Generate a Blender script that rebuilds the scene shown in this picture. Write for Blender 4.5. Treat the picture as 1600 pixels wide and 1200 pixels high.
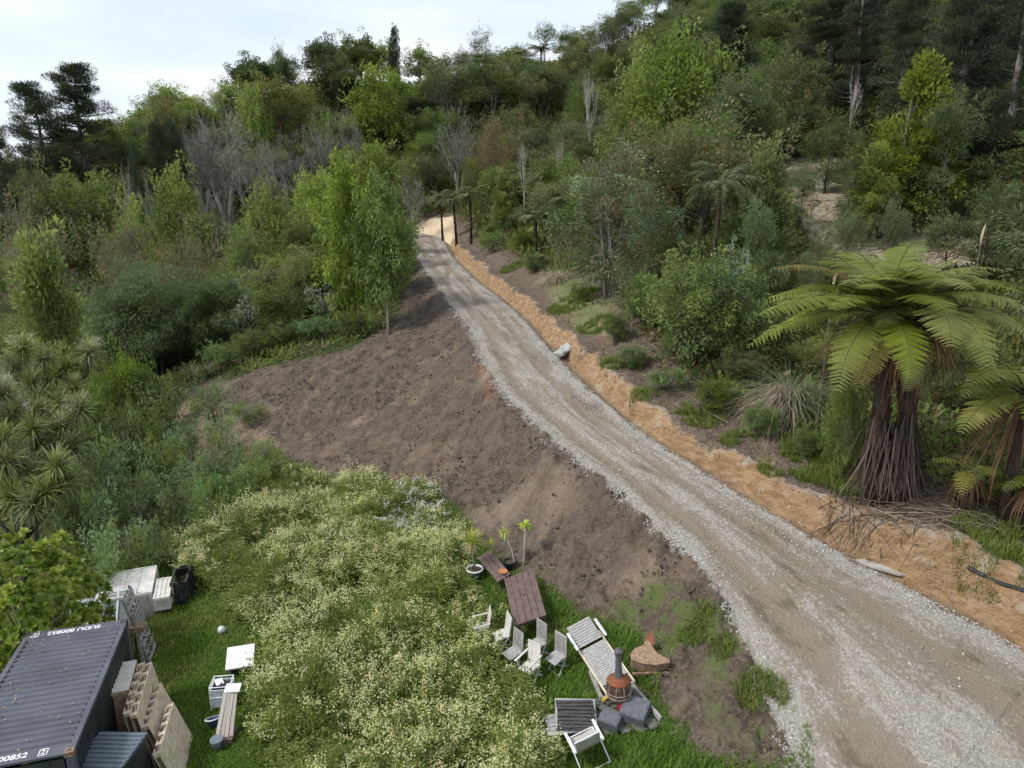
import bpy, math, random
import numpy as np
random.seed(7)
rng = np.random.default_rng(11)
PI = math.pi
for o in list(bpy.data.objects):
    bpy.data.objects.remove(o)
scene = bpy.context.scene
COL = scene.collection

# ---------------------------------------------------------------- camera
CAMZ = 14.0
PITCH = math.radians(14.0)
cd = bpy.data.cameras.new('camera')
cd.sensor_width = 36.0
cd.lens = 25.0
cd.clip_start = 0.1
cd.clip_end = 12000
cam = bpy.data.objects.new('camera', cd)
cam.location = (0, 0, CAMZ)
cam.rotation_euler = (PI/2 - PITCH, 0, 0)
COL.objects.link(cam)
scene.camera = cam

# ---------------------------------------------------------------- view
scene.render.engine = 'CYCLES'
cy = scene.cycles
cy.max_bounces = 4; cy.diffuse_bounces = 2; cy.glossy_bounces = 2; cy.transmission_bounces = 3; cy.transparent_max_bounces = 8
cy.use_adaptive_sampling = True; cy.adaptive_threshold = 0.04
cy.caustics_reflective = False; cy.caustics_refractive = False
scene.view_settings.view_transform = 'Standard'
scene.view_settings.look = 'None'
scene.view_settings.gamma = 1.0
scene.view_settings.exposure = 0.58

# ---------------------------------------------------------------- world and sun
SUN_EL, SUN_AZ = math.radians(48), math.radians(-105)     # azimuth from +Y towards +X
world = bpy.data.worlds.new('World')
scene.world = world
world.use_nodes = True
wt = world.node_tree
wt.nodes.clear()
wo = wt.nodes.new('ShaderNodeOutputWorld')
bg = wt.nodes.new('ShaderNodeBackground'); bg.inputs['Strength'].default_value = 1.0
sky = wt.nodes.new('ShaderNodeTexSky'); sky.sky_type = 'NISHITA'; sky.sun_disc = False
sky.sun_elevation = SUN_EL; sky.sun_rotation = SUN_AZ; sky.air_density = 1.0; sky.dust_density = 2.0
sks = wt.nodes.new('ShaderNodeVectorMath'); sks.operation = 'SCALE'; sks.inputs['Scale'].default_value = 0.10
tcw = wt.nodes.new('ShaderNodeTexCoord')
mpw = wt.nodes.new('ShaderNodeMapping'); mpw.inputs['Scale'].default_value = (1.2, 1.2, 5.0)
cn = wt.nodes.new('ShaderNodeTexNoise'); cn.inputs['Scale'].default_value = 1.6; cn.inputs['Detail'].default_value = 5; cn.inputs['Roughness'].default_value = .5
cr = wt.nodes.new('ShaderNodeValToRGB')
cr.color_ramp.elements[0].position = .36; cr.color_ramp.elements[0].color = (.54, .61, .69, 1)
cr.color_ramp.elements[1].position = .60; cr.color_ramp.elements[1].color = (.76, .78, .79, 1)
e = cr.color_ramp.elements.new(.48); e.color = (.63, .69, .75, 1)
mxw = wt.nodes.new('ShaderNodeMix'); mxw.data_type = 'RGBA'; mxw.inputs[0].default_value = .88
L = wt.links.new
L(sky.outputs[0], sks.inputs[0]); L(tcw.outputs['Generated'], mpw.inputs[0]); L(mpw.outputs[0], cn.inputs['Vector'])
L(cn.outputs['Fac'], cr.inputs[0]); L(sks.outputs[0], mxw.inputs['A']); L(cr.outputs[0], mxw.inputs['B'])
L(mxw.outputs['Result'], bg.inputs[0]); L(bg.outputs[0], wo.inputs[0])

sd = bpy.data.lights.new('sun', 'SUN'); sd.energy = 2.2; sd.angle = math.radians(10); sd.color = (1, .96, .9)
sun = bpy.data.objects.new('sun', sd)
sun.rotation_euler = (PI/2 - SUN_EL, 0, PI - SUN_AZ)
COL.objects.link(sun)

# ---------------------------------------------------------------- picture <-> place
CP, SP = math.cos(PITCH), math.sin(PITCH)
F = 1111.0
def ray(px, py):
    return np.array([px - 800.0, F*CP + (600 - py)*SP, -F*SP + (600 - py)*CP])
def Wh(px, py, h):                 # point on the ray h metres below the camera
    d = ray(px, py); t = -h/d[2]
    return np.array([d[0]*t, d[1]*t, CAMZ - h])
def Wy(px, py, Y, drop=0):         # point on the ray at forward distance Y
    d = ray(px, py); t = Y/d[1]
    return np.array([d[0]*t, Y, CAMZ + d[2]*t - drop])

# ---------------------------------------------------------------- noise
def _hash(ix, iy, iz, seed):
    n = (ix*374761393 + iy*668265263 + iz*2147483647 + seed*1274126177) & 0xffffffff
    n = ((n ^ (n >> 13))*1274126177) & 0xffffffff
    return ((n ^ (n >> 16)) & 0xffff)/65535.0
def vnoise(x, y, seed=0):
    x = np.asarray(x, float); y = np.asarray(y, float)
    ix = np.floor(x).astype(np.int64); iy = np.floor(y).astype(np.int64)
    fx = x - ix; fy = y - iy
    fx = fx*fx*(3-2*fx); fy = fy*fy*(3-2*fy)
    a = _hash(ix, iy, 0*ix, seed); b = _hash(ix+1, iy, 0*ix, seed)
    c = _hash(ix, iy+1, 0*ix, seed); d = _hash(ix+1, iy+1, 0*ix, seed)
    return (a*(1-fx)+b*fx)*(1-fy) + (c*(1-fx)+d*fx)*fy
def fbm(x, y, seed=0, oc=4):
    s = 0; a = .5; t = 0
    for k in range(oc):
        s = s + a*vnoise(x*2**k + 17.3*k, y*2**k - 9.1*k, seed+k); t += a; a *= .5
    return s/t

# ---------------------------------------------------------------- terrain
ROADH = [(365, 3.7), (372, 4.0), (400, 5.0), (450, 6.05), (550, 7.4), (700, 8.8), (800, 9.6), (1000, 10.7), (1200, 11.7), (1500, 12.4)]
def rh(py): return float(np.interp(py, [a for a, b in ROADH], [b for a, b in ROADH]))
LE = [(642, 372), (648, 392), (661, 417), (681, 444), (708, 482), (740, 522), (749, 558), (776, 603), (803, 635), (843, 671), (875, 702), (920, 729), (956, 752), (985, 785), (1030, 832), (1094, 884), (1134, 910), (1160, 950), (1150, 1010), (1172, 1070), (1215, 1110), (1249, 1200), (1290, 1400)]
RE = [(690, 372), (708, 405), (740, 437), (776, 464), (812, 493), (848, 536), (875, 567), (920, 608), (951, 639), (992, 675), (1046, 702), (1077, 729), (1122, 752), (1190, 797), (1269, 840), (1316, 870), (1364, 905), (1414, 915), (1448, 931), (1499, 958), (1539, 978), (1600, 1012), (1760, 1110), (2150, 1400)]
LEW = np.array([Wh(x, y, rh(y)) for x, y in LE]); REW = np.array([Wh(x, y, rh(y)) for x, y in RE])
# the top of the track swings left behind the trees and a pale cut face closes it
ext = np.array([[-14.8, 101, 10.6], [-24, 108, 10.9]])
LEW = np.vstack([[[-19.5, 96.5, 10.6]], LEW]); REW = np.vstack([[[-19.5, 103, 10.8], [-11.5, 100.5, 10.4]], REW])
def smooth_line(P, step=.8, it=6):
    c = np.r_[0, np.cumsum(np.hypot(*np.diff(P[:, :2], axis=0).T))]; n = int(c[-1]/step); t = np.linspace(0, c[-1], n)
    Q = np.stack([np.interp(t, c, P[:, k]) for k in range(3)], 1)
    for i in range(it): Q[1:-1] = Q[1:-1]*.5+(Q[:-2]+Q[2:])*.25
    return Q[::2]
LEK, REK = LEW, REW
LEW = smooth_line(LEW); REW = smooth_line(REW, it=12)
def seg_dist(x, y, P):
    """distance to polyline, signed (positive on the right when walking towards the camera's end), z along"""
    best = np.full(x.shape, 1e9); sg = np.zeros(x.shape); zz = np.zeros(x.shape)
    for i in range(len(P)-1):
        a = P[i]; b = P[i+1]; dx, dy = b[0]-a[0], b[1]-a[1]; l2 = dx*dx+dy*dy + 1e-9
        t = np.clip(((x-a[0])*dx + (y-a[1])*dy)/l2, 0, 1)
        qx = a[0]+t*dx; qy = a[1]+t*dy
        d = np.hypot(x-qx, y-qy); m = d < best
        best = np.where(m, d, best)
        s = np.sign(dx*(y-a[1]) - dy*(x-a[0]))
        sg = np.where(m, s, sg); zz = np.where(m, a[2]+t*(b[2]-a[2]), zz)
    return best*sg, zz
def inpoly(x, y, P):
    r = np.zeros(x.shape, bool); n = len(P); j = n-1
    for i in range(n):
        xi, yi = P[i][0], P[i][1]; xj, yj = P[j][0], P[j][1]
        c = ((yi > y) != (yj > y)) & (x < (xj-xi)*(y-yi)/(yj-yi+1e-12)+xi)
        r ^= c; j = i
    return r
def poly_sd(x, y, P):              # >0 inside
    d, _ = seg_dist(x, y, np.array([[p[0], p[1], 0] for p in list(P)+[P[0]]]))
    d = np.abs(d)
    return np.where(inpoly(x, y, P), d, -d)

class RBF:
    def __init__(s, P):
        P = np.array(P); s.c = P[:, :2]; n = len(P)
        s.sc = 20.0
        r = np.hypot(*(s.c[:, None]-s.c[None]).transpose(2, 0, 1))/s.sc
        K = r + 0.0
        A = np.zeros((n+3, n+3)); A[:n, :n] = K - np.eye(n)*.03; A[:n, n] = 1; A[:n, n+1:] = s.c/s.sc; A[n, :n] = 1; A[n+1:, :n] = s.c.T/s.sc
        s.w = np.linalg.solve(A, np.r_[P[:, 2], 0, 0, 0])
    def __call__(s, x, y):
        x = np.asarray(x, float); out = s.w[-3] + s.w[-2]*x/s.sc + s.w[-1]*y/s.sc
        for i in range(len(s.c)):
            out = out + s.w[i]*np.sqrt((x-s.c[i, 0])**2+(y-s.c[i, 1])**2 + 2.0)/s.sc
        return out
ptsL = [tuple(p) for p in LEK[::2]]
for px, py, h in [(400, 620, 10.6), (480, 740, 11.9), (600, 745, 11.7), (740, 810, 11.7), (960, 960, 11.5), (600, 640, 10.2), (700, 700, 10.4), (800, 780, 11.0), (560, 560, 9.3), (620, 500, 7.9),
                  (250, 1100, 13.6), (60, 1190, 13.7), (500, 1150, 13.2), (800, 1150, 12.7), (1000, 1120, 12.2), (640, 960, 12.7), (830, 960, 12.5), (400, 850, 12.9), (300, 870, 13.4), (300, 780, 13.6), (420, 720, 12.6),
                  (150, 830, 16.2), (80, 950, 15.5), (50, 700, 18.0), (200, 700, 15.5), (330, 620, 11.6), (250, 600, 15.0), (150, 560, 16.5), (300, 570, 11.4), (480, 540, 9.6), (1150, 1190, 11.9)]:
    ptsL.append(tuple(Wh(px, py, h)))
for px, py, Y, dr in [(650, 345, 106, -1.5), (600, 290, 112, 4), (430, 400, 72, 6), (300, 420, 80, 7), (100, 430, 85, 8), (-80, 480, 90, 9), (500, 330, 95, 5), (250, 330, 105, 6), (60, 340, 110, 6), (-150, 400, 115, 6),
                      (480, 60, 150, 8), (560, 65, 150, 8), (660, 75, 145, 8), (760, 55, 145, 8), (850, 38, 140, 8), (940, 45, 135, 8), (350, 118, 140, 7), (300, 140, 135, 7), (230, 160, 128, 7), (170, 215, 122, 7), (80, 262, 125, 6), (-60, 275, 125, 6), (-250, 290, 130, 6),
                      (600, 200, 128, 7), (450, 220, 122, 7), (350, 240, 118, 7), (760, 180, 125, 7)]:
    ptsL.append(tuple(Wy(px, py, Y, dr)))
for x, y, z in [(-60, 30, -8), (-45, 15, -6), (-30, 12, -2), (-10, 3, 0.6), (8, 3, 1.6), (-90, 60, -8), (-40, 200, 22), (20, 205, 32), (-120, 190, 5), (-170, 110, 2), (60, 200, 40), (0, 260, 10), (-30, 3, -1)]:
    ptsL.append((x, y, z))
ptsR = [tuple(p) for p in REW[::2]]
# bank crest beside the track
def offs(P, d, dz):
    out = []
    for i in range(1, len(P)-1):
        t = P[i+1]-P[i-1]; n = np.array([-t[1], t[0]]); n /= np.linalg.norm(n)+1e-9
        out.append((P[i, 0]+n[0]*d, P[i, 1]+n[1]*d, P[i, 2]+dz))
    return out
ptsR = offs(REW, 2.0, .65)[::4]
for px, py, Y in [(1400, 780, 20.3), (1560, 850, 18.0), (1330, 640, 27), (1210, 560, 31), (1110, 600, 30), (1000, 480, 38), (900, 440, 48), (800, 400, 62), (740, 360, 85), (850, 320, 90), (1300, 385, 41), (1440, 400, 40), (1250, 300, 50), (1400, 290, 50), (1300, 240, 62), (1100, 330, 56), (1580, 400, 38),
                  (1300, 60, 92), (1100, 70, 112), (1550, 50, 88), (950, 150, 125), (1850, 400, 40), (1850, 100, 85), (1900, 800, 20), (950, 350, 70), (1450, 550, 31)]:
    ptsR.append(tuple(Wy(px, py, Y)))
for px, py, Y, dr in [(850, 38, 140, 8), (760, 55, 145, 8), (940, 45, 135, 8), (1050, 20, 135, 8), (650, 345, 106, -1.5), (760, 180, 125, 7)]:
    ptsR.append(tuple(Wy(px, py, Y, dr)))
for x, y, z in [(40, 150, 58), (90, 140, 66), (60, 200, 40), (20, 205, 32), (0, 260, 10), (110, 80, 45), (70, 20, 12), (30, 5, 4), (140, 200, 60), (22, 8, 3.4)]:
    ptsR.append((x, y, z))
FL, FR = RBF(ptsL), RBF(ptsR)
def sstep(a, b, x):
    t = np.clip((x-a)/(b-a), 0, 1); return t*t*(3-2*t)
def zt(x, y, rough=True):
    x = np.atleast_1d(np.asarray(x, float)); y = np.atleast_1d(np.asarray(y, float))
    dl, zl = seg_dist(x, y, LEW); dr, zr = seg_dist(x, y, REW)
    # dl>0 : right of (towards track) left edge ; dr>0 : beyond the right edge
    endc = (y > 85) & (x < -19.3)
    on = (dl > 0) & (dr < 0) & ~endc
    far = sstep(112, 125, y)
    zroad = (zl*np.abs(dr) + zr*np.abs(dl))/(np.abs(dl)+np.abs(dr)+1e-6)
    a = np.clip(-dl, 0, 1e9); b = np.clip(dr, 0, 1e9)
    zL = FL(x, y); zR = FR(x, y)
    # small wobble of the bank face
    wob = (fbm(x*.55, y*.55, 5)-.5)*.9
    bb = b + wob*sstep(0.4, 1.2, b)
    bh = (.32 + .55*fbm(x*.22, y*.22, 8, 3))*(1+.75*sstep(24, 18, y))
    prof = zr - .26*sstep(0, .5, bb)*(1-sstep(.7, 1.6, bb)) + bh*sstep(.75, 1.1+.35*sstep(24, 18, y), bb)
    kr = sstep(1.5, 3.4, bb)
    zRR = prof*(1-kr) + zR*kr
    kl = sstep(0, 1.6, a)
    zLL = (zl-.1*sstep(0, .3, a))*(1-kl) + zL*kl
    left = (-dl > 0) & ~((dr > 0) & (dr > -dl) & (dl > -2.0) & (y < 90))
    kend = sstep(-17, -19.3, x)*(y > 85)
    z = np.where(on, zroad, np.where((dr > 0) & ((dl > 0) | (dr < -dl)), zRR, zLL))
    ambig = (dl < 0) & (dr > 0)
    z = np.where(ambig, zLL if False else np.where(np.abs(dl) < np.abs(dr), zLL, zRR), z)
    # far up the hill the two fields melt together
    kf = sstep(104, 116, y)
    ang = np.arctan2(x, y); wr = sstep(-.06, .16, ang)
    z = z*(1-kf) + (FL(x, y)*(1-wr) + FR(x, y)*wr)*kf
    return z if z.shape else float(z)
def G(px, py, far=160):
    d = ray(px, py)
    Y = np.geomspace(6, far, 900); t = Y/d[1]
    X = d[0]*t; Z = CAMZ + d[2]*t; g = zt(X, Y)
    k = np.where(Z < g)[0]
    if len(k) == 0: k = [len(Y)-1]
    k = max(k[0], 1)
    f0, f1 = Z[k-1]-g[k-1], Z[k]-g[k]
    s = f0/(f0-f1+1e-9); s = min(max(s, 0), 1)
    y = Y[k-1]+(Y[k]-Y[k-1])*s
    return np.array([d[0]*y/d[1], y, float(zt(d[0]*y/d[1], y)[0])])
def project(p):
    v = np.asarray(p, float) - [0, 0, CAMZ]
    dep = v[1]*CP - v[2]*SP; up = v[1]*SP + v[2]*CP
    return 800 + F*v[0]/dep, 600 - F*up/dep, dep

SOIL = [G(*p)[:2] for p in [(652, 388), (646, 410), (640, 440), (612, 510), (540, 548), (470, 562), (380, 588), (310, 600), (288, 612), (330, 650), (400, 668), (430, 700), (480, 742), (540, 748), (600, 748), (680, 768), (720, 795), (745, 840), (790, 880), (850, 905), (905, 950), (1000, 985), (1035, 1030), (1028, 1080), (1045, 1120), (1085, 1165), (1150, 1190), (1235, 1190), (1255, 1150), (1240, 950), (1180, 930), (1080, 850), (1010, 790), (960, 740), (860, 680), (760, 570), (750, 520), (700, 460)]]
LAWN = [G(*p)[:2] for p in [(-200, 1190), (-60, 1010), (100, 900), (200, 850), (300, 770), (370, 700), (430, 700), (480, 742), (540, 748), (600, 748), (680, 768), (720, 795), (745, 840), (790, 880), (850, 905), (905, 950), (1000, 985), (1035, 1030), (1040, 1095), (1110, 1112), (1180, 1080), (1225, 1110), (1250, 1200)]] + [np.array([6.5, 4]), np.array([-18, 4])]
WEED = [G(*p)[:2] for p in [(430, 735), (500, 752), (560, 750), (600, 752), (675, 778), (725, 840), (735, 905), (748, 950), (772, 1005), (805, 1055), (850, 1085), (880, 1125), (875, 1200), (840, 1400), (420, 1400), (420, 1200), (400, 1120), (395, 1060), (400, 1000), (350, 940), (290, 905), (255, 870), (330, 820), (400, 800), (440, 760)]]
MULCH = [G(*p)[:2] for p in [(250, 700), (290, 625), (330, 640), (390, 660), (440, 700), (400, 720), (300, 740)]]
CLEAR = [G(*p)[:2] for p in [(1210, 250), (1300, 245), (1420, 290), (1560, 350), (1560, 420), (1330, 420), (1250, 360), (1230, 300)]]
BANKG = [G(*p)[:2] for p in [(850, 440), (900, 430), (960, 470), (950, 530), (900, 520), (870, 480)]]

# ---------------------------------------------------------------- material helpers
class NT:
    def __init__(s, name):
        s.m = bpy.data.materials.new(name); s.m.use_nodes = True
        s.t = s.m.node_tree; s.t.nodes.clear()
        s.out = s.t.nodes.new('ShaderNodeOutputMaterial')
    def n(s, typ, **kw):
        nd = s.t.nodes.new(typ)
        for k, v in kw.items():
            if k.startswith('i_'):
                nd.inputs[k[2:].replace('_', ' ')].default_value = v
            else: setattr(nd, k, v)
        return nd
    def l(s, a, b): s.t.links.new(a, b)
    def val(s, x, inp):
        if isinstance(x, (int, float)): inp.default_value = x
        elif isinstance(x, tuple): inp.default_value = x if len(x) == 4 else (*x, 1) if inp.type == 'RGBA' else x
        else: s.l(x, inp)
    def math(s, op, a, b=0.0, c=None, clamp=False):
        nd = s.t.nodes.new('ShaderNodeMath'); nd.operation = op; nd.use_clamp = clamp
        s.val(a, nd.inputs[0]); s.val(b, nd.inputs[1])
        if c is not None: s.val(c, nd.inputs[2])
        return nd.outputs[0]
    def mix(s, f, a, b, blend='MIX'):
        nd = s.t.nodes.new('ShaderNodeMix'); nd.data_type = 'RGBA'; nd.blend_type = blend
        s.val(f, nd.inputs[0]); s.val(a, nd.inputs['A']); s.val(b, nd.inputs['B'])
        return nd.outputs['Result']
    def attr(s, name):
        return s.n('ShaderNodeAttribute', attribute_name=name)
    def noise(s, vec, scale, detail=4, rough=.55, dist=0):
        nd = s.n('ShaderNodeTexNoise'); nd.inputs['Scale'].default_value = scale; nd.inputs['Detail'].default_value = detail
        nd.inputs['Roughness'].default_value = rough; nd.inputs['Distortion'].default_value = dist
        if vec is not None: s.l(vec, nd.inputs['Vector'])
        return nd.outputs['Fac']
    def step(s, x, lo, hi):
        nd = s.n('ShaderNodeMapRange', interpolation_type='SMOOTHSTEP')
        s.val(x, nd.inputs['Value']); nd.inputs['From Min'].default_value = lo; nd.inputs['From Max'].default_value = hi
        return nd.outputs['Result']
    def bsdf(s, col, rough=.8, spec=.3, normal=None, metal=0, **kw):
        b = s.n('ShaderNodeBsdfPrincipled')
        s.val(col, b.inputs['Base Color']); s.val(rough, b.inputs['Roughness']); s.val(spec, b.inputs['Specular IOR Level']); s.val(metal, b.inputs['Metallic'])
        if normal is not None: s.l(normal, b.inputs['Normal'])
        for k, v in kw.items(): s.val(v, b.inputs[k])
        return b
    def bump(s, h, strength=.5, dist=.05):
        b = s.n('ShaderNodeBump'); b.inputs['Strength'].default_value = strength; b.inputs['Distance'].default_value = dist
        s.l(h, b.inputs['Height']); return b.outputs[0]
    def done(s, sh): s.l(sh, s.out.inputs[0]); return s.m

def tag(o, label=None, cat=None, group=None, kind=None):
    if label: o['label'] = label
    if cat: o['category'] = cat
    if group: o['group'] = group
    if kind: o['kind'] = kind
    return o

# ---------------------------------------------------------------- mesh assembly in numpy
class Geo:
    def __init__(s): s.V = []; s.Fc = []; s.n = 0; s.T = []
    def add(s, v, f, mat=0, tint=None):
        """v (n,3); f (k, c) int array or list of lists"""
        v = np.asarray(v, np.float32).reshape(-1, 3)
        if isinstance(f, np.ndarray): s.Fc.append((f + s.n, mat))
        else:
            by = {}
            for q in f: by.setdefault(len(q), []).append(q)
            for c, q in by.items(): s.Fc.append((np.array(q, np.int64) + s.n, mat))
        s.V.append(v); s.n += len(v)
        if tint is None: tint = np.full(len(v), .5, np.float32)
        elif np.isscalar(tint): tint = np.full(len(v), tint, np.float32)
        s.T.append(np.asarray(tint, np.float32))
        return s
    def scatter(s, tv, tf, M, T, mat=0, tint=None, ttint=None):
        """copies of the template (tv, tf) by matrices M (N,3,3) and offsets T (N,3)"""
        tv = np.asarray(tv, np.float32); tf = np.asarray(tf, np.int64); N = len(T); k = len(tv)
        v = np.einsum('nij,kj->nki', M.astype(np.float32), tv) + np.asarray(T, np.float32)[:, None, :]
        f = (tf[None] + (np.arange(N)*k)[:, None, None]).reshape(-1, tf.shape[1])
        if tint is None: tint = rng.random(N)
        tt = np.repeat(np.asarray(tint, np.float32), k)
        if ttint is not None: tt = tt + np.tile(np.asarray(ttint, np.float32), N)
        return s.add(v.reshape(-1, 3), f, mat, tt)
    def mesh(s, name, mats, smooth=False):
        me = bpy.data.meshes.new(name)
        if s.n == 0: return me
        V = np.concatenate(s.V)
        me.vertices.add(len(V)); me.vertices.foreach_set('co', V.ravel().astype(np.float32))
        lt = np.concatenate([np.full(len(f), f.shape[1]) for f, m in s.Fc]).astype(np.int32)
        li = np.concatenate([f.ravel() for f, m in s.Fc]).astype(np.int32)
        mi = np.concatenate([np.full(len(f), m) for f, m in s.Fc]).astype(np.int32)
        me.loops.add(len(li)); me.loops.foreach_set('vertex_index', li)
        ls = np.r_[0, np.cumsum(lt)[:-1]].astype(np.int32)
        me.polygons.add(len(lt)); me.polygons.foreach_set('loop_start', ls)
        try: me.polygons.foreach_set('loop_total', lt)
        except Exception: pass
        me.polygons.foreach_set('material_index', mi)
        me.polygons.foreach_set('use_smooth', np.full(len(lt), bool(smooth)))
        a = me.attributes.new('tint', 'FLOAT', 'POINT'); a.data.foreach_set('value', np.concatenate(s.T))
        for m in mats: me.materials.append(m)
        me.update(calc_edges=True)
        return me
    def build(s, name, mats, parent=None, smooth=False, loc=None):
        if not isinstance(mats, (list, tuple)): mats = [mats]
        o = bpy.data.objects.new(name, s.mesh(name, mats, smooth)); COL.objects.link(o)
        if parent: o.parent = parent
        if loc is not None: o.location = loc
        return o
def empty(name, loc=(0, 0, 0), rot=(0, 0, 0)):
    o = bpy.data.objects.new(name, None); o.empty_display_size = .2; COL.objects.link(o); o.location = loc; o.rotation_euler = rot
    return o
def nrm(v): return v/(np.linalg.norm(v, axis=-1, keepdims=True)+1e-9)
def frames(y, up, scale=1.0):
    """matrices with local +Y along y and local +Z near up"""
    y = nrm(y); x = nrm(np.cross(y, up)); z = np.cross(x, y)
    M = np.stack([x, y, z], -1)
    return M*np.asarray(scale).reshape(-1, *([1]*2)) if not np.isscalar(scale) else M*scale
def rotz(a):
    a = np.asarray(a); c, s_ = np.cos(a), np.sin(a); M = np.zeros((len(a), 3, 3)); M[:, 0, 0] = c; M[:, 0, 1] = -s_; M[:, 1, 0] = s_; M[:, 1, 1] = c; M[:, 2, 2] = 1
    return M
def tube(g, P, R, n=5, mat=0, tint=None, cap=True):
    P = np.asarray(P, float); R = np.broadcast_to(np.asarray(R, float), (len(P),))
    d = np.gradient(P, axis=0); d = nrm(d)
    up = np.array([0, 0, 1.0]) if abs(d[0][2]) < .9 else np.array([1.0, 0, 0])
    V = []
    x = nrm(np.cross(d[0], up))
    for i in range(len(P)):
        x = nrm(x - d[i]*np.dot(x, d[i])); y = np.cross(d[i], x)
        for k in range(n):
            a = 2*PI*k/n; V.append(P[i]+R[i]*(math.cos(a)*x+math.sin(a)*y))
    F_ = [[i*n+k, i*n+(k+1) % n, (i+1)*n+(k+1) % n, (i+1)*n+k] for i in range(len(P)-1) for k in range(n)]
    if cap: F_ += [list(range(n))[::-1], [(len(P)-1)*n+k for k in range(n)]]
    g.add(V, F_, mat, tint); return g
def box(g, c, s, M=None, mat=0, tint=None, taper=None):
    """box with centre c and full sizes s, turned by the 3x3 matrix M"""
    h = np.array(s)/2.0
    V = np.array([[x, y, z] for z in (-1, 1) for y in (-1, 1) for x in (-1, 1)], float)*h
    if M is not None: V = V@np.asarray(M).T
    V = V+np.array(c)
    g.add(V, np.array([[0, 2, 3, 1], [4, 5, 7, 6], [0, 1, 5, 4], [2, 6, 7, 3], [0, 4, 6, 2], [1, 3, 7, 5]]), mat, tint); return g
def lathe(g, prof, n=16, c=(0, 0, 0), mat=0, tint=None, close=False):
    V = []; 
    for r, z in prof:
        for k in range(n): V.append((c[0]+r*math.cos(2*PI*k/n), c[1]+r*math.sin(2*PI*k/n), c[2]+z))
    m = len(prof)
    F_ = [[i*n+k, i*n+(k+1) % n, (i+1)*n+(k+1) % n, (i+1)*n+k] for i in range(m-1) for k in range(n)]
    if close: F_ += [list(range(n))[::-1], [(m-1)*n+k for k in range(n)]]
    g.add(V, F_, mat, tint); return g

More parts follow.
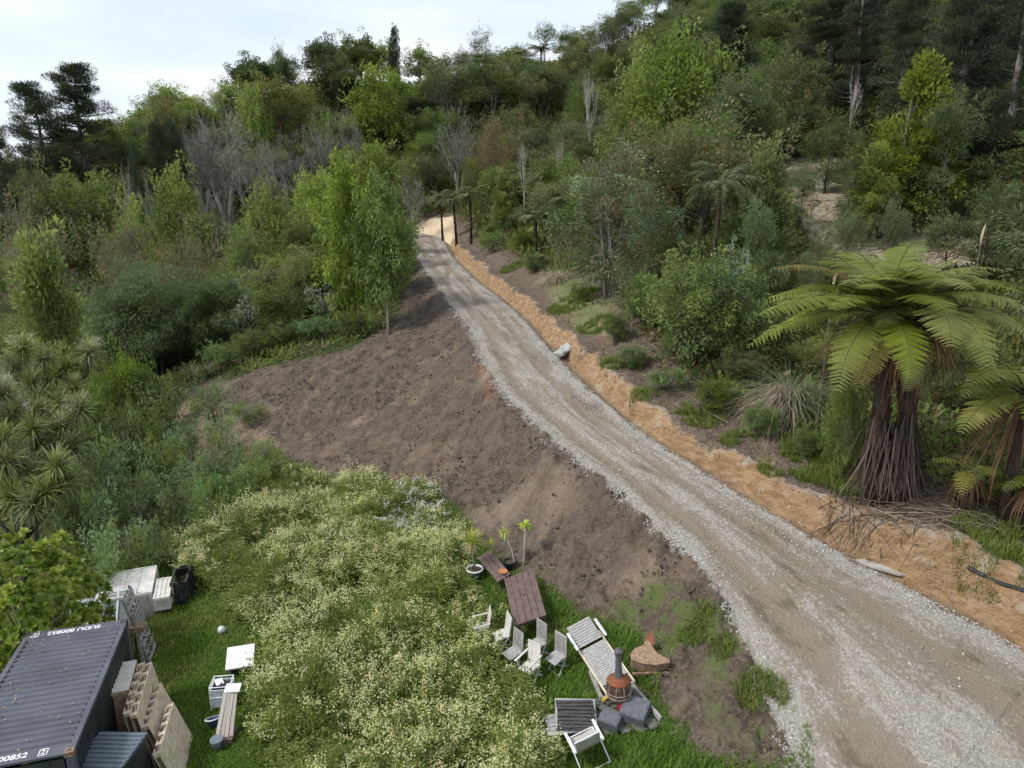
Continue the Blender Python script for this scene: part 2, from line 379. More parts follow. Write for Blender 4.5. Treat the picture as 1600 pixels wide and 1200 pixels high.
# ---------------------------------------------------------------- ground
CUT = [G(*p)[:2] for p in [(632, 372), (648, 352), (680, 340), (708, 338), (712, 372), (690, 376)]]
def ground_material():
    T = NT('ground')
    A = lambda n: T.attr(n).outputs['Fac']
    tc = T.n('ShaderNodeTexCoord').outputs['Object']
    ruv = T.attr('ruv').outputs['Vector']
    n_big = T.noise(tc, .35, 3); n_mid = T.noise(tc, 1.6, 5, .6); n_f = T.noise(tc, 9, 5, .65); n_ff = T.noise(tc, 38, 3, .7)
    v1 = T.n('ShaderNodeTexVoronoi', i_Scale=14.0); T.l(tc, v1.inputs['Vector']); vor = v1.outputs['Distance']; vcol = v1.outputs['Color']
    v2 = T.n('ShaderNodeTexVoronoi', i_Scale=32.0); T.l(tc, v2.inputs['Vector']); vor2 = v2.outputs['Distance']
    bw = T.n('ShaderNodeRGBToBW'); T.l(v2.outputs['Color'], bw.inputs[0])
    jit = T.math('MULTIPLY', T.math('SUBTRACT', T.math('ADD', n_mid, T.math('MULTIPLY', n_f, .6)), .8), 1.0)
    def mask(name, amt, soft, add=0.0):
        d = T.math('ADD', T.math('MULTIPLY', jit, amt), A(name))
        return T.step(d, -soft+add, soft+add)
    # forest floor
    col = T.mix(T.step(n_mid, .35, .7), (.055, .045, .028, 1), (.11, .095, .055, 1))
    col = T.mix(T.step(n_big, .45, .6), col, (.05, .07, .022, 1))
    col = T.mix(T.math('MULTIPLY', T.step(n_f, .5, .7), .5), col, (.15, .125, .08, 1))
    # clearing with cut scrub, straw and pale clay
    c2 = T.mix(T.step(n_f, .35, .65), (.22, .185, .135, 1), (.40, .35, .27, 1))
    c2 = T.mix(T.step(n_mid, .55, .68), c2, (.30, .22, .13, 1))
    col = T.mix(mask('d_clear', 3.0, .6), col, c2)
    # litter above the cut bank
    c3 = T.mix(T.step(n_f, .35, .65), (.085, .064, .05, 1), (.19, .15, .12, 1))
    c3 = T.mix(T.step(n_mid, .6, .75), c3, (.30, .21, .12, 1))
    col = T.mix(mask('d_lit', 2.5, .5), col, c3)
    c3b = T.mix(T.step(n_f, .4, .6), (.10, .13, .04, 1), (.22, .2, .12, 1))
    col = T.mix(mask('d_bankg', 2.0, .6), col, c3b)
    # lawn soil and grass base
    c4 = T.mix(T.step(n_f, .35, .7), (.028, .052, .010, 1), (.07, .115, .022, 1))
    c4 = T.mix(T.step(n_mid, .62, .75), c4, (.10, .085, .045, 1))
    col = T.mix(mask('d_lawn', 1.2, .25), col, c4)
    # brown fill
    c5 = T.mix(T.step(n_mid, .3, .7), (.070, .053, .041, 1), (.128, .102, .081, 1))
    c5 = T.mix(T.math('MULTIPLY', T.step(n_f, .45, .72), .7), c5, (.19, .155, .128, 1))
    c5 = T.mix(T.math('MULTIPLY', T.step(T.noise(tc, .55, 3), .56, .66), .55), c5, (.20, .15, .105, 1))
    c5 = T.mix(T.math('MULTIPLY', T.step(T.noise(tc, .8, 4, .6), .58, .7), .6), c5, (.05, .038, .033, 1))
    c5 = T.mix(T.math('MULTIPLY', T.step(n_ff, .62, .7), .6), c5, (.36, .32, .28, 1))
    c5 = T.mix(T.math('MULTIPLY', T.step(A('d_pale'), -.4, .9), .55), c5, T.mix(n_f, (.21, .155, .105, 1), (.33, .27, .20, 1)))
    c5 = T.mix(T.math('MULTIPLY', T.step(A('d_red'), -.5, .7), .6), c5, (.20, .085, .045, 1))
    gr = T.mix(n_f, (.06, .10, .02, 1), (.13, .14, .06, 1))
    c5 = T.mix(T.math('MULTIPLY', T.step(A('d_patch'), -.6, .6), T.step(n_mid, .42, .6)), c5, gr)
    col = T.mix(mask('d_soil', 1.1, .18), col, c5)
    c6 = T.mix(T.step(n_f, .35, .65), (.17, .12, .085, 1), (.30, .235, .18, 1))
    col = T.mix(mask('d_mulch', 1.5, .3), col, c6)
    # clay face: orange, paler crust at the crest, dark seam
    wv = T.n('ShaderNodeTexNoise'); wv.inputs['Scale'].default_value = 2.2; wv.inputs['Detail'].default_value = 6; wv.inputs['Roughness'].default_value = .65
    mp = T.n('ShaderNodeMapping'); mp.inputs['Scale'].default_value = (1, 1, 3.5); T.l(tc, mp.inputs[0]); T.l(mp.outputs[0], wv.inputs['Vector'])
    c7 = T.mix(T.step(wv.outputs['Fac'], .35, .65), (.225, .14, .075, 1), (.345, .235, .138, 1))
    c7 = T.mix(T.step(n_mid, .55, .7), c7, (.37, .30, .22, 1))
    c7 = T.mix(T.math('MULTIPLY', T.step(n_f, .58, .7), .6), c7, (.19, .115, .065, 1))
    b = A('d_bank')
    crest = T.math('MULTIPLY', T.step(T.math('ADD', b, T.math('MULTIPLY', jit, .6)), 1.2, 1.6), T.step(n_mid, .42, .6))
    c7 = T.mix(crest, c7, (.33, .29, .245, 1))
    foot = T.math('MULTIPLY', T.math('SUBTRACT', 1.0, T.step(T.math('ADD', b, T.math('MULTIPLY', jit, .5)), .25, .8)), .9)
    c7 = T.mix(foot, c7, T.mix(T.step(n_f, .4, .6), (.15, .11, .07, 1), (.25, .21, .17, 1)))
    col = T.mix(mask('d_clay', .7, .12), col, c7)
    col = T.mix(mask('d_cut', 1.2, .3), col, T.mix(n_mid, (.58, .42, .24, 1), (.66, .58, .46, 1)))
    # gravel track with streaks along the wheel lines
    mp2 = T.n('ShaderNodeMapping'); mp2.inputs['Scale'].default_value = (2.6, .22, 1); T.l(ruv, mp2.inputs[0])
    st = T.n('ShaderNodeTexNoise'); st.inputs['Scale'].default_value = 1.0; st.inputs['Detail'].default_value = 6; st.inputs['Roughness'].default_value = .68; st.inputs['Distortion'].default_value = .3
    T.l(mp2.outputs[0], st.inputs['Vector'])
    sx = T.n('ShaderNodeSeparateXYZ'); T.l(ruv, sx.inputs[0]); u = sx.outputs['X']
    rut = T.math('ADD', T.step(T.math('ABSOLUTE', T.math('SUBTRACT', T.math('ABSOLUTE', T.math('ADD', u, .05)), .42)), .22, .02), 0.0)
    dirt = T.math('ADD', T.math('ADD', st.outputs['Fac'], T.math('MULTIPLY', rut, .13)), T.math('MULTIPLY', T.math('SUBTRACT', n_f, .5), .55))
    gravel = T.mix(T.step(bw.outputs[0], .1, .95), (.27, .25, .22, 1), (.46, .44, .405, 1))
    gravel = T.mix(T.math('MULTIPLY', T.step(vor2, .4, .8), .5), gravel, (.22, .20, .175, 1))
    gravel = T.mix(T.math('MULTIPLY', T.step(n_mid, .5, .68), .5), gravel, (.31, .265, .215, 1))
    mud = T.mix(n_f, (.17, .138, .105, 1), (.27, .23, .185, 1))
    mud = T.mix(T.math('MULTIPLY', T.step(n_ff, .58, .68), .65), mud, (.46, .44, .41, 1))
    edge = T.step(T.math('ABSOLUTE', u), .70, 1.0)
    rc = T.mix(T.math('SUBTRACT', T.step(dirt, .42, .56), T.math('MULTIPLY', edge, .8), clamp=True), gravel, mud)
    rc = T.mix(T.math('MULTIPLY', T.step(T.math('ADD', st.outputs['Fac'], T.math('MULTIPLY', n_mid, .35)), .74, .86), .7), rc, (.12, .095, .075, 1))
    col = T.mix(mask('d_road', .9, .10), col, rc)
    h = T.math('ADD', T.math('MULTIPLY', n_f, 1.0), T.math('ADD', T.math('MULTIPLY', n_ff, .45), T.math('MULTIPLY', vor, .5)))
    bp = T.bump(h, .9, .06)
    return T.done(T.bsdf(col, .93, .12, bp).outputs[0])

def build_ground():
    Y = np.concatenate([np.geomspace(3, 9.5, 22)[:-1], np.geomspace(9.5, 60, 470)[:-1], np.geomspace(60, 235, 190), [260, 300, 380, 520, 800, 1300, 2200, 4000, 7000]])
    U = np.concatenate([np.linspace(-2.6, -1.05, 40)[:-1], np.linspace(-1.05, 1.05, 620), np.linspace(1.05, 2.6, 40)[1:]])
    YY, UU = np.meshgrid(Y, U, indexing='ij'); XX = UU*np.maximum(YY, 9.5)*.88
    x, y = XX.ravel(), YY.ravel()
    yc = np.minimum(y, 235); sc = yc/np.maximum(y, 1e-6); xc = np.clip(x*sc, -260, 260)
    z = zt(xc, yc)
    k = sstep(235, 520, y); z = z*(1-k) + (-14.0)*k + 0
    side = sstep(170, 260, np.abs(x*sc)); z = z*(1-side) + z*side*.6
    dl, zl = seg_dist(x, y, LEW); dr, zr = seg_dist(x, y, REW)
    on = np.minimum(dl, -dr)
    w = np.abs(dl)+np.abs(dr)+1e-6
    u = (np.abs(dl)-np.abs(dr))/w; u = np.where((dl > 0) & (dr < 0), u, np.sign(u)*1.3)
    # arc length along the left edge
    P = LEW; cum = np.r_[0, np.cumsum(np.hypot(*np.diff(P[:, :2], axis=0).T))]
    best = np.full(x.shape, 1e9); v = np.zeros(x.shape)
    for i in range(len(P)-1):
        a, b = P[i], P[i+1]; dx, dy = b[0]-a[0], b[1]-a[1]; t = np.clip(((x-a[0])*dx+(y-a[1])*dy)/(dx*dx+dy*dy+1e-9), 0, 1)
        d = np.hypot(x-a[0]-t*dx, y-a[1]-t*dy); m = d < best; best = np.where(m, d, best); v = np.where(m, cum[i]+t*(cum[i+1]-cum[i]), v)
    near = (y < 112) & ~((y > 85) & (x < -19.3))
    v = -y*1.2 + 300
    d_road = np.where(near, on, -9)
    b = np.where((dr > 0) & near, dr, 0)
    wob = (fbm(x*.55, y*.55, 5)-.5)*.9
    bb = np.where(b > 0, b+wob*sstep(.4, 1.2, b), -9.0)
    d_clay = np.where(bb > 0, np.minimum(bb+.25, 1.45+.65*sstep(24, 18, y)-bb+(fbm(x*.6, y*.6, 55, 3)-.5)*1.3), np.where((dr > -.3) & near, .1, -9))
    d_clay = np.where((dl < 0) & (np.abs(dl) < np.abs(dr)), -9, d_clay)
    d_lit = np.where(b > 0, np.minimum(b, 5.2-b), -9)
    C = lambda a: np.clip(a, -3, 3)
    d_soil = C(poly_sd(x, y, SOIL)); d_lawn = C(poly_sd(x, y, LAWN)); d_weed = poly_sd(x, y, WEED); d_mulch = C(poly_sd(x, y, MULCH)); d_clear = C(poly_sd(x, y, CLEAR)); d_bankg = C(poly_sd(x, y, BANKG)); d_cut = C(poly_sd(x, y, CUT))
    d_patch = np.maximum.reduce([1.4-np.hypot((x-c[0]), (y-c[1])*1.0)/r for c, r in [(G(1090, 985), .7), (G(1180, 1085), .8), (G(1000, 950), .6), (G(1130, 1010), .5), (G(1060, 960), .5)]])
    blob = lambda L_: C(np.maximum.reduce([1.0-np.hypot(x-G(*p)[0], (y-G(*p)[1])*f_)/r for p, r, f_ in L_]))
    d_pale = blob([((785, 798), 1.5, 1.6), ((870, 770), .8, 1), ((560, 655), .9, 2), ((760, 590), .5, .7), ((420, 640), .8, 2), ((1000, 900), .8, 1)]); d_red = blob([((612, 756), 1.1, 1.8), ((772, 600), .5, .5), ((755, 575), .4, .5)])
    # geometric roughness
    lum = fbm(x*1.7, y*1.7, 3, 5)-.5; fine = fbm(x*7, y*7, 9, 3)-.5; mid = fbm(x*.5, y*.5, 21, 3)-.5
    ms = sstep(-.2, .3, d_soil); mr = sstep(-.1, .2, d_road); ml = sstep(-.2, .3, d_lawn); mc = sstep(-.1, .2, d_clay)
    amp = .25*lum + .1*fine
    amp = amp*(1-ml) + ml*(.10*lum+.03*fine)
    ridges = np.abs(fbm(x*1.1+y*.5, y*.9-x*.4, 31, 4)-.5)
    amp = amp*(1-ms) + ms*(.30*mid + .62*(ridges-.12) + .34*lum + .22*fine + .34*(np.abs(fbm(x*1.5-y*.9, x*.25+y*.35, 61, 3)-.5)-.12))
    amp = amp*(1-mc) + mc*(.18*lum+.06*fine + .12*np.abs(fbm(x*2.3, y*2.3, 44, 3)-.5))
    rut = np.exp(-((np.abs(u+.05)-.42)/.12)**2)
    amp = amp*(1-mr) + mr*(.05*lum+.025*fine - .05*rut + .03*mid)
    fade = 1-sstep(200, 300, y)
    z = z + amp*fade
    ny, nu = YY.shape
    idx = np.arange(ny*nu).reshape(ny, nu)
    f = np.stack([idx[:-1, :-1], idx[:-1, 1:], idx[1:, 1:], idx[1:, :-1]], -1).reshape(-1, 4)
    g = Geo(); g.add(np.stack([x, y, z], 1), f)
    o = g.build('ground', ground_material(), smooth=True)
    me = o.data
    for nm, a in dict(d_road=C(d_road), d_bank=np.clip(bb, -1, 4), d_clay=C(d_clay), d_lit=C(d_lit), d_soil=d_soil, d_lawn=d_lawn, d_mulch=d_mulch, d_clear=d_clear, d_bankg=d_bankg, d_cut=d_cut, d_patch=C(d_patch), d_pale=d_pale, d_red=d_red).items():
        at = me.attributes.new(nm, 'FLOAT', 'POINT'); at.data.foreach_set('value', a.astype(np.float32))
    at = me.attributes.new('ruv', 'FLOAT_VECTOR', 'POINT'); at.data.foreach_set('vector', np.stack([u, v, 0*u], 1).ravel().astype(np.float32))
    o['kind'] = 'structure'
    return o
ground = build_ground()
def gz(x, y):
    """height of the rough ground surface, for standing things on"""
    return zt(x, y)

# ---------------------------------------------------------------- plant materials
def leafmat(name, a, b, trans=.35, rough=.55, vary=.35):
    T = NT(name)
    t = T.attr('tint').outputs['Fac']
    oi = T.n('ShaderNodeObjectInfo')
    col = T.mix(t, (*a, 1), (*b, 1))
    hs = T.n('ShaderNodeHueSaturation'); T.l(col, hs.inputs['Color'])
    T.val(T.math('MULTIPLY_ADD', oi.outputs['Random'], .035, .4825), hs.inputs['Hue'])
    r2 = T.math('FRACT', T.math('MULTIPLY', oi.outputs['Random'], 7.31))
    T.val(T.math('MULTIPLY_ADD', r2, vary, 1-vary/2), hs.inputs['Value'])
    r3 = T.math('FRACT', T.math('MULTIPLY', oi.outputs['Random'], 13.7))
    T.val(T.math('MULTIPLY_ADD', r3, .3, .82), hs.inputs['Saturation'])
    p = T.bsdf(hs.outputs[0], rough, .35)
    tr = T.n('ShaderNodeBsdfTranslucent'); T.l(hs.outputs[0], tr.inputs[0])
    mx = T.n('ShaderNodeMixShader'); mx.inputs[0].default_value = trans
    T.l(p.outputs[0], mx.inputs[1]); T.l(tr.outputs[0], mx.inputs[2])
    return T.done(mx.outputs[0])
def plainmat(name, a, b=None, rough=.8, spec=.25, scale=6, metal=0, bump=0):
    T = NT(name)
    if b is None: b = tuple(c*.75 for c in a)
    tc = T.n('ShaderNodeTexCoord').outputs['Object']
    n = T.noise(tc, scale, 4, .6)
    col = T.mix(T.step(n, .35, .65), (*a, 1), (*b, 1))
    t = T.attr('tint').outputs['Fac']
    col = T.mix(T.math('MULTIPLY', t, .45), col, (*[c*.62 for c in b], 1))
    bp = T.bump(T.noise(tc, scale*6, 3, .6), bump, .01) if bump else None
    return T.done(T.bsdf(col, rough, spec, bp, metal).outputs[0])
def barkmat(name, a, b):
    T = NT(name)
    tc = T.n('ShaderNodeTexCoord').outputs['Object']
    mp = T.n('ShaderNodeMapping'); mp.inputs['Scale'].default_value = (5, 5, 1.2); T.l(tc, mp.inputs[0])
    n = T.noise(mp.outputs[0], 1.5, 5, .65)
    col = T.mix(T.step(n, .35, .65), (*a, 1), (*b, 1))
    return T.done(T.bsdf(col, .9, .15, T.bump(n, .6, .03)).outputs[0])
M = {}
M['bright'] = leafmat('leaf_bright', (0.1, 0.17, 0.028), (0.29, 0.38, 0.07), 0.45)
M['mid'] = leafmat('leaf_mid', (0.078, 0.128, 0.032), (0.21, 0.28, 0.07), 0.42)
M['dark'] = leafmat('leaf_dark', (0.058, 0.085, 0.03), (0.14, 0.18, 0.06), 0.38)
M['olive'] = leafmat('leaf_olive', (0.11, 0.12, 0.04), (0.26, 0.265, 0.095), 0.4)
M['brown'] = leafmat('leaf_brown', (0.12, 0.105, 0.055), (0.27, 0.235, 0.12), 0.38)
M['gold'] = leafmat('leaf_gold', (.14, .11, .03), (.30, .20, .05), .3)
M['pine'] = leafmat('leaf_pine', (0.032, 0.048, 0.024), (0.08, 0.105, 0.048), 0.2)
M['wattle'] = leafmat('leaf_wattle', (0.08, 0.125, 0.045), (0.19, 0.255, 0.095), 0.42)
M['lime'] = leafmat('leaf_lime', (0.12, 0.17, 0.035), (0.32, 0.37, 0.08), 0.45)
M['grey'] = leafmat('leaf_grey', (0.085, 0.15, 0.045), (0.26, 0.37, 0.16), 0.35)
M['silver'] = leafmat('leaf_silver', (.20, .24, .18), (.36, .40, .31), .25)
M['loquat'] = leafmat('leaf_large', (0.085, 0.135, 0.022), (0.36, 0.4, 0.085), 0.3, .38)
M['fern'] = leafmat('fern_green', (0.1, 0.15, 0.028), (0.33, 0.36, 0.075), 0.42)
M['ferndark'] = leafmat('fern_dark', (0.075, 0.105, 0.035), (0.2, 0.235, 0.085), 0.38)
M['cord'] = leafmat('cordyline_green', (0.085, 0.125, 0.035), (0.27, 0.32, 0.11), 0.3, .45)
M['cordy'] = leafmat('cordyline_yellow', (0.22, 0.29, 0.03), (0.58, 0.62, 0.1), 0.4, .45)
M['straw'] = leafmat('straw', (.26, .20, .12), (.52, .44, .32), .25, .8)
M['flax'] = leafmat('flax', (.06, .09, .05), (.2, .25, .14), .2)
M['grass'] = leafmat('grass_blade', (0.06, 0.12, 0.016), (0.2, 0.3, 0.045), 0.42)
M['grassdry'] = leafmat('grass_dry', (0.15, 0.17, 0.04), (0.32, 0.32, 0.12), 0.35)
M['weedleaf'] = leafmat('weed_leaf', (0.1, 0.18, 0.025), (0.33, 0.43, 0.07), 0.45)
M['flower'] = leafmat('weed_flower', (0.55, 0.6, 0.18), (0.85, 0.84, 0.46), 0.4, .8)
M['cream'] = leafmat('flower_cream', (.38, .36, .24), (.62, .58, .42), .3, .8)
M['fernold'] = leafmat('fern_browned', (.13, .10, .03), (.34, .30, .08), .35)
M['white'] = leafmat('flower_white', (.62, .62, .6), (.8, .8, .78), .3, .8)
M['skirt'] = leafmat('dead_frond', (0.042, 0.028, 0.02), (0.17, 0.125, 0.092), 0.1, .9)
M['rust'] = leafmat('dead_frond_rust', (.10, .045, .022), (.2, .09, .04), .15, .9)
M['bark'] = barkmat('bark', (.075, .062, .05), (.16, .14, .12))
M['barkpale'] = barkmat('bark_pale', (.26, .25, .23), (.44, .42, .39))
M['barkgrey'] = barkmat('bark_grey', (.17, .155, .145), (.31, .29, .27))
M['barkfern'] = barkmat('fern_trunk', (.025, .018, .013), (.075, .055, .042))
M['twig'] = leafmat('twig', (.13, .12, .10), (.33, .31, .27), 0, .9)

# ---------------------------------------------------------------- plant builders
LEAF = (np.array([[0, 0, 0], [.5, .45, .06], [0, 1, -.05], [-.5, .45, .06]]), np.array([[0, 1, 2, 3]]))
def leafM(y, up, l, w):
    Mx = frames(y, up); return Mx*np.stack([w, l, l], -1)[:, None, :]
def rdir(n): return nrm(rng.normal(size=(n, 3)))
def blades(g, base, az, el, L, curv, w, S=3, mat=0, tint=None, tip=.15, twist=None):
    """N arching strips: base (N,3), azimuth, start elevation, length, drop of the angle over the length, width"""
    N = len(base); a = np.broadcast_to(el, (N,)).astype(float).copy(); L = np.broadcast_to(L, (N,)); curv = np.broadcast_to(curv, (N,)); w = np.broadcast_to(w, (N,))
    p = np.array(base, float); hx, hy = np.cos(az), np.sin(az); side = np.stack([-hy, hx, 0*hx], 1)
    if twist is not None: side = side*np.cos(twist)[:, None] + np.stack([0*hx, 0*hx, np.sin(twist)], 1)
    rows = []
    for s_ in range(S+1):
        t = s_/S; ww = w*(1-(1-tip)*t**1.5)*(.55+.45*min(1, t*3+.2))
        rows.append(p+side*ww[:, None]/2); rows.append(p-side*ww[:, None]/2)
        p = p + np.stack([np.cos(a)*hx, np.cos(a)*hy, np.sin(a)], 1)*(L/S)[:, None]; a = a - curv/S
    V = np.stack(rows, 1).reshape(-1, 3)
    k = 2*(S+1); f = np.array([[2*i, 2*i+1, 2*i+3, 2*i+2] for i in range(S)])
    f = (f[None]+(np.arange(N)*k)[:, None, None]).reshape(-1, 4)
    if tint is None: tint = rng.random(N)
    g.add(V, f, mat, np.repeat(np.broadcast_to(tint, (N,)), k)); return g
def leafclump(g, c, r, n, l, w, mat=0, out=None, droop=0.0, tint=.5, tv=.35, flat=1.0):
    d = rdir(n); rad = r*(.45+.55*rng.random(n)**.5)
    pos = c + d*rad[:, None]*np.array([1, 1, flat])
    o = d if out is None else nrm(d*.7+out*.6)
    y = nrm(o + rdir(n)*.55 + np.array([0, 0, -droop]))
    up = nrm(np.array([0, 0, 1.1]) + d*.5 + rdir(n)*.55)
    ll = l*rng.uniform(.65, 1.3, n)
    g.scatter(*LEAF, leafM(y, up, ll, ll*w), pos, mat, np.clip(tint+rng.uniform(-tv, tv, n), 0, 1))
def crownpts(shape, n, rs):
    out = []
    while len(out) < n:
        d = rs.normal(size=3); d /= np.linalg.norm(d)
        if shape == 'round':
            if d[2] < -.55: continue
            r = rs.uniform(.45, .88); p = d*r
        elif shape == 'bush':
            p = d*rs.uniform(.4, .9)
        elif shape == 'open':
            if d[2] < -.3: continue
            p = d*rs.uniform(.3, .98)
        elif shape == 'cone':
            z = rs.uniform(-1, .95); rr = (1-z)/2*rs.uniform(.45, .95)+.03; a = rs.uniform(0, 2*PI); p = np.array([rr*math.cos(a), rr*math.sin(a), z])
        elif shape == 'column':
            z = rs.uniform(-1, .93); rr = math.sqrt(max(0, 1-max(z, -.4)**2*.9))*rs.uniform(.4, .8); a = rs.uniform(0, 2*PI); p = np.array([rr*math.cos(a), rr*math.sin(a), z])
        elif shape == 'tall':
            z = rs.uniform(-1, .95); rr = (1-abs(z)**2*.75)*rs.uniform(.2, .95); a = rs.uniform(0, 2*PI); p = np.array([rr*math.cos(a), rr*math.sin(a), z])
        out.append(p)
    return np.array(out)
PROTO = {}
def proto_tree(key, H, R, base, ncl, rc, nleaf, l, w, leaf, bark, shape='round', tr=.14, droop=.15, flat=.75, seed=1, stems=1, lean=0.3, twigs=True, second=None):
    rs = np.random.default_rng(seed*97+5)
    if H > 4.5: l *= 1.42; nleaf = int(nleaf*1.75); rc *= 1.25; base *= .6
    g = Geo(); b = Geo()
    cz = (base+H)/2; rz = (H-base)/2
    C_ = crownpts(shape, ncl, rs)*np.array([R, R, rz])
    C_[:, 2] *= .9
    C_ += np.array([rs.uniform(-lean, lean), rs.uniform(-lean, lean), cz])
    roots = [(rs.uniform(-1, 1)*.25*(stems > 1), rs.uniform(-1, 1)*.25*(stems > 1)) for _ in range(stems)]
    tops = []
    for i, (rx, ry) in enumerate(roots):
        tx, ty = (rs.uniform(-.35, .35)*R*(1 if stems > 1 else .3), rs.uniform(-.35, .35)*R*(1 if stems > 1 else .3)); zt_ = cz+rz*(.55 if shape in ('cone', 'column', 'tall') else .1)
        P = [(rx, ry, -.5), (rx+(tx-rx)*.2+rs.uniform(-.1, .1), ry+(ty-ry)*.2, zt_*.33), (rx+(tx-rx)*.6, ry+(ty-ry)*.6+rs.uniform(-.15, .15), zt_*.68), (tx, ty, zt_)]
        tube(b, P, [tr*1.15, tr*.85, tr*.55, tr*.2], 6, 0, rs.random()); tops.append(np.array(P))
    for i, c in enumerate(C_):
        P = tops[i % stems]; z0 = max(base*.6, min(c[2]-rz*rs.uniform(.15, .5), P[-1][2]))
        k = np.interp(z0, P[:, 2], np.arange(len(P))); k0 = int(min(k, len(P)-2)); st = P[k0]+(P[k0+1]-P[k0])*(k-k0)
        if i % 2 == 0 or twigs:
            mid = (st+c)/2+np.array([0, 0, .12*np.linalg.norm(c-st)])
            tube(b, [st, mid, c], [tr*.32, tr*.2, tr*.06], 4, 0, rs.random(), cap=False)
        rr = rc*rs.uniform(.65, 1.3); tt = rs.uniform(.15, .85)
        out = nrm(c-np.array([0, 0, cz-rz*.3]))
        m = 0 if second is None or rs.random() > second[1] else 1
        leafclump(g, c, rr, int(nleaf*rs.uniform(.7, 1.3)), l, w, m, out, droop, tt, .3, flat)
        # stray sprays that break the outline
        for q in range(2):
            c2 = c+out*rr*rs.uniform(.8, 1.35)+rs.normal(size=3)*rr*.4
            leafclump(g, c2, rr*.35, int(nleaf*.14)+2, l, w, m, out, droop, min(1, tt+.15), .25)
    mats = [M[leaf]]+([M[second[0]]] if second else [])
    PROTO.setdefault(key, []).append((b.mesh('trunk', [M[bark]], True), g.mesh('crown', mats), H, R))
def branchrec(b, p, d, L, r, depth, rs, spread=.55, up=.25, g=None):
    n = 3; P = [p]; q = p.copy(); dd = d.copy()
    for i in range(n):
        dd = nrm(dd+rs.normal(size=3)*.16+np.array([0, 0, up*.25])); q = q+dd*L/n; P.append(q.copy())
    tube(b, P, np.linspace(r, r*.6, n+1), 4 if depth > 2 else 3, 0, rs.random(), cap=False)
    if depth == 0: return
    k = rs.integers(2, 4) if depth > 1 else rs.integers(2, 5)
    for i in range(k):
        t = rs.uniform(.45, 1); j = min(int(t*n), n-1); s0 = P[j]+(P[j+1]-P[j])*(t*n-j)
        nd = nrm(dd+rs.normal(size=3)*spread+np.array([0, 0, up]))
        branchrec(b, s0, nd, L*rs.uniform(.55, .85), r*.58, depth-1, rs, spread, up)
def proto_bare(key, H, depth, seed, bark='barkgrey', spread=.6, up=.25, stems=1, r=.12, R=2.2):
    rs = np.random.default_rng(seed); b = Geo(); t = Geo()
    for s_ in range(stems):
        d = nrm(np.array([rs.normal()*.25*(stems > 1), rs.normal()*.25*(stems > 1), 1]))
        P = [np.array([0, 0, -.4]), d*H*.18, d*H*.38+rs.normal(size=3)*.05]; tube(b, P, [r*1.1, r, r*.8], 5, 0)
        for i in range(5 if stems == 1 else 3):
            st = P[1]+(P[2]-P[1])*rs.uniform(.2, 1)
            nd = nrm(d+rs.normal(size=3)*spread*.8+np.array([0, 0, up]))
            branchrec(t, st, nd, H*.24, r*.55, depth, rs, spread, up)
    if key == 'bare':
        for i in range(32):
            a = rs.uniform(0, 6.28); q = R*rs.uniform(.2, .95); c = np.array([math.cos(a)*q, math.sin(a)*q, H*rs.uniform(.45, .98)*(1-.25*(q/R)**2)])
            leafclump(t, c, .5, 46, .55, .035, 0, np.array([math.cos(a)*.4, math.sin(a)*.4, .9]), 0, .5, .4)
    PROTO.setdefault(key, []).append((b.mesh('trunk', [M[bark]], True), t.mesh('bare_crown', [M['twig'] if bark != 'barkpale' else M[bark]]), H, R))

def frond_geo(g, L, a0, curv, n=26, W=.45, det=1, mat=0, stalk=1, tint=.5, side=0.0, M0=None, T0=None, tv=.2):
    """one arching fern frond leaving the origin along +Y"""
    S = 14; a = a0; p = np.zeros(3); P = [p]; D = []
    for i in range(S):
        d = np.array([side*i/S*.5, math.cos(a), math.sin(a)]); d /= np.linalg.norm(d); D.append(d); p = p+d*L/S; P.append(p); a -= curv/S
    D.append(D[-1]); P = np.array(P); D = np.array(D)
    t = np.linspace(.16, .985, n); tt = np.repeat(t, 2); sgn = np.tile([1, -1], n)
    pos = np.stack([np.interp(tt, np.linspace(0, 1, S+1), P[:, k]) for k in range(3)], 1)
    dd = nrm(np.stack([np.interp(tt, np.linspace(0, 1, S+1), D[:, k]) for k in range(3)], 1))
    x = np.array([[1., 0, 0]])*sgn[:, None]
    nup = nrm(np.cross(np.array([[1., 0, 0]]), dd))
    ln = W*L*.5*np.sin(PI*np.clip(tt*.93+.05, 0, 1)**.85)**.75*rng.uniform(.9, 1.08, 2*n)+.02*L
    yd = nrm(x + dd*.38 + nup*rng.uniform(-.22, .05, 2*n)[:, None])
    wd = ln*(.17 if det == 1 else .2)
    Mx = frames(yd, nup)*np.stack([ln if det > 1 else wd*1.0, ln, ln], -1)[:, None, :]
    if det == 1: tv_, tf_ = np.array([[0, 0, 0], [.5, .35, .02], [0, 1, -.16], [-.5, .35, .02]])*np.array([1, 1, 1]), np.array([[0, 1, 2, 3]])
    else: tv_, tf_ = PIN
    if M0 is not None:
        Mx = np.einsum('ij,njk->nik', M0, Mx); pos = pos@M0.T; P = P@M0.T
    if T0 is not None: pos = pos+T0; P = P+T0
    g.scatter(tv_, tf_, Mx, pos, mat, np.clip(tint+rng.uniform(-tv, tv, 2*n), 0, 1))
    tube(g, P[::2], np.linspace(.012*L**.5*1.3, .003, len(P[::2])), 3, stalk, .3, cap=False)
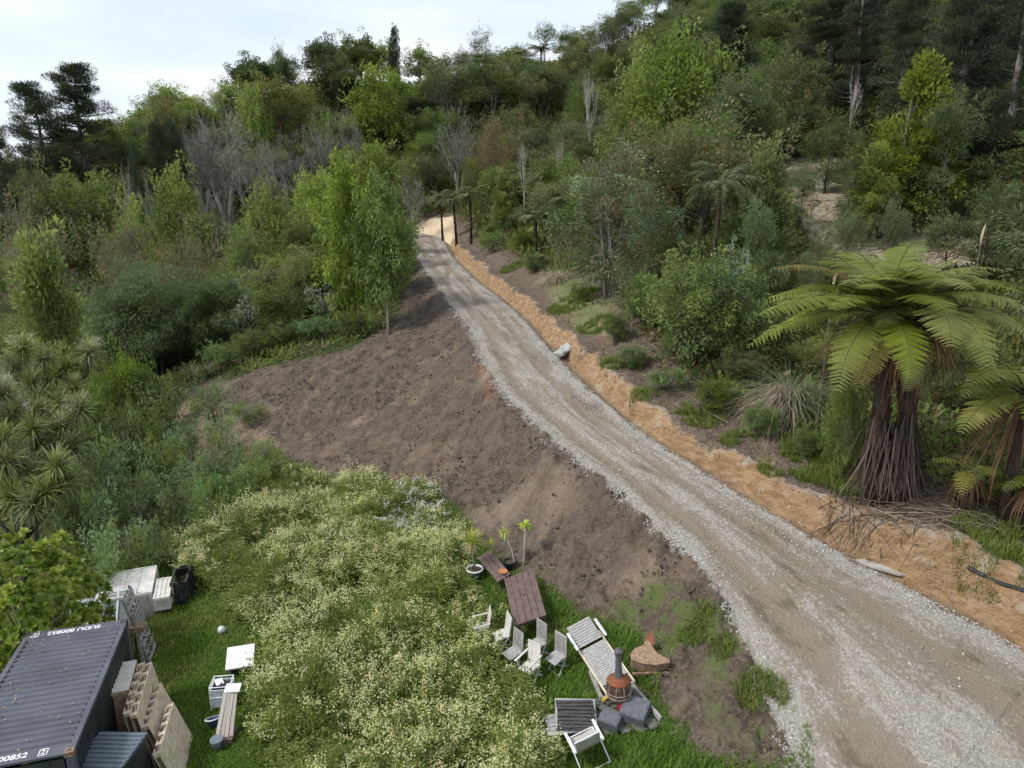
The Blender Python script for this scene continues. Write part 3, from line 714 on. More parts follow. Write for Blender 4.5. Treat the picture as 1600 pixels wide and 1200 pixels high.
def _pin():
    V = []; F_ = []
    V += [[.012, 0, 0], [.012, .97, -.12], [-.012, .97, -.12], [-.012, 0, 0]]; F_.append([0, 1, 2, 3])
    m = 11
    for j in range(m):
        y = .05+.9*j/m; z = -.12*(y**2); ln = .115*(1-y**2.2)+.02; w = .9/m*.30
        for s_ in (1, -1):
            k = len(V); V += [[0, y-w, z], [s_*ln*.6, y-w*.8+ln*.12, z-.008], [s_*ln, y+w*.4+ln*.3, z-.02], [0, y+w, z]]; F_.append([k, k+1, k+2, k+3])
    return np.array(V), np.array(F_)
PIN = _pin()
def proto_fern(key, H, Lf, nf, mat, seed, det=1, tr=.13, dead=8):
    rs = np.random.default_rng(seed); b = Geo(); g = Geo()
    lx = rs.uniform(-.3, .3)
    tube(b, [(0, 0, -.5), (lx*.3, 0, H*.4), (lx*.8, .05, H*.75), (lx, .05, H)], [tr*1.5, tr, tr*.85, tr*1.1], 7)
    for i in range(nf):
        az = 2*PI*i/nf*2.618+rs.uniform(-.2, .2); el = rs.uniform(.15, 1.05); c = rs.uniform(1.0, 1.7)+el*.3
        R_ = rotz(np.array([az]))[0]
        frond_geo(g, Lf*rs.uniform(.8, 1.1), el, c, 20 if det == 1 else 30, .42, det, 0, 1, rs.uniform(.3, .75), rs.uniform(-.3, .3), R_, np.array([lx, .05, H]))
    if dead:
        n = dead*6; az = rng.uniform(0, 2*PI, n)
        blades(b, np.array([lx, .05, H-.1])+np.stack([np.cos(az)*.1, np.sin(az)*.1, 0*az], 1), az, -.4, rng.uniform(.7, 1.5, n), 1.2, .05, 3, 1)
    PROTO.setdefault(key, []).append((b.mesh('trunk', [M['barkfern'], M['skirt']], True), g.mesh('frond_crown', [M[mat], M['barkfern']]), H+Lf*.35, Lf*.95))
def rosette(g, c, n, L, w, mat=0, lo=-1.0, hi=1.5, stiff=.5, tint=None):
    az = rng.uniform(0, 2*PI, n); el = lo+(hi-lo)*rng.random(n)**.8
    blades(g, np.array(c)+np.stack([np.cos(az)*.03, np.sin(az)*.03, rng.uniform(-.1, .05, n)], 1), az, el, L*rng.uniform(.75, 1.1, n), stiff+rng.uniform(0, .6, n), w, 3, mat, np.clip(.25+.4*(el-lo)/(hi-lo)+rng.uniform(-.15, .2, n), 0, 1) if tint is None else tint, tip=.08, twist=rng.uniform(-.6, .6, n))

def place(key, name, x, y, h, r, label, cat, group=None, rot=None, var=None, zoff=0.0, tilt=0):
    v = PROTO[key]; tm, cm, H, R = v[(random.randrange(len(v)) if var is None else var)]
    z = float(zt(x, y)[0])
    e = empty(name, (x, y, z+zoff), (random.uniform(-tilt, tilt), random.uniform(-tilt, tilt), random.uniform(0, 2*PI) if rot is None else rot))
    e.scale = (r/R, r/R, h/H)
    tag(e, label, cat, group)
    t = bpy.data.objects.new('trunk', tm); COL.objects.link(t); t.parent = e
    c = bpy.data.objects.new(cm.name.split('.')[0], cm); COL.objects.link(c); c.parent = e
    return e

# ---------------------------------------------------------------- prototypes
for s_ in range(3):
    proto_tree('bright', 8, 2.8, 1.2, 34, .85, 110, .17, .6, 'bright', 'bark', 'round', .13, .3, seed=10+s_)
    proto_tree('mid', 7.5, 2.7, 1.0, 36, .8, 120, .14, .55, 'mid', 'bark', 'round', .13, .15, seed=20+s_)
    proto_tree('kanuka', 7, 2.7, 1.6, 40, .7, 120, .12, .45, 'dark', 'bark', 'round', .11, .0, .5, seed=30+s_, stems=2, second=('olive', .35))
    proto_tree('olive', 6.5, 2.6, 1.0, 38, .7, 115, .12, .5, 'olive', 'bark', 'round', .10, .1, .7, seed=40+s_, stems=2)
    proto_tree('brown', 5.5, 2.6, .6, 34, .7, 95, .11, .5, 'brown', 'barkgrey', 'round', .08, .1, .7, seed=50+s_, stems=3)
    proto_tree('wattle', 8, 2.6, 1.5, 36, .75, 120, .2, .22, 'wattle', 'bark', 'tall', .12, .35, .6, seed=60+s_)
    proto_bare('bare', 6.5, 4, 300+s_, 'barkgrey', .6, .25, 3, .13, 2.3)
    proto_fern('ponga', 4.6, 2.6, 24, 'ferndark', 70+s_)
for s_ in range(2):
    proto_tree('roadside', 8, 2.8, 3.2, 50, .75, 120, .17, .6, 'bright', 'bark', 'tall', .13, .35, .9, seed=110+s_)
    proto_tree('darkround', 9, 4.0, .8, 60, 1.0, 150, .2, .5, 'dark', 'bark', 'round', .25, .0, .8, seed=80+s_)
    proto_tree('cypress', 11, 1.4, .4, 50, .6, 120, .16, .4, 'pine', 'bark', 'column', .18, -.8, 1.3, seed=84+s_)
    proto_tree('limecone', 8, 2.4, .6, 60, .6, 120, .17, .4, 'lime', 'bark', 'cone', .15, -.2, .8, seed=86+s_, second=('mid', .2))
    proto_tree('gold', 6, 2.4, 1.0, 30, .7, 90, .14, .5, 'gold', 'barkgrey', 'round', .1, .1, seed=88+s_, second=('olive', .4))
    proto_bare('barewhite', 8, 4, 330+s_, 'barkpale', .42, .55, 1, .12, 2.0)
    proto_bare('stick', 7, 2, 340+s_, 'barkpale', .5, .5, 1, .08, 1.2)
    proto_tree('sparse', 9, 3, 3.5, 26, .75, 55, .16, .35, 'dark', 'barkgrey', 'open', .14, .2, .5, seed=90+s_, stems=2)
    proto_tree('greyscrub', 6.5, 2.6, 1.2, 62, .65, 105, .10, .5, 'brown', 'barkgrey', 'tall', .07, .1, .8, seed=94+s_, stems=5, second=('grey', .5))
    proto_tree('smallleaf', 4.2, 2.3, .1, 64, .62, 230, .115, .6, 'mid', 'bark', 'bush', .07, .1, .9, seed=96+s_, stems=3, second=('bright', .3))
    proto_tree('bluewattle', 7, 3.4, .6, 70, .8, 190, .18, .25, 'wattle', 'bark', 'round', .12, .35, .8, seed=98+s_, stems=2)
    proto_tree('greyshrub', 2.4, 1.5, .1, 26, .42, 70, .2, .3, 'grey', 'bark', 'bush', .05, .3, .9, seed=102+s_, stems=3, second=('mid', .35))
    proto_tree('silvershrub', 3, 1.2, .4, 16, .36, 60, .19, .32, 'silver', 'bark', 'open', .05, .3, .8, seed=106+s_, stems=3, second=('grey', .4))
def proto_pine(key, H, R, seed, base=.25, dens=1.0, l=.34):
    rs = np.random.default_rng(seed); b = Geo(); g = Geo()
    tube(b, [(0, 0, -.6), (rs.uniform(-.2, .2), 0, H*.35), (rs.uniform(-.3, .3), .1, H*.7), (0, 0, H*.98)], [.32, .25, .16, .04], 7)
    z = H*base
    while z < H*.97:
        for k in range(rs.integers(3, 5)):
            az = rs.uniform(0, 2*PI); t = max(0, (z/H-base)/(1-base)); Lb = R*(1.05-.75*t**1.6)*rs.uniform(.45, 1.05)*(.55 if t < .12 else 1)
            d = np.array([math.cos(az), math.sin(az), 0]); e = np.array([0, 0, z])+d*Lb+np.array([0, 0, Lb*rs.uniform(.05, .4)])
            m_ = np.array([0, 0, z])+d*Lb*.5+np.array([0, 0, Lb*.05]); tube(b, [(0, 0, z), m_, e], [.07, .05, .02] if key == 'pine' else [.04, .03, .012], 4, cap=False)
            for q in range(int(7*dens)+1):
                s0 = rs.uniform(.35, 1.05); c = np.array([0, 0, z])*(1-s0)+e*s0+rs.normal(size=3)*.25; c[2] = z*(1-s0)+e[2]*s0+rs.uniform(0, .3)
                leafclump(g, c, .55*rs.uniform(.7, 1.3), int(42*dens), l, .16, 0, nrm(d+np.array([0, 0, .6])), -.4, rs.uniform(.2, .8), .3, .5)
        z += H*.032*rs.uniform(.7, 1.4)
    PROTO.setdefault(key, []).append((b.mesh('trunk', [M['barkgrey' if key == 'thinpine' else 'bark']], True), g.mesh('crown', [M['pine']]), H, R))
proto_pine('pine', 15, 4.2, 5, .18, 1.25); proto_pine('pine', 15, 4.6, 8, .12, 1.2)
proto_pine('thinpine', 16, 3.0, 9, .14, 1.5, .26); proto_pine('thinpine', 16, 3.2, 12, .1, 1.5, .26)

# ---------------------------------------------------------------- forest: the trees one can single out
PLACED = []
WIN = [(1270, 315, 75, 75, 60), (1120, 330, 60, 70, 35), (720, 330, 45, 50, 80), (1500, 120, 60, 120, 44), (880, 330, 60, 60, 56)]   # crowns that stay in view
def feat(key, name, px, py, Y, hwpx, label, cat, group=None, hmax=30, var=None, tilt=0.02):
    p = Wy(px, py, Y); z0 = float(zt(p[0], p[1])[0]); h = min(max(p[2]-z0, 1.0), hmax); r = hwpx*project(p)[2]/F
    PLACED.append((p[0], p[1], r)); WIN.append((px, py+hwpx*.9*(2.2 if key in ('cypress', 'limecone') else 1), hwpx*1.0, hwpx*1.1, Y)); return place(key, name, p[0], p[1], h, r, label, cat, group, var=var, tilt=tilt)
FE = [
 ('pine', 'pine_tree', 48, 130, 118, 62, 'dark open pine, left and lower of the two standing above the left skyline', 'pine tree'),
 ('pine', 'pine_tree', 112, 104, 118, 66, 'dark open pine, right and taller of the two standing above the left skyline', 'pine tree'),
 ('pine', 'pine_tree', -12, 170, 118, 30, 'dark pine cut off by the left edge of the picture', 'pine tree'),
 ('cypress', 'cypress_tree', 250, 172, 104, 17, 'dark columnar cypress, broadest of the group on the left hillside', 'cypress'),
 ('cypress', 'cypress_tree', 268, 185, 106, 14, 'dark columnar cypress on the right of the left hillside group', 'cypress'),
 ('cypress', 'cypress_tree', 234, 190, 103, 11, 'dark columnar cypress on the left of the left hillside group', 'cypress'),
 ('cypress', 'cypress_tree', 205, 218, 100, 9, 'slim short dark cypress standing apart beside the pale bare tree', 'cypress'),
 ('cypress', 'cypress_tree', 615, 41, 146, 9, 'single dark spire shaped cypress breaking the skyline', 'cypress'),
 ('darkround', 'evergreen_tree', 508, 58, 152, 32, 'dark round evergreen on the skyline, left of the pair near the cypress spire', 'tree'),
 ('darkround', 'evergreen_tree', 562, 57, 150, 40, 'dark round evergreen on the skyline, right of the pair beside the cypress spire', 'tree'),
 ('darkround', 'evergreen_tree', 525, 90, 140, 40, 'dark broad evergreen just below the round pair on the skyline', 'tree'),
 ('kanuka', 'evergreen_tree', 434, 70, 150, 13, 'small dark pointed tree on the skyline left of the round evergreens', 'tree'),
 ('kanuka', 'evergreen_tree', 452, 84, 148, 17, 'small dark tree on the skyline just right of the pointed one', 'tree'),
 ('darkround', 'evergreen_tree', 400, 88, 146, 44, 'dark green tree at the shoulder of the skyline', 'tree'),
 ('olive', 'olive_green_tree', 430, 110, 132, 52, 'large olive green tree below the small dark pointed skyline tree', 'tree'),
 ('lime', 'x', 0, 0, 0, 0, '', ''),
 ('gold', 'autumn_tree', 255, 150, 122, 24, 'rusty gold tree on the left ridge above the cypress group', 'tree'),
 ('olive', 'olive_green_tree', 250, 130, 128, 22, 'pale olive tree topping the left ridge', 'tree'),
 ('bright', 'lime_green_tree', 385, 133, 124, 24, 'small lime green rounded tree below the skyline shoulder', 'tree'),
 ('bright', 'bright_green_tree', 585, 106, 128, 46, 'bright green rounded tree below the cypress spire', 'tree'),
 ('bright', 'bright_green_tree', 655, 72, 148, 28, 'yellow green tree on the skyline right of the cypress spire', 'tree'),
 ('mid', 'broadleaf_tree', 112, 248, 98, 62, 'big dense green tree below the two left pines', 'tree'),
 ('olive', 'olive_green_tree', 45, 252, 96, 40, 'olive brown tree at the left edge below the pines', 'tree'),
 ('barewhite', 'bare_tree', 190, 242, 92, 22, 'pale bare upright tree left of the short slim cypress', 'bare tree'),
 ('barewhite', 'bare_tree', 226, 262, 90, 24, 'white leafless spreading tree in front of the cypress group', 'bare tree'),
 ('bare', 'bare_tree', 340, 165, 112, 56, 'broad grey leafless tree, largest on the left hillside', 'bare tree'),
 ('bare', 'bare_tree', 300, 175, 110, 40, 'grey leafless tree right beside the cypress group', 'bare tree'),
 ('bare', 'bare_tree', 450, 205, 106, 38, 'pale grey leafless tree in the middle of the left hillside', 'bare tree'),
 ('bare', 'bare_tree', 385, 205, 108, 40, 'grey leafless tree between the two palest ones on the left hillside', 'bare tree'),
 ('bare', 'bare_tree', 500, 168, 116, 30, 'grey leafless tree below the skyline evergreens', 'bare tree'),
 ('bare', 'bare_tree', 545, 165, 114, 24, 'small grey leafless tree below the bright green rounded tree', 'bare tree'),
 ('bare', 'bare_tree', 335, 275, 98, 34, 'grey leafless bush above the middle left scrub', 'bare tree'),
 ('bright', 'bright_green_tree', 275, 262, 90, 44, 'bright green tree in front of the white leafless tree', 'tree'),
 ('bright', 'bright_green_tree', 205, 312, 84, 38, 'low bright green tree left of the scrub on the lower left hill', 'tree'),
 ('bright', 'bright_green_tree', 405, 285, 82, 40, 'bright green tree halfway up left of the tall roadside tree', 'tree'),
 ('brown', 'scrub_tree', 195, 335, 72, 46, 'brownish rounded scrub tree on the lower left hill', 'scrub'),
 ('brown', 'scrub_tree', 290, 342, 70, 50, 'brownish rounded scrub tree right of a similar one on the lower left hill', 'scrub'),
 ('brown', 'scrub_tree', 45, 330, 86, 48, 'brown grey tree at the left edge below the olive brown one', 'scrub'),
 ('mid', 'broadleaf_tree', 380, 335, 66, 40, 'green tree with rounded crown left of the tall roadside tree', 'tree'),
 ('kanuka', 'evergreen_tree', 465, 325, 66, 40, 'dark fine leaved tree touching the tall roadside tree', 'tree'),
 ('bluewattle', 'blue_green_tree', 232, 418, 55, 82, 'large blue green feathery rounded tree above the weedy gully', 'tree'),
 ('bluewattle', 'blue_green_tree', 335, 430, 55, 62, 'blue green feathery tree right of the largest one', 'tree'),
 ('silvershrub', 'silver_leaved_shrub', 375, 470, 52, 34, 'silver leaved shrub at the edge of the brown soil, left one', 'shrub'),
 ('silvershrub', 'silver_leaved_shrub', 492, 445, 52, 28, 'silver leaved shrub in front of the dark tree left of the roadside tree', 'shrub'),
 ('mid', 'broadleaf_tree', 430, 440, 53, 42, 'dense green tree behind the top edge of the brown soil', 'tree'),
 ('olive', 'olive_green_tree', 455, 395, 57, 38, 'olive green tree left of the tall roadside tree', 'tree'),
 ('limecone', 'conical_tree', 72, 385, 46, 84, 'lime green conical tree above the cabbage trees at the left', 'tree'),
 # right side
 ('bright', 'bright_green_tree', 1055, 48, 66, 66, 'vivid green leafy tree high on the right hill, broad crown', 'tree'),
 ('bright', 'bright_green_tree', 1115, 70, 68, 50, 'vivid green leafy tree just right of the broad crowned one', 'tree'),
 ('bright', 'bright_green_tree', 1000, 85, 68, 46, 'vivid green leafy tree just left of the broad crowned one', 'tree'),
 ('olive', 'olive_green_tree', 1090, 168, 43, 112, 'large rounded olive brown tree above the right bank', 'tree'),
 ('greyscrub', 'grey_green_scrub_tree', 960, 248, 42, 88, 'grey green many stemmed scrub tree above the grassy bank', 'scrub'),
 ('greyscrub', 'grey_green_scrub_tree', 1020, 300, 38, 66, 'grey green many stemmed scrub tree in front of the rounded olive tree', 'scrub'),
 ('smallleaf', 'dense_green_shrub', 1098, 392, 31.5, 96, 'dense dark green shrub sitting on the right bank', 'shrub'),
 ('smallleaf', 'dense_green_shrub', 1160, 415, 31, 70, 'dense green shrub between the bank and the big fern', 'shrub'),
 ('wattle', 'feathery_tree', 1180, 330, 32, 48, 'dark feathery tree behind the silver leaves on the right bank', 'tree'),
 ('smallleaf', 'dense_green_shrub', 1015, 425, 36, 46, 'rounded green shrub in front of the many stemmed scrub', 'shrub'),
 ('kanuka', 'evergreen_tree', 1050, 350, 37, 56, 'dark green tree behind the dense shrub on the bank', 'tree'),
 ('mid', 'broadleaf_tree', 1165, 300, 37, 54, 'green tree between the olive tree and the yellow green conical one', 'tree'),
 ('mid', 'broadleaf_tree', 900, 300, 52, 40, 'green tree left of the grey many stemmed scrub', 'tree'),
 ('silvershrub', 'silver_leaved_shrub', 1150, 385, 30.5, 26, 'silver leaved shrub above the dense shrub on the right bank', 'shrub'),
 ('limecone', 'conical_tree', 1208, 238, 36, 66, 'yellow green conical tree in front of the bare clearing', 'tree'),
 ('wattle', 'feathery_tree', 1300, 185, 50, 48, 'blue green feathery tree standing on the bare clearing', 'tree'),
 ('limecone', 'conical_tree', 1435, 100, 44, 84, 'tall yellow tipped feathery tree right of the clearing', 'tree'),
 ('wattle', 'feathery_tree', 1490, 150, 42, 56, 'tall feathery green tree at the right behind the fern', 'tree'),
 ('limecone', 'conical_tree', 1385, 230, 42, 50, 'smaller yellow tipped tree in front of the clearing', 'tree'),
 ('wattle', 'feathery_tree', 1560, 290, 36, 44, 'feathery tree near the right edge behind the fern', 'tree'),
 ('thinpine', 'tall_pine_tree', 1535, -120, 46, 75, 'tall dark pine with a straight trunk near the right edge', 'pine tree'),
 ('thinpine', 'tall_pine_tree', 1625, -100, 44, 80, 'tall dark pine half outside the right edge', 'pine tree'),
 ('thinpine', 'tall_pine_tree', 1440, -90, 58, 55, 'tall dark pine left of the one with the straight trunk', 'pine tree'),
 ('thinpine', 'tall_pine_tree', 1360, -70, 64, 48, 'tall dark pine above the bare clearing', 'pine tree'),
 ('thinpine', 'tall_pine_tree', 1590, -60, 62, 55, 'tall dark pine behind the two nearest at the right edge', 'pine tree'),
 ('kanuka', 'evergreen_tree', 1245, 75, 64, 52, 'dark spreading tree above the clearing', 'tree'),
 ('kanuka', 'evergreen_tree', 1240, 155, 62, 48, 'dark rounded tree at the top edge of the clearing', 'tree'),
 ('sparse', 'gum_tree', 755, 38, 150, 22, 'thin open crowned tree on the skyline, left of two', 'tree'),
 ('sparse', 'gum_tree', 850, 30, 146, 26, 'open crowned grey tree on the skyline, right of two', 'tree'),
 ('sparse', 'gum_tree', 945, 28, 140, 34, 'rounded grey green tree on the skyline above the vivid green trees', 'tree'),
 ('kanuka', 'evergreen_tree', 700, 88, 132, 44, 'dark spreading tree under the skyline in the middle', 'tree'),
 ('kanuka', 'evergreen_tree', 770, 85, 130, 48, 'dark spreading tree right of the similar one in the middle', 'tree'),
 ('kanuka', 'evergreen_tree', 845, 95, 122, 46, 'dark tree below the open crowned skyline trees', 'tree'),
 ('kanuka', 'evergreen_tree', 905, 55, 128, 34, 'dark upright tree left of the vivid green trees', 'tree'),
 ('barewhite', 'bare_tree', 925, 100, 88, 20, 'white leafless tree left of the vivid green trees', 'bare tree'),
 ('stick', 'bare_tree', 820, 172, 80, 14, 'thin leaning leafless stem above the tree ferns', 'bare tree'),
 ('stick', 'bare_tree', 873, 168, 72, 10, 'tall thin leafless stem left of the grey scrub', 'bare tree'),
 ('bare', 'bare_tree', 715, 165, 104, 32, 'grey leafless tree in the middle above the tree ferns', 'bare tree'),
 ('brown', 'scrub_tree', 785, 175, 94, 34, 'reddish brown tree in the middle above the tree ferns', 'scrub'),
 ('limecone', 'conical_tree', 785, 275, 72, 34, 'green conical tree right of the trackside tree ferns', 'tree'),
 ('smallleaf', 'dense_green_shrub', 820, 360, 62, 26, 'soft green shrub at the foot of the conical trackside tree', 'shrub'),
 ('bright', 'bright_green_tree', 590, 225, 105, 44, 'green tree on the slope above the top of the track', 'tree'),
 ('bare', 'bare_tree', 640, 272, 97, 26, 'grey twiggy shrub at the left of the top of the track', 'bare tree'),
 ('bright', 'bright_green_tree', 500, 270, 70, 48, 'vivid green tree left of the tall roadside tree, its crown higher', 'tree'),
 ('wattle', 'feathery_tree', 1255, 270, 44, 30, 'slim feathery tree at the left side of the clearing', 'tree'),
 ('wattle', 'feathery_tree', 1345, 240, 43, 34, 'slim feathery tree in the middle of the clearing', 'tree'),
 ('greyscrub', 'grey_green_scrub_tree', 1330, 330, 38, 34, 'grey twiggy scrub at the near edge of the clearing', 'scrub'),
 ('greyscrub', 'grey_green_scrub_tree', 1275, 380, 34, 30, 'low grey scrub between the clearing and the giant fern', 'scrub'),
 ('kanuka', 'evergreen_tree', 1490, 330, 36, 50, 'dark tree at the right end of the clearing', 'tree'),
 ('wattle', 'feathery_tree', 1400, 330, 33, 40, 'blue green feathery tree just behind the giant fern crown', 'tree'),
 ('stick', 'bare_tree', 1340, 78, 60, 14, 'pale broken trunk among the dark pines', 'bare tree'),
]
for it in FE:
    if it[0] == 'lime': continue
    k, nm, px, py, Y, hw, lab, cat = it
    feat(k, nm, px, py, Y, hw, lab, cat)
# the tall leafy tree on the edge of the fill, its pale trunk in view
p = G(605, 526); 
for dx, top, hw, lab in [(-.4, 292, 46, 'vivid green roadside tree with a pale bare trunk standing on the brown soil'), (-2.8, 262, 48, 'tall vivid green tree just left of the pale trunked roadside tree')]:
    q = Wy(605+dx*22, top, p[1]+abs(dx)); h = q[2]-float(zt(q[0], q[1])[0]); e = place('roadside', 'roadside_tree', q[0], q[1], h, hw*project(q)[2]/F, lab, 'tree', tilt=.02)
    PLACED.append((q[0], q[1], 2))
    if dx == -.4:
        for c in e.children:
            if c.name.startswith('trunk'): c.material_slots[0].link = 'OBJECT'; c.material_slots[0].material = M['barkpale']
# tree ferns
FN = [(712, 300, 83, 'tree fern with a dark trunk at the top of the track, left of the pair'), (735, 292, 80, 'tree fern with a dark trunk at the top of the track, right of the pair'),
      (690, 300, 92, 'small tree fern hanging over the clay cut at the top of the track'), (838, 330, 60, 'tree fern right of the conical tree beside the track'), (850, 268, 70, 'tree fern in the dark gap above the track'),
      (905, 275, 66, 'tree fern left of the grey many stemmed scrub'), (880, 300, 60, 'small tree fern above the soft green shrub'), (1122, 262, 35, 'tree fern with bright arching fronds in front of the olive tree')
      ]
for px, py, Y, lab in FN:
    p = Wy(px, py, Y); z0 = float(zt(p[0], p[1])[0]); h = max(p[2]-z0, 2.2)
    e = place('ponga', 'tree_fern', p[0], p[1], h+.2, 2.5 if Y > 40 else 2.2, lab, 'tree fern', tilt=.05); PLACED.append((p[0], p[1], 1.5))

# ---------------------------------------------------------------- forest: the fill between them
def open_ground(x, y):
    x = np.atleast_1d(x); y = np.atleast_1d(y)
    dl, _ = seg_dist(x, y, LEW); dr, _ = seg_dist(x, y, REW)
    bad = ((dl > -1.2) & (dr < 3.8) & (y < 112))
    bad |= (np.hypot(x+4, y-60) < 0)
    for P, m in ((SOIL, .3), (LAWN, .3), (CLEAR, .3), (BANKG, .5), (MULCH, .8), (CUT, 1.0)): bad |= poly_sd(x, y, P) > -m
    return bad
KIND = {'mid': ('broadleaf_tree', 'tree', 7.2, 2.8), 'bright': ('bright_green_tree', 'tree', 7.5, 2.7), 'kanuka': ('evergreen_tree', 'tree', 7.2, 2.8), 'olive': ('olive_green_tree', 'tree', 6.2, 2.6),
        'brown': ('scrub_tree', 'scrub', 5.0, 2.6), 'bare': ('bare_tree', 'bare tree', 5.8, 2.5), 'wattle': ('feathery_tree', 'tree', 7.5, 2.6), 'ponga': ('tree_fern', 'tree fern', 6.0, 2.6), 'sparse': ('gum_tree', 'tree', 8.5, 2.8), 'thinpine': ('tall_pine_tree', 'pine tree', 13, 3.2), 'greyscrub': ('grey_green_scrub_tree', 'scrub', 5.5, 2.4)}
DESC = {'mid': 'mid green leafy tree', 'bright': 'bright green leafy tree', 'kanuka': 'dark fine leaved evergreen', 'olive': 'olive green bushy tree', 'brown': 'brownish rounded scrub tree', 'bare': 'grey leafless twiggy tree', 'wattle': 'blue green feathery tree', 'ponga': 'thin trunked tree fern', 'sparse': 'open crowned grey green tree', 'thinpine': 'tall thin dark pine', 'greyscrub': 'grey green twiggy scrub tree'}
LAND = [(80, 180, 'the tall skyline pines'), (250, 210, 'the dark cypress group'), (205, 250, 'the slim short cypress'), (615, 75, 'the cypress spire'), (535, 85, 'the round skyline evergreens'), (400, 110, 'the shoulder of the skyline'),
        (350, 220, 'the broadest grey leafless tree'), (255, 160, 'the rusty gold tree'), (585, 140, 'the bright rounded hillside tree'), (670, 350, 'the top of the track'), (560, 400, 'the pale trunked roadside tree'), (232, 470, 'the large blue green feathery tree'),
        (1060, 110, 'the vivid green hill trees'), (1090, 260, 'the rounded olive brown tree'), (960, 350, 'the many stemmed scrub'), (1330, 310, 'the bare clearing'), (1420, 470, 'the giant fern'), (850, 60, 'the open crowned skyline tree'), (72, 440, 'the lime conical tree'),
        (60, 620, 'the cabbage trees'), (1110, 500, 'the dense shrub on the bank'), (785, 330, 'the conical trackside tree'), (1535, 120, 'the straight trunked pine'), (1208, 330, 'the yellow green conical tree'), (1300, 230, 'the feathery tree in the clearing'), (925, 140, 'the white leafless tree'),
        (112, 300, 'the big tree below the pines'), (700, 120, 'the dark spreading trees mid slope'), (240, 360, 'the two brownish scrub trees'), (600, 515, 'the pale bare trunk'), (1435, 200, 'the tall yellow tipped tree')]
USED = set()
def where_label(desc, hs, rs, px, py, dep):
    lm = sorted(LAND, key=lambda a: (a[0]-px)**2+(a[1]-py)**2)
    sizes = [('short ' if hs < .85 else 'tall ' if hs > 1.03 else ''), ('narrow ' if rs < 1.1 else 'wide ' if rs > 1.28 else '')]
    lab = ''
    for a in lm[:8]:
        dx, dy = px-a[0], py-a[1]
        rel = ('right of ' if dx > 0 else 'left of ') if abs(dx) > 1.7*abs(dy) else ('below ' if dy > 0 else 'above ') if abs(dy) > 1.7*abs(dx) else ('below and ' if dy > 0 else 'above and ')+('right of ' if dx > 0 else 'left of ')
        d = math.hypot(dx, dy); how = 'just ' if d < 45 else '' if d < 90 else 'well ' if d < 160 else 'far '
        for pre in ('', sizes[0], sizes[1], sizes[0]+sizes[1]):
            lab = pre+desc+' '+how+rel+a[2]
            if lab not in USED: USED.add(lab); return lab
    return lab
FR_ = np.random.default_rng(5)
def fill(Y0, Y1, sp):
    y = Y0
    while y < Y1:
        s_ = sp(y); hw = y*.84+4; x = -hw; y0 = y; y += s_*.9
        while x < hw:
            X = x+FR_.uniform(-.35, .35)*s_; YY = y0+FR_.uniform(-.4, .4)*s_; x += s_
            if open_ground(X, YY)[0] or (YY < 30 and X < 8) or (X > 6 and YY < 24): continue
            if any((X-a)**2+(YY-b)**2 < (max(1.3, c*.62))**2 for a, b, c in PLACED): continue
            z = float(zt(X, YY)[0]); px, py, dep = project((X, YY, z+5))
            if py < -70 or py > 1150 or px < -160 or px > 1760: continue
            ridge = 150+10*math.sin(X*.05)
            if YY > 152: continue
            if X < 0 and YY < 47 and px < 450: continue
            cx_, cy_, _d = project((X, YY, z+4.0))
            if any(YY < w[4] and ((cx_-w[0])/(w[2]+1500/_d))**2+((cy_-w[1])/(w[3]+1500/_d))**2 < 1 for w in WIN): continue
            u = FR_.random()
            if px < 330:
                reg = 'on the left hillside'
                k = ['mid', 'bright', 'brown', 'bare', 'olive', 'kanuka'][int(np.searchsorted([.20, .36, .46, .72, .88], u))]
                if py > 420: k = ['mid', 'wattle', 'brown', 'kanuka'][int(np.searchsorted([.45, .65, .75], u))]
            elif px < 700:
                reg = 'on the middle slope left of the track'
                k = ['mid', 'bright', 'bare', 'olive', 'kanuka', 'brown'][int(np.searchsorted([.24, .44, .66, .82, .93], u))]
            elif px < 1000:
                reg = 'on the slope above the track'
                k = ['kanuka', 'mid', 'ponga', 'olive', 'bare', 'brown'][int(np.searchsorted([.42, .58, .74, .86, .95], u))]
            elif YY > 58:
                reg = 'on the dark upper right hill'
                k = ['kanuka', 'ponga', 'thinpine', 'wattle', 'mid', 'olive'][int(np.searchsorted([.32, .58, .66, .78, .9], u))]
            else:
                reg = 'on the lower right hill'
                k = ['kanuka', 'wattle', 'ponga', 'greyscrub', 'olive', 'mid'][int(np.searchsorted([.34, .5, .66, .78, .9], u))]
            if px > 1180 and px < 1600 and YY < 50 and py > 230 and k in ('kanuka', 'olive', 'mid', 'thinpine'): 
                if FR_.random() < .5: continue
            nm, cat, h, r = KIND[k]
            h *= FR_.uniform(.72, 1.15); r *= FR_.uniform(1.0, 1.4)
            if px < 330 and py > 420: h *= .8
            PLACED.append((X, YY, r))
            place(k, nm, X, YY, h, r, where_label(DESC[k], h/KIND[k][2], r/KIND[k][3], *project((X, YY, z+h*.7))), cat, 'crowded %s %s' % (cat+'s', reg), tilt=.05)
fill(24, 158, lambda y: 3.9 if y < 60 else (4.7 if y < 100 else 5.5))

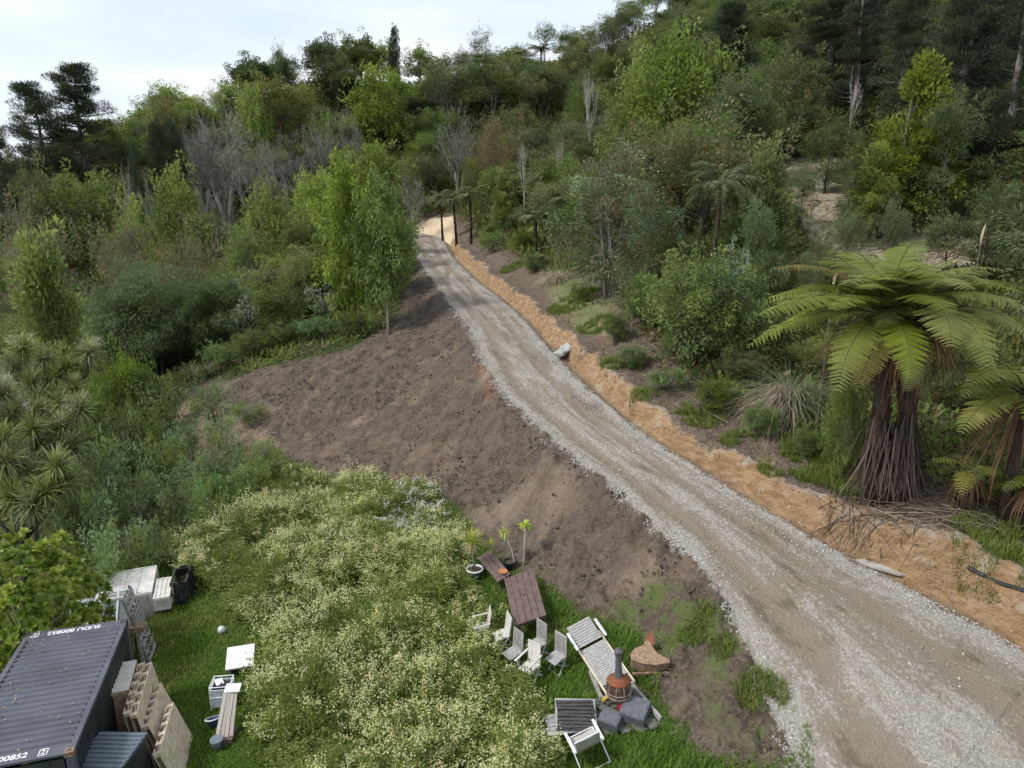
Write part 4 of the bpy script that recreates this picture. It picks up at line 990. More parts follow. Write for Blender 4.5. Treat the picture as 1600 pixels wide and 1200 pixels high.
# ---------------------------------------------------------------- forest floor cover, one mass
def cover():
    g = Geo(); T_ = []
    n = 26000
    y = 20+130*np.sqrt(rng.random(n)); x = rng.uniform(-1, 1, n)*(y*.86+5)
    n2 = 9000; y2 = rng.uniform(20, 60, n2); y = np.r_[y, y2]; x = np.r_[x, rng.uniform(-1, 1, n2)*(y2*.86+3)]
    ok = ~open_ground(x, y) & ~((x > 6) & (y < 17)); x, y = x[ok], y[ok]; z = zt(x, y)
    d = rdir(16); d[:, 2] = np.abs(d[:, 2])
    V = []; F_ = []
    fr = leafM(nrm(d+rdir(16)*.4), nrm(np.array([0, 0, 1.])+rdir(16)*.5), np.full(16, .42), np.full(16, .22))
    for i in range(16):
        v = LEAF[0]@fr[i].T + d[i]*rng.uniform(.3, .95)*np.array([1, 1, .75]); F_.append(np.arange(4)+len(V)); V += list(v)
    sc = rng.uniform(.4, 1.1, len(x))*np.where(y < 60, .8, 1.7)
    Mx = rotz(rng.uniform(0, 6.28, len(x)))*sc[:, None, None]
    m = rng.integers(0, 4, len(x)); kn = fbm(x*.15, y*.15, 77, 2); m = np.where(kn > .58, 2, m)
    for q in range(4):
        s_ = m == q
        g.scatter(np.array(V), np.array(F_), Mx[s_], np.stack([x, y, z+.05], 1)[s_], q, rng.random(s_.sum())*.7, rng.uniform(0, .3, 64))
    o = g.build('undergrowth', [M['mid'], M['dark'], M['olive'], M['brown']]); tag(o, 'low leafy undergrowth covering the forest floor', 'undergrowth', kind='stuff')
cover()

# ---------------------------------------------------------------- cabbage trees, shrubs and flax round the gully
def cabbage(name, heads, Y, base, label, flowers=(), L=.95):
    bx, by = base; z0 = float(zt(bx, by)[0])
    e = empty(name, (bx, by, z0)); tag(e, label, 'cabbage tree')
    H = [Wy(a, b, Y+dy)-np.array([bx, by, z0]) for a, b, dy in heads]
    c = np.mean(H, 0); fork = np.array([c[0]*.3, c[1]*.3, c[2]*.45])
    t = Geo(); tube(t, [(0, 0, -.6), fork*.5+np.array([.05, 0, 0]), fork], [.17, .14, .12], 7)
    for h in H:
        m_ = fork*.4+h*.6+np.array([0, 0, -.25]); tube(t, [fork, m_, h], [.10, .075, .06], 6)
    t.build('trunk', M['bark'], e, True)
    for i, h in enumerate(H):
        g = Geo(); rosette(g, h, 190, L*1.12, .075, 0, -1.3, 1.5, .3); g.build('leaf_head', M['cord'], e)
        if i in flowers:
            f = Geo()
            for q in range(8):
                az = rng.uniform(0, 6.28); d = np.array([math.cos(az)*rng.uniform(.2, .8), math.sin(az)*rng.uniform(.2, .8), rng.uniform(.3, .8)]); leafclump(f, h+d*.8, .22, 34, .07, .6, 0)
                tube(f, [h, h+d*.4, h+d*.75], [.02, .015, .006], 3, 1)
            f.build('flower_panicle', [M['cream'], M['straw']], e)
b = Wy(80, 760, 34); cabbage('cabbage_tree', [(35, 545, 1), (105, 578, 1), (60, 625, -.6), (95, 630, -.8), (50, 600, 0), (88, 590, .6), (118, 608, -.5), (140, 552, 1.6), (70, 562, 1), (20, 575, .5)], 34, b[:2], 'tallest cabbage tree with green spiky heads below the lime conical tree', (7, 0))
b = Wy(50, 850, 30); cabbage('cabbage_tree', [(125, 640, .3), (5, 615, .5), (110, 700, -.8), (50, 672, -1), (18, 652, 0), (60, 645, .5), (96, 668, -.3), (40, 690, -.6), (-8, 640, .4), (72, 700, -.8)], 30, b[:2], 'cabbage tree with cream flower sprays among its spiky heads', (0, 1, 4, 5, 6))
b = Wy(30, 900, 27); cabbage('cabbage_tree', [(70, 770, -.6), (50, 790, -1), (100, 755, .3), (5, 690, .6), (8, 722, 0), (48, 738, .5), (88, 728, .2), (22, 775, -.6), (-15, 790, -.4)], 27, b[:2], 'lower cabbage tree at the left edge in front of the flowering one')
b = G(35, 890); x, y = b[0], b[1]
e = empty('yucca', (x, y, b[2])); tag(e, 'stiff dark green yucca rosette above the big leaved bush', 'yucca')
hz = Wy(35, 838, y)[2]-b[2]; g = Geo(); tube(g, [(0, 0, -.4), (0, 0, max(.3, hz))], [.12, .08], 6); g.build('trunk', M['bark'], e, True)
g = Geo(); rosette(g, (0, 0, max(.3, hz)), 110, 1.05, .055, 0, -.35, 1.5, .05); g.build('leaf_head', M['cord'], e)
SH = [(258, 588, 41, 36, 'greyshrub', 'pale tipped grey green shrub at the left end of the brown soil'), (200, 630, 37, 40, 'greyshrub', 'grey green shrub left of the pale tipped one at the soil edge'),
      (330, 604, 39, 30, 'greyshrub', 'grey green shrub growing on the chipped wood by the soil'), (352, 655, 35.5, 28, 'greyshrub', 'small grey green shrub at the near edge of the wood chips'), (240, 680, 33.5, 38, 'greyshrub', 'grey green shrub halfway down the gully edge'),
      (300, 705, 32, 30, 'greyshrub', 'grey green shrub right of the one halfway down the gully edge'), (165, 690, 32, 42, 'greyshrub', 'grey green shrub beside the flowering cabbage tree'), (212, 745, 29, 42, 'greyshrub', 'broad grey green shrub in the middle of the gully edge'),
      (275, 750, 28.5, 32, 'greyshrub', 'grey green shrub bordering the upper weed field'), (335, 735, 29.5, 26, 'greyshrub', 'small grey green shrub at the top corner of the weed field'), (400, 715, 30, 30, 'greyshrub', 'grey green shrub where the weed field meets the soil'),
      (120, 775, 26.5, 40, 'greyshrub', 'grey green shrub right of the lower cabbage tree'), (185, 815, 24.5, 38, 'greyshrub', 'grey green shrub above the white crates'), (135, 862, 22.5, 34, 'greyshrub', 'grey green shrub between the yucca and the crates'),
      (240, 815, 25.5, 28, 'greyshrub', 'low grey green shrub above the dry grey stalks'), (95, 900, 21.5, 26, 'greyshrub', 'grey green shrub just above the big leaved bush'), (322, 758, 27, 24, 'greyshrub', 'small bright grey green shrub inside the upper weed field'),
      (190, 555, 41, 46, 'smallleaf', 'dark leafy shrub above the gully behind the grey green ones'), (140, 640, 37, 44, 'smallleaf', 'dark leafy shrub right of the tallest cabbage tree'), (165, 600, 39, 40, 'smallleaf', 'dark leafy shrub behind the tallest cabbage tree'),
      (60, 520, 44, 50, 'olive', 'olive bush below the lime conical tree'), (120, 500, 46, 44, 'olive', 'olive bush right of the lime conical tree'), (10, 540, 42, 44, 'brown', 'brownish bush left of the tallest cabbage tree'), (130, 745, 29, 44, 'smallleaf', 'dark leafy shrub between the flowering cabbage tree and the gully edge'),
      (385, 628, 38, 26, 'greyshrub', 'grey green shrub rooted on the soil beyond the wood chips'), (292, 652, 36, 26, 'greyshrub', 'grey green shrub on the left rim of the wood chips'), (425, 688, 32, 24, 'greyshrub', 'grey green shrub on the soil above the weed field corner'), (350, 700, 32, 24, 'greyshrub', 'grey green shrub between the wood chips and the weed field'),
      (450, 500, 51, 30, 'smallleaf', 'dark bush at the far soil edge, third of five from the left'), (505, 490, 50, 30, 'greyshrub', 'dark bush at the far soil edge, fourth of five from the left'), (555, 490, 49, 26, 'smallleaf', 'dark bush at the far soil edge beside the pale trunk'), (400, 515, 50, 30, 'smallleaf', 'dark bush at the far soil edge, second of five from the left'), (352, 530, 49, 30, 'greyshrub', 'dark bush at the far soil edge behind the flax, leftmost of five'),
      (450, 905, 22.8, 16, 'greyshrub', 'small grey green woolly plant inside the flower field'), (565, 875, 24, 14, 'greyshrub', 'tiny grey green plant in the middle of the flower field')]
for px, py, Y, hw, key, lab in SH:
    p = Wy(px, py, Y); z0 = float(zt(p[0], p[1])[0]); h = min(max(p[2]-z0, .9), 6)
    place(key, 'leafy_shrub' if key != 'greyshrub' else 'grey_green_shrub', p[0], p[1], h, hw*1.12*project(p)[2]/F, lab, 'shrub', tilt=.08)
def clump(name, px, py, n, L, w, mats, label, cat, el=(.5, 1.45), curv=(.5, 1.6), r=.25, tm=0, S=4, zo=0):
    b = G(px, py); g = Geo(); a = rng.uniform(0, 2*PI, n); q = rng.random(n)*r
    blades(g, np.stack([np.cos(a)*q, np.sin(a)*q, 0*a+zo-.05], 1), a, rng.uniform(*el, n), L*rng.uniform(.6, 1.1, n), rng.uniform(*curv, n), w, S, 0, None)
    o = g.build(name, mats, loc=b); tag(o, label, cat); return o, b
clump('flax_clump', 300, 592, 110, 1.5, .05, M['flax'], 'green flax clump at the top left corner of the soil, left of two', 'flax')
clump('flax_clump', 327, 588, 110, 1.4, .05, M['flax'], 'green flax clump at the top left corner of the soil, right of two', 'flax')
clump('dry_stalk_clump', 208, 876, 160, 1.5, .018, M['straw'], 'clump of dry grey stalks standing above the white crates', 'dry grass', (1.0, 1.5), (0, .5), .35)
# pampas like grass with dead straw hanging over the cut bank
o, b = clump('toetoe_grass', 1232, 640, 520, 2.9, .022, [M['flax']], 'big green and straw toetoe tussock hanging over the orange bank', 'tussock', (.3, 1.4), (1.2, 2.4), .4, S=6, zo=.2)
g = Geo(); n = 520; a = rng.normal(-2.5, .45, n); blades(g, np.stack([rng.uniform(-.7, .1, n), rng.uniform(-.7, .1, n), rng.uniform(.1, 1.1, n)], 1), a, rng.uniform(-.8, .5, n), rng.uniform(1.0, 2.9, n), rng.uniform(.2, 1.2, n), .026, 6, 0)
g.build('dead_straw', M['straw'], o)
clump('dead_frond_heap', 872, 438, 420, 1.6, .03, M['straw'], 'heap of pale dead fronds at the top of the grassy bank', 'dead fronds', (-.1, 1.0), (.7, 1.9), .8, S=5, zo=.2)
for px, py, s_ in [(1302, 400, 1.9), (1590, 400, 1.8), (1530, 385, 1.9)]:
    pass
# pampas plumes behind the fern
for px, py, Y, lab in [(1302, 425, 25, 'white plume stalks left behind the giant fern crown'), (1535, 350, 27, 'white plume stalk right behind the giant fern crown')]:
    p = Wy(px, py, Y); z0 = float(zt(p[0], p[1])[0]); g = Geo()
    for q in range(1):
        dx = .05; tube(g, [(0, 0, 0), (dx*.5, 0, (p[2]-z0)*.6), (dx, 0, p[2]-z0-.1)], [.015, .012, .01], 3, 1)
        tube(g, [(dx, 0, p[2]-z0-.75), (dx, 0, p[2]-z0-.45), (dx+.03, 0, p[2]-z0-.2), (dx+.08, 0, p[2]-z0)], [.012, .045, .04, .01], 7, 0, .5)
    o = g.build('plume_grass', [M['cream'], M['straw']], loc=(p[0], p[1], z0)); tag(o, lab, 'plume grass')

# ---------------------------------------------------------------- bush with big leaves at the lower left
def bigleaf():
    px, py, Y = 28, 842, 18.6; p = Wy(px, py, Y); z0 = float(zt(p[0], p[1])[0]); h = p[2]-z0
    e = empty('big_leaved_bush', (p[0], p[1], z0)); tag(e, 'glossy bush of large yellow green leaves left of the dark container', 'bush')
    g = Geo(); t = Geo(); rs = np.random.default_rng(3); R = 2.1
    for i in range(480):
        d = rs.normal(size=3); d /= np.linalg.norm(d)
        if d[2] < -.75: continue
        c = d*np.array([R, R, h*.52])*rs.uniform(.7, 1.0)+np.array([0, 0, h*.5])
        n = rs.integers(9, 14); az = rs.uniform(0, 6.28)+np.arange(n)*2.4; el = np.linspace(.05, 1.15, n)
        ax = nrm(d+np.array([0, 0, .5])); u = nrm(np.cross(ax, [0.3, .1, 1])); v = np.cross(ax, u)
        y = np.cos(el)[:, None]*(np.cos(az)[:, None]*u+np.sin(az)[:, None]*v)+np.sin(el)[:, None]*ax
        ll = .22*rs.uniform(.75, 1.15, n)
        tv = np.array([[0, 0, 0], [.3, .35, .06], [.36, .65, .05], [0, 1, -.06], [-.36, .65, .05], [-.3, .35, .06], [0, .5, -.02]]); tf = np.array([[0, 1, 2, 6], [6, 2, 3, 3], [6, 3, 4, 4], [0, 6, 4, 5]])
        tf = np.array([[0, 1, 6], [1, 2, 6], [2, 3, 6], [3, 4, 6], [4, 5, 6], [5, 0, 6]])
        g.scatter(tv, tf, leafM(y, ax+0*y, ll, ll*.85), np.tile(c, (n, 1)), 0, np.clip(rs.uniform(0, .8)+rs.uniform(-.25, .25, n), 0, 1))
        if i % 14 == 0: tube(t, [(0, 0, -.3), c*np.array([.4, .4, .5]), c], [.07, .04, .015], 4)
    t.build('branches', M['bark'], e); g.build('crown', M['loquat'], e)
bigleaf()

# ---------------------------------------------------------------- the giant tree fern and its neighbours
def giant_fern():
    b = G(1402, 776); e = empty('giant_tree_fern', b); tag(e, 'giant tree fern with yellow green fronds and a thick skirt of dead stalks', 'tree fern')
    tops = [Wy(1385, 492, b[1]+.2)-b, Wy(1436, 500, b[1]-.1)-b, Wy(1405, 520, b[1]+.9)-b]
    for i, tp in enumerate(tops):
        t = Geo(); r0 = np.array([(i-1)*.62, .2*(i == 2), 0]); P = [r0+(0, 0, -.5), r0*.8+tp*.3, r0*.3+tp*.7, tp]
        tube(t, P, [.34, .27, .23, .21], 9)
        n = 260; u = rng.random(n); a = rng.uniform(0, 6.28, n); P = np.array(P)
        c = np.stack([np.interp(u, [0, .33, .66, 1], P[:, k]) for k in range(3)], 1)+np.stack([np.cos(a), np.sin(a), 0*a], 1)*.28
        blades(t, c, a, rng.uniform(.5, 1.3, n), rng.uniform(.12, .3, n), 1.2, .05, 2, 0)
        t.build('trunk', M['barkfern'], e, True)
    rs = np.random.default_rng(4)
    spec = []
    for i in range(21): spec.append((0, 2*PI*i/21*2.618, rs.uniform(.25, 1.25), rs.uniform(3.2, 4.6)))
    for i in range(12): spec.append((1, .4+2*PI*i/12*2.618, rs.uniform(.35, 1.3), rs.uniform(2.9, 4.3)))
    for i in range(7): spec.append((2, 1+2*PI*i/7*2.618, rs.uniform(.5, 1.35), rs.uniform(2.8, 4.0)))
    spec += [(0, PI*.62, .55, 4.9), (0, PI*.5, .25, 4.8), (0, PI*.72, .05, 4.4), (1, -PI*.5, .35, 4.4), (0, PI*.95, .1, 3.6), (0, PI*.82, -.15, 3.3), (1, -PI*.93, .2, 3.4), (1, -PI*.75, .5, 3.6)]
    spec += [(i % 3, 2*PI*i/10+.2, rs.uniform(-.45, .1), rs.uniform(2.4, 3.6)) for i in range(10)]
    spec += [(i % 2, rs.uniform(0, 6.28), rs.uniform(1.15, 1.45), rs.uniform(2.8, 3.9)) for i in range(11)]
    for k, az, el, Lf in spec:
        g = Geo(); frond_geo(g, Lf*.92, el, 1.0+el*.42+rs.uniform(-.2, .35), 30, rs.uniform(.30, .40), 2, 0, 1, rs.uniform(.35, .95), rs.uniform(-.6, .6), rotz(np.array([az]))[0], tops[k], .12)
        g.build('frond', [M['fernold' if rs.random() < .14 else 'fern'], M['barkfern']], e)
    g = Geo(); n = 520; a = rng.uniform(0, 6.28, n); ctr = np.array([(tops[0][0]+tops[1][0])/2, .2, 0]); q = rng.uniform(.35, .85, n)
    top = rng.uniform(.8, 2.9, n)
    blades(g, ctr*np.array([.6, .6, 0])+np.stack([np.cos(a)*q, np.sin(a)*q*.8, top], 1), a+rng.normal(0, .9, n), rng.uniform(-1.8, -1.05, n), top*rng.uniform(.6, 1.1, n), rng.uniform(-.45, .5, n), rng.uniform(.03, .06, n), 4, 0, None, .4, rng.uniform(-.8, .8, n))
    g.build('dead_stalk_skirt', M['skirt'], e)
    g = Geo(); n = 300; a = rng.uniform(0, 6.28, n); k = rng.integers(0, 3, n); T_ = np.array(tops)[k]
    blades(g, T_+np.stack([np.cos(a)*.25, np.sin(a)*.25, -.1+0*a], 1), a, rng.uniform(-.9, .2, n), rng.uniform(1.4, 2.9, n), rng.uniform(1.0, 1.6, n), .07, 5, 0)
    g.build('dead_frond', M['rust'], e)
giant_fern()
def lowfern(px, py, hpx, nf, Lf, label, elr=(.2, 1.1)):
    b = G(px, py); top = Wy(px, hpx, b[1])[2]-b[2]; e = empty('tree_fern', b); tag(e, label, 'tree fern')
    t = Geo(); tube(t, [(0, 0, -.4), (.05, 0, top*.5), (0, 0, top)], [.2, .15, .14], 7); t.build('trunk', M['barkfern'], e, True)
    n = 70; a = rng.uniform(0, 6.28, n); g = Geo(); blades(g, np.stack([np.cos(a)*.12, np.sin(a)*.12, 0*a+top*.95], 1), a, -.8, rng.uniform(.4, .9, n)*top, .8, .05, 3); g.build('dead_frond', M['rust'], e)
    for i in range(nf):
        el = rng.uniform(*elr); g = Geo(); frond_geo(g, Lf*rng.uniform(.8, 1.1), el, 1.2+el*.5, 22 if Lf > 2 else 13, .46, 2, 0, 1, rng.uniform(.4, .95), rng.uniform(-.3, .3), rotz(np.array([2*PI*i/nf*2.618]))[0], np.array([0, 0, top]), .12)
        g.build('frond', [M['fern'], M['barkfern']], e)
lowfern(1565, 815, 615, 16, 2.9, 'yellow green tree fern at the right edge in front of the giant one')
lowfern(1505, 800, 735, 11, 1.35, 'small bright fern at the foot of the giant tree fern, on its right')
lowfern(1600, 830, 760, 9, 1.3, 'small bright fern low at the right edge by the litter')
for px, py, hpx, hw, key, lab in [(1315, 745, 600, 34, 'smallleaf', 'bright green shrub between the toetoe tussock and the giant fern'), (1585, 790, 700, 40, 'smallleaf', 'dark green shrub low at the right edge behind small ferns'), (1500, 640, 520, 60, 'kanuka', 'dark shrub right behind the giant fern'), (1290, 600, 520, 50, 'olive', 'olive shrub behind the toetoe tussock'), (1060, 570, 500, 30, 'smallleaf', 'small green shrub at the left foot of the dense bank shrub'), (960, 535, 488, 22, 'smallleaf', 'low green shrub on the bank beside the pink tag')]:
    b = G(px, py); h = Wy(px, hpx, b[1])[2]-b[2]; place(key, 'leafy_shrub', b[0], b[1], h, hw*project(b)[2]/F, lab, 'shrub')
b = G(940, 500); tg = Geo()

BK = [(835, 425, 395, 20, 'smallleaf', 'small green shrub left of the pale dead frond heap'), (905, 470, 440, 20, 'greyshrub', 'small grey green shrub on the grassy bank'), (985, 575, 540, 24, 'smallleaf', 'low green shrub right of the pink tagged peg'),
      (1045, 610, 570, 26, 'greyshrub', 'low grey green shrub in the litter below the dense bank shrub'), (1120, 640, 590, 30, 'smallleaf', 'low green shrub between the dense bank shrub and the clay crest'), (1185, 680, 632, 26, 'smallleaf', 'low green shrub left of the toetoe tussock'),
      (1150, 600, 545, 34, 'olive', 'olive bush under the dense bank shrub'), (770, 395, 362, 20, 'greyshrub', 'small grey green shrub on the bank near the top of the track'), (925, 420, 375, 30, 'smallleaf', 'green shrub behind the grassy bank'),
      (1255, 715, 672, 22, 'smallleaf', 'small green shrub at the right foot of the toetoe tussock')]
for px, py, hpx, hw, key, lab in BK:
    b = G(px, py); h = max(Wy(px, hpx, b[1])[2]-b[2], .6); place(key, 'leafy_shrub', b[0], b[1], h, hw*1.15*project(b)[2]/F, lab, 'shrub')
# ---------------------------------------------------------------- scattered masses
def tri_blades(name, x, y, hmin, hmax, mats, pick, label, w=.02, lean=.5, kind='grass'):
    z = zt(x, y); n = len(x); g = Geo()
    for q in range(len(mats)):
        s_ = pick == q
        k = s_.sum()
        if k == 0: continue
        blades(g, np.stack([x, y, z], 1)[s_], rng.uniform(0, 6.28, k), rng.uniform(.7, 1.5, k), rng.uniform(hmin, hmax, k)*(.5+1.0*fbm(x[s_]*.8, y[s_]*.8, 13, 3)), rng.uniform(.2, 1.3, k), w, 2, q)
    o = g.build(name, mats); tag(o, label, kind, kind='stuff'); return o
def inW(n, x0, x1, y0, y1, cond):
    x = rng.uniform(x0, x1, n); y = rng.uniform(y0, y1, n); k = cond(x, y); return x[k], y[k]
def lawn():
    x, y = inW(330000, -20, 9, 10, 36, lambda x, y: (np.abs(x) < y*.84+1.5) & ((poly_sd(x, y, LAWN) > -.25+.9*(fbm(x*1.2, y*1.2, 3, 3)-.5))))
    k = rng.random(len(x)) < np.where(poly_sd(x, y, WEED) > 0, .35, 1); x, y = x[k], y[k]
    k = (poly_sd(x, y, SOIL) < 0) | (rng.random(len(x)) < .12); x, y = x[k], y[k]
    dry = fbm(x*.7, y*.7, 41, 3) > .50
    pick = np.where(dry & (rng.random(len(x)) < .5), 1, 0)
    tri_blades('grass', x, y, .06, .22, [M['grass'], M['grassdry']], pick, 'short green grass of the lawn around the container and chairs', .022)
    # long rank tufts
    x, y = inW(60000, 1, 10, 10, 24, lambda x, y: (poly_sd(x, y, LAWN) > .25) & (fbm(x*.6, y*.6, 51, 2) > .54) & ((x > 2.2) | (y > 19)))
    k = (poly_sd(x, y, SOIL) < -.3); x, y = x[k], y[k]
    tri_blades('long_grass', x, y, .2, .45, [M['grass']], np.zeros(len(x), int), 'long rank grass around the loungers and tables', .024)
    # bank grass patches
    P = [(G(1290, 720), 1.5), (G(1270, 660), 1.2), (G(1570, 855), 1.4), (G(1260, 700), 1.0), (G(900, 470), 1.8), (G(1160, 600), 1.2), (G(860, 400), 2.2), (G(930, 510), 1.0), (G(1330, 765), .7), (G(1100, 655), .9), (G(1010, 620), .7), (G(960, 570), .7), (G(1150, 690), .7), (G(1060, 640), .6), (G(800, 420), 1.0), (G(1210, 735), .6), (G(1190, 1085), .6), (G(1090, 975), .6), (G(1125, 1010), .4), (G(240, 990), 1), (G(480, 640), .01)]
    xs, ys = [], []
    for c, r in P:
        n = int(2600*r*r)+10; a = rng.uniform(0, 6.28, n); q = r*np.sqrt(rng.random(n)); xs.append(c[0]+q*np.cos(a)); ys.append(c[1]+q*np.sin(a))
    x, y = np.concatenate(xs), np.concatenate(ys); k = fbm(x*1.5, y*1.5, 61, 3) > .42; x, y = x[k], y[k]
    tri_blades('grass_patch', x, y, .12, .38, [M['grass'], M['grassdry']], (rng.random(len(x)) < .25).astype(int), 'grass patches on the bank and beside the gravel', .022)
lawn()
def weeds():
    tl = []; rs = rng
    for v in range(5):
        lf = [[], []]; fl = [[], []]; st = Geo()
        V, F_, A = [], [], []
        def q(dst, c, y, up, l, w):
            Mx = leafM(np.array([y]), np.array([up]), np.array([l]), np.array([w]))[0]; k = len(dst[0]); dst[0] += list(LEAF[0]@Mx.T+c); dst[1].append([k, k+1, k+2, k+3])
        for i in range(34):
            a = rs.uniform(0, 6.28); r = rs.uniform(.02, .24); z = rs.uniform(.05, .72); q(lf, np.array([math.cos(a)*r, math.sin(a)*r, z]), np.array([math.cos(a), math.sin(a), rs.uniform(-.2, .9)]), rs.normal(size=3)*.4+[0, 0, 1], rs.uniform(.10, .2)*(1.1-.6*z), rs.uniform(.03, .06))
        for s_ in range(7):
            a = rs.uniform(0, 6.28); r = rs.uniform(.05, .28); z = rs.uniform(.72, 1.0); tip = np.array([math.cos(a)*r, math.sin(a)*r, z])
            q(lf, np.array([0, 0, .3]), tip-[0, 0, .3], np.array([math.sin(a), -math.cos(a), .2]), float(np.linalg.norm(tip-[0, 0, .3])), .012)
            for i in range(6):
                c = tip+rs.normal(size=3)*np.array([.035, .035, .045]); q(fl, c, rs.normal(size=3)*[1, 1, .3], [0, 0, 1.]+rs.normal(size=3)*.5, rs.uniform(.03, .056), rs.uniform(.026, .046))
        tl.append((lf, fl))
    def inw(x, y): return (poly_sd(x, y, WEED) > .55*(fbm(x*.9, y*.9, 23, 3)-.5)*3)
    x, y = inW(19000, -15, 3, 9, 34, inw)
    dens = fbm(x*.6, y*.6, 91, 3); k = rng.random(len(x)) < np.clip((dens-.2)*3.4, .4, 1); x, y = x[k], y[k]
    x2, y2 = inW(900, -20, 6, 12, 36, lambda x, y: (poly_sd(x, y, LAWN) > .1) & (poly_sd(x, y, WEED) < .2) & (y > 23)); x = np.r_[x, x2]; y = np.r_[y, y2]
    z = zt(x, y); n = len(x); g = Geo(); v = rng.integers(0, 5, n); yel = fbm(x*.3+9, y*.3, 71, 3)
    hh = (.42+1.6*np.clip(fbm(x*.75, y*.75, 33, 3)-.15, 0, 1))*rng.uniform(.65, 1.2, n)*np.clip(.55+poly_sd(x, y, WEED)*.4, .45, 1)
    Mx = rotz(rng.uniform(0, 6.28, n)); Mx = Mx*np.stack([np.ones(n)*.95, np.ones(n)*.95, hh], -1)[:, None, :]
    Mx = np.einsum('nij->nij', rotz(rng.uniform(0, 6.28, n)))*1.0
    Mx[:, 2, 2] = hh*1.15; ln = rng.normal(0, .18, (n, 2)); Mx[:, 0, 2] = ln[:, 0]; Mx[:, 1, 2] = ln[:, 1]
    P = np.stack([x, y, z], 1); fk = rng.random(n) < np.clip((fbm(x*.4, y*.4, 101, 3)-.36)*4.0, .06, .46)
    for q_ in range(5):
        s_ = v == q_; lf, fl = tl[q_]
        g.scatter(np.array(lf[0]), np.array(lf[1]), Mx[s_], P[s_], 0, np.clip(yel[s_]*.9+rng.uniform(-.2, .2, s_.sum()), 0, 1))
        s2 = s_ & fk & (x < 3); g.scatter(np.array(fl[0]), np.array(fl[1]), Mx[s2], P[s2], 1, rng.random(s2.sum()))
    w_ = (np.hypot(x-G(665, 815)[0], y-G(665, 815)[1]) < 1.3*(.5+rng.random(n))) & (rng.random(n) < .35)
    g.scatter(np.array(tl[0][1][0])*[1, 1, 1.03], np.array(tl[0][1][1]), Mx[w_]*1.02, P[w_], 2, rng.random(w_.sum()))
    o = g.build('flowering_weeds', [M['weedleaf'], M['flower'], M['white']]); tag(o, 'waist high weeds covered in pale yellow flowers', 'weeds', kind='stuff')
weeds()
ROCK = np.array([[1, 0, 0], [-1, 0, 0], [0, 1, 0], [0, -1, 0], [0, 0, .7], [0, 0, -.7]])*np.array([.5, .42, .5]); ROCKF = np.array([[0, 2, 4], [2, 1, 4], [1, 3, 4], [3, 0, 4], [2, 0, 5], [1, 2, 5], [3, 1, 5], [0, 3, 5]])
ROCK = np.array([[.5, .1, .1], [-.45, 0, .15], [.05, .45, 0], [-.1, -.4, .05], [.1, 0, .33], [0, 0, -.3]])
def rocks(name, x, y, s0, s1, mats, pick, label, kind, sink=.25):
    z = zt(x, y); n = len(x); s_ = s0*(s1/s0)**(rng.random(n)**1.8); A = np.linalg.qr(rng.normal(size=(n, 3, 3)))[0]*s_[:, None, None]; g = Geo()
    for q in range(len(mats)):
        k = pick == q
        if k.sum(): g.scatter(ROCK, ROCKF, A[k], np.stack([x, y, z+s_*sink], 1)[k], q)
    o = g.build(name, mats); tag(o, label, kind, kind='stuff'); return o
M['stone'] = plainmat('stone', (.44, .425, .40), (.33, .315, .29), .9, .2, 3)
M['stonew'] = plainmat('stone_white', (.60, .59, .56), (.48, .46, .43), .9, .2, 3)
M['clod'] = plainmat('clod', (.13, .10, .082), (.09, .07, .058), .95, .1, 3)
M['clodp'] = plainmat('clod_pale', (.20, .165, .135), (.15, .12, .095), .95, .1, 3)
M['clodo'] = plainmat('clod_orange', (.31, .20, .11), (.23, .14, .07), .95, .1, 3)
def gravel():
    t = rng.random(30000)**.55; n = len(t)
    def along(P, t, d):
        c = np.r_[0, np.cumsum(np.hypot(*np.diff(P[:, :2], axis=0).T))]; a = t*c[-1]; X = np.interp(a, c, P[:, 0]); Y = np.interp(a, c, P[:, 1])
        X2 = np.interp(a+.3, c, P[:, 0]); Y2 = np.interp(a+.3, c, P[:, 1]); nx, ny = -(Y2-Y), X2-X; l = np.hypot(nx, ny)+1e-6
        return X+nx/l*d, Y+ny/l*d
    h = n//2
    d1 = -np.abs(rng.normal(0, .5, h))+.3*(fbm(t[:h]*60, 0*t[:h], 5, 3)); x1, y1 = along(REW, t[:h], d1)
    d2 = np.abs(rng.normal(0, .38, n-h))-.45*(fbm(t[h:]*90, 0*t[h:], 7, 3)); x2, y2 = along(LEW, t[h:], d2)
    x = np.r_[x1, x2]; y = np.r_[y1, y2]
    xx, yy = inW(26000, -8, 16, 10, 50, lambda x, y: (seg_dist(x, y, LEW)[0] > 0) & (seg_dist(x, y, REW)[0] < 0) & (fbm(x*.9, y*.9, 15, 3) > .46))
    x = np.r_[x, xx]; y = np.r_[y, yy]; k = (y < 75) & (y > 9); x, y = x[k], y[k]
    pw = np.r_[np.full(h, .55), np.full(n-h, .35), np.full(len(xx), .12)][k]
    rocks('gravel', x, y, .022, .085, [M['stone'], M['stonew']], (rng.random(len(x)) < pw).astype(int), 'loose grey and white gravel along the track', 'gravel', .15)
gravel()
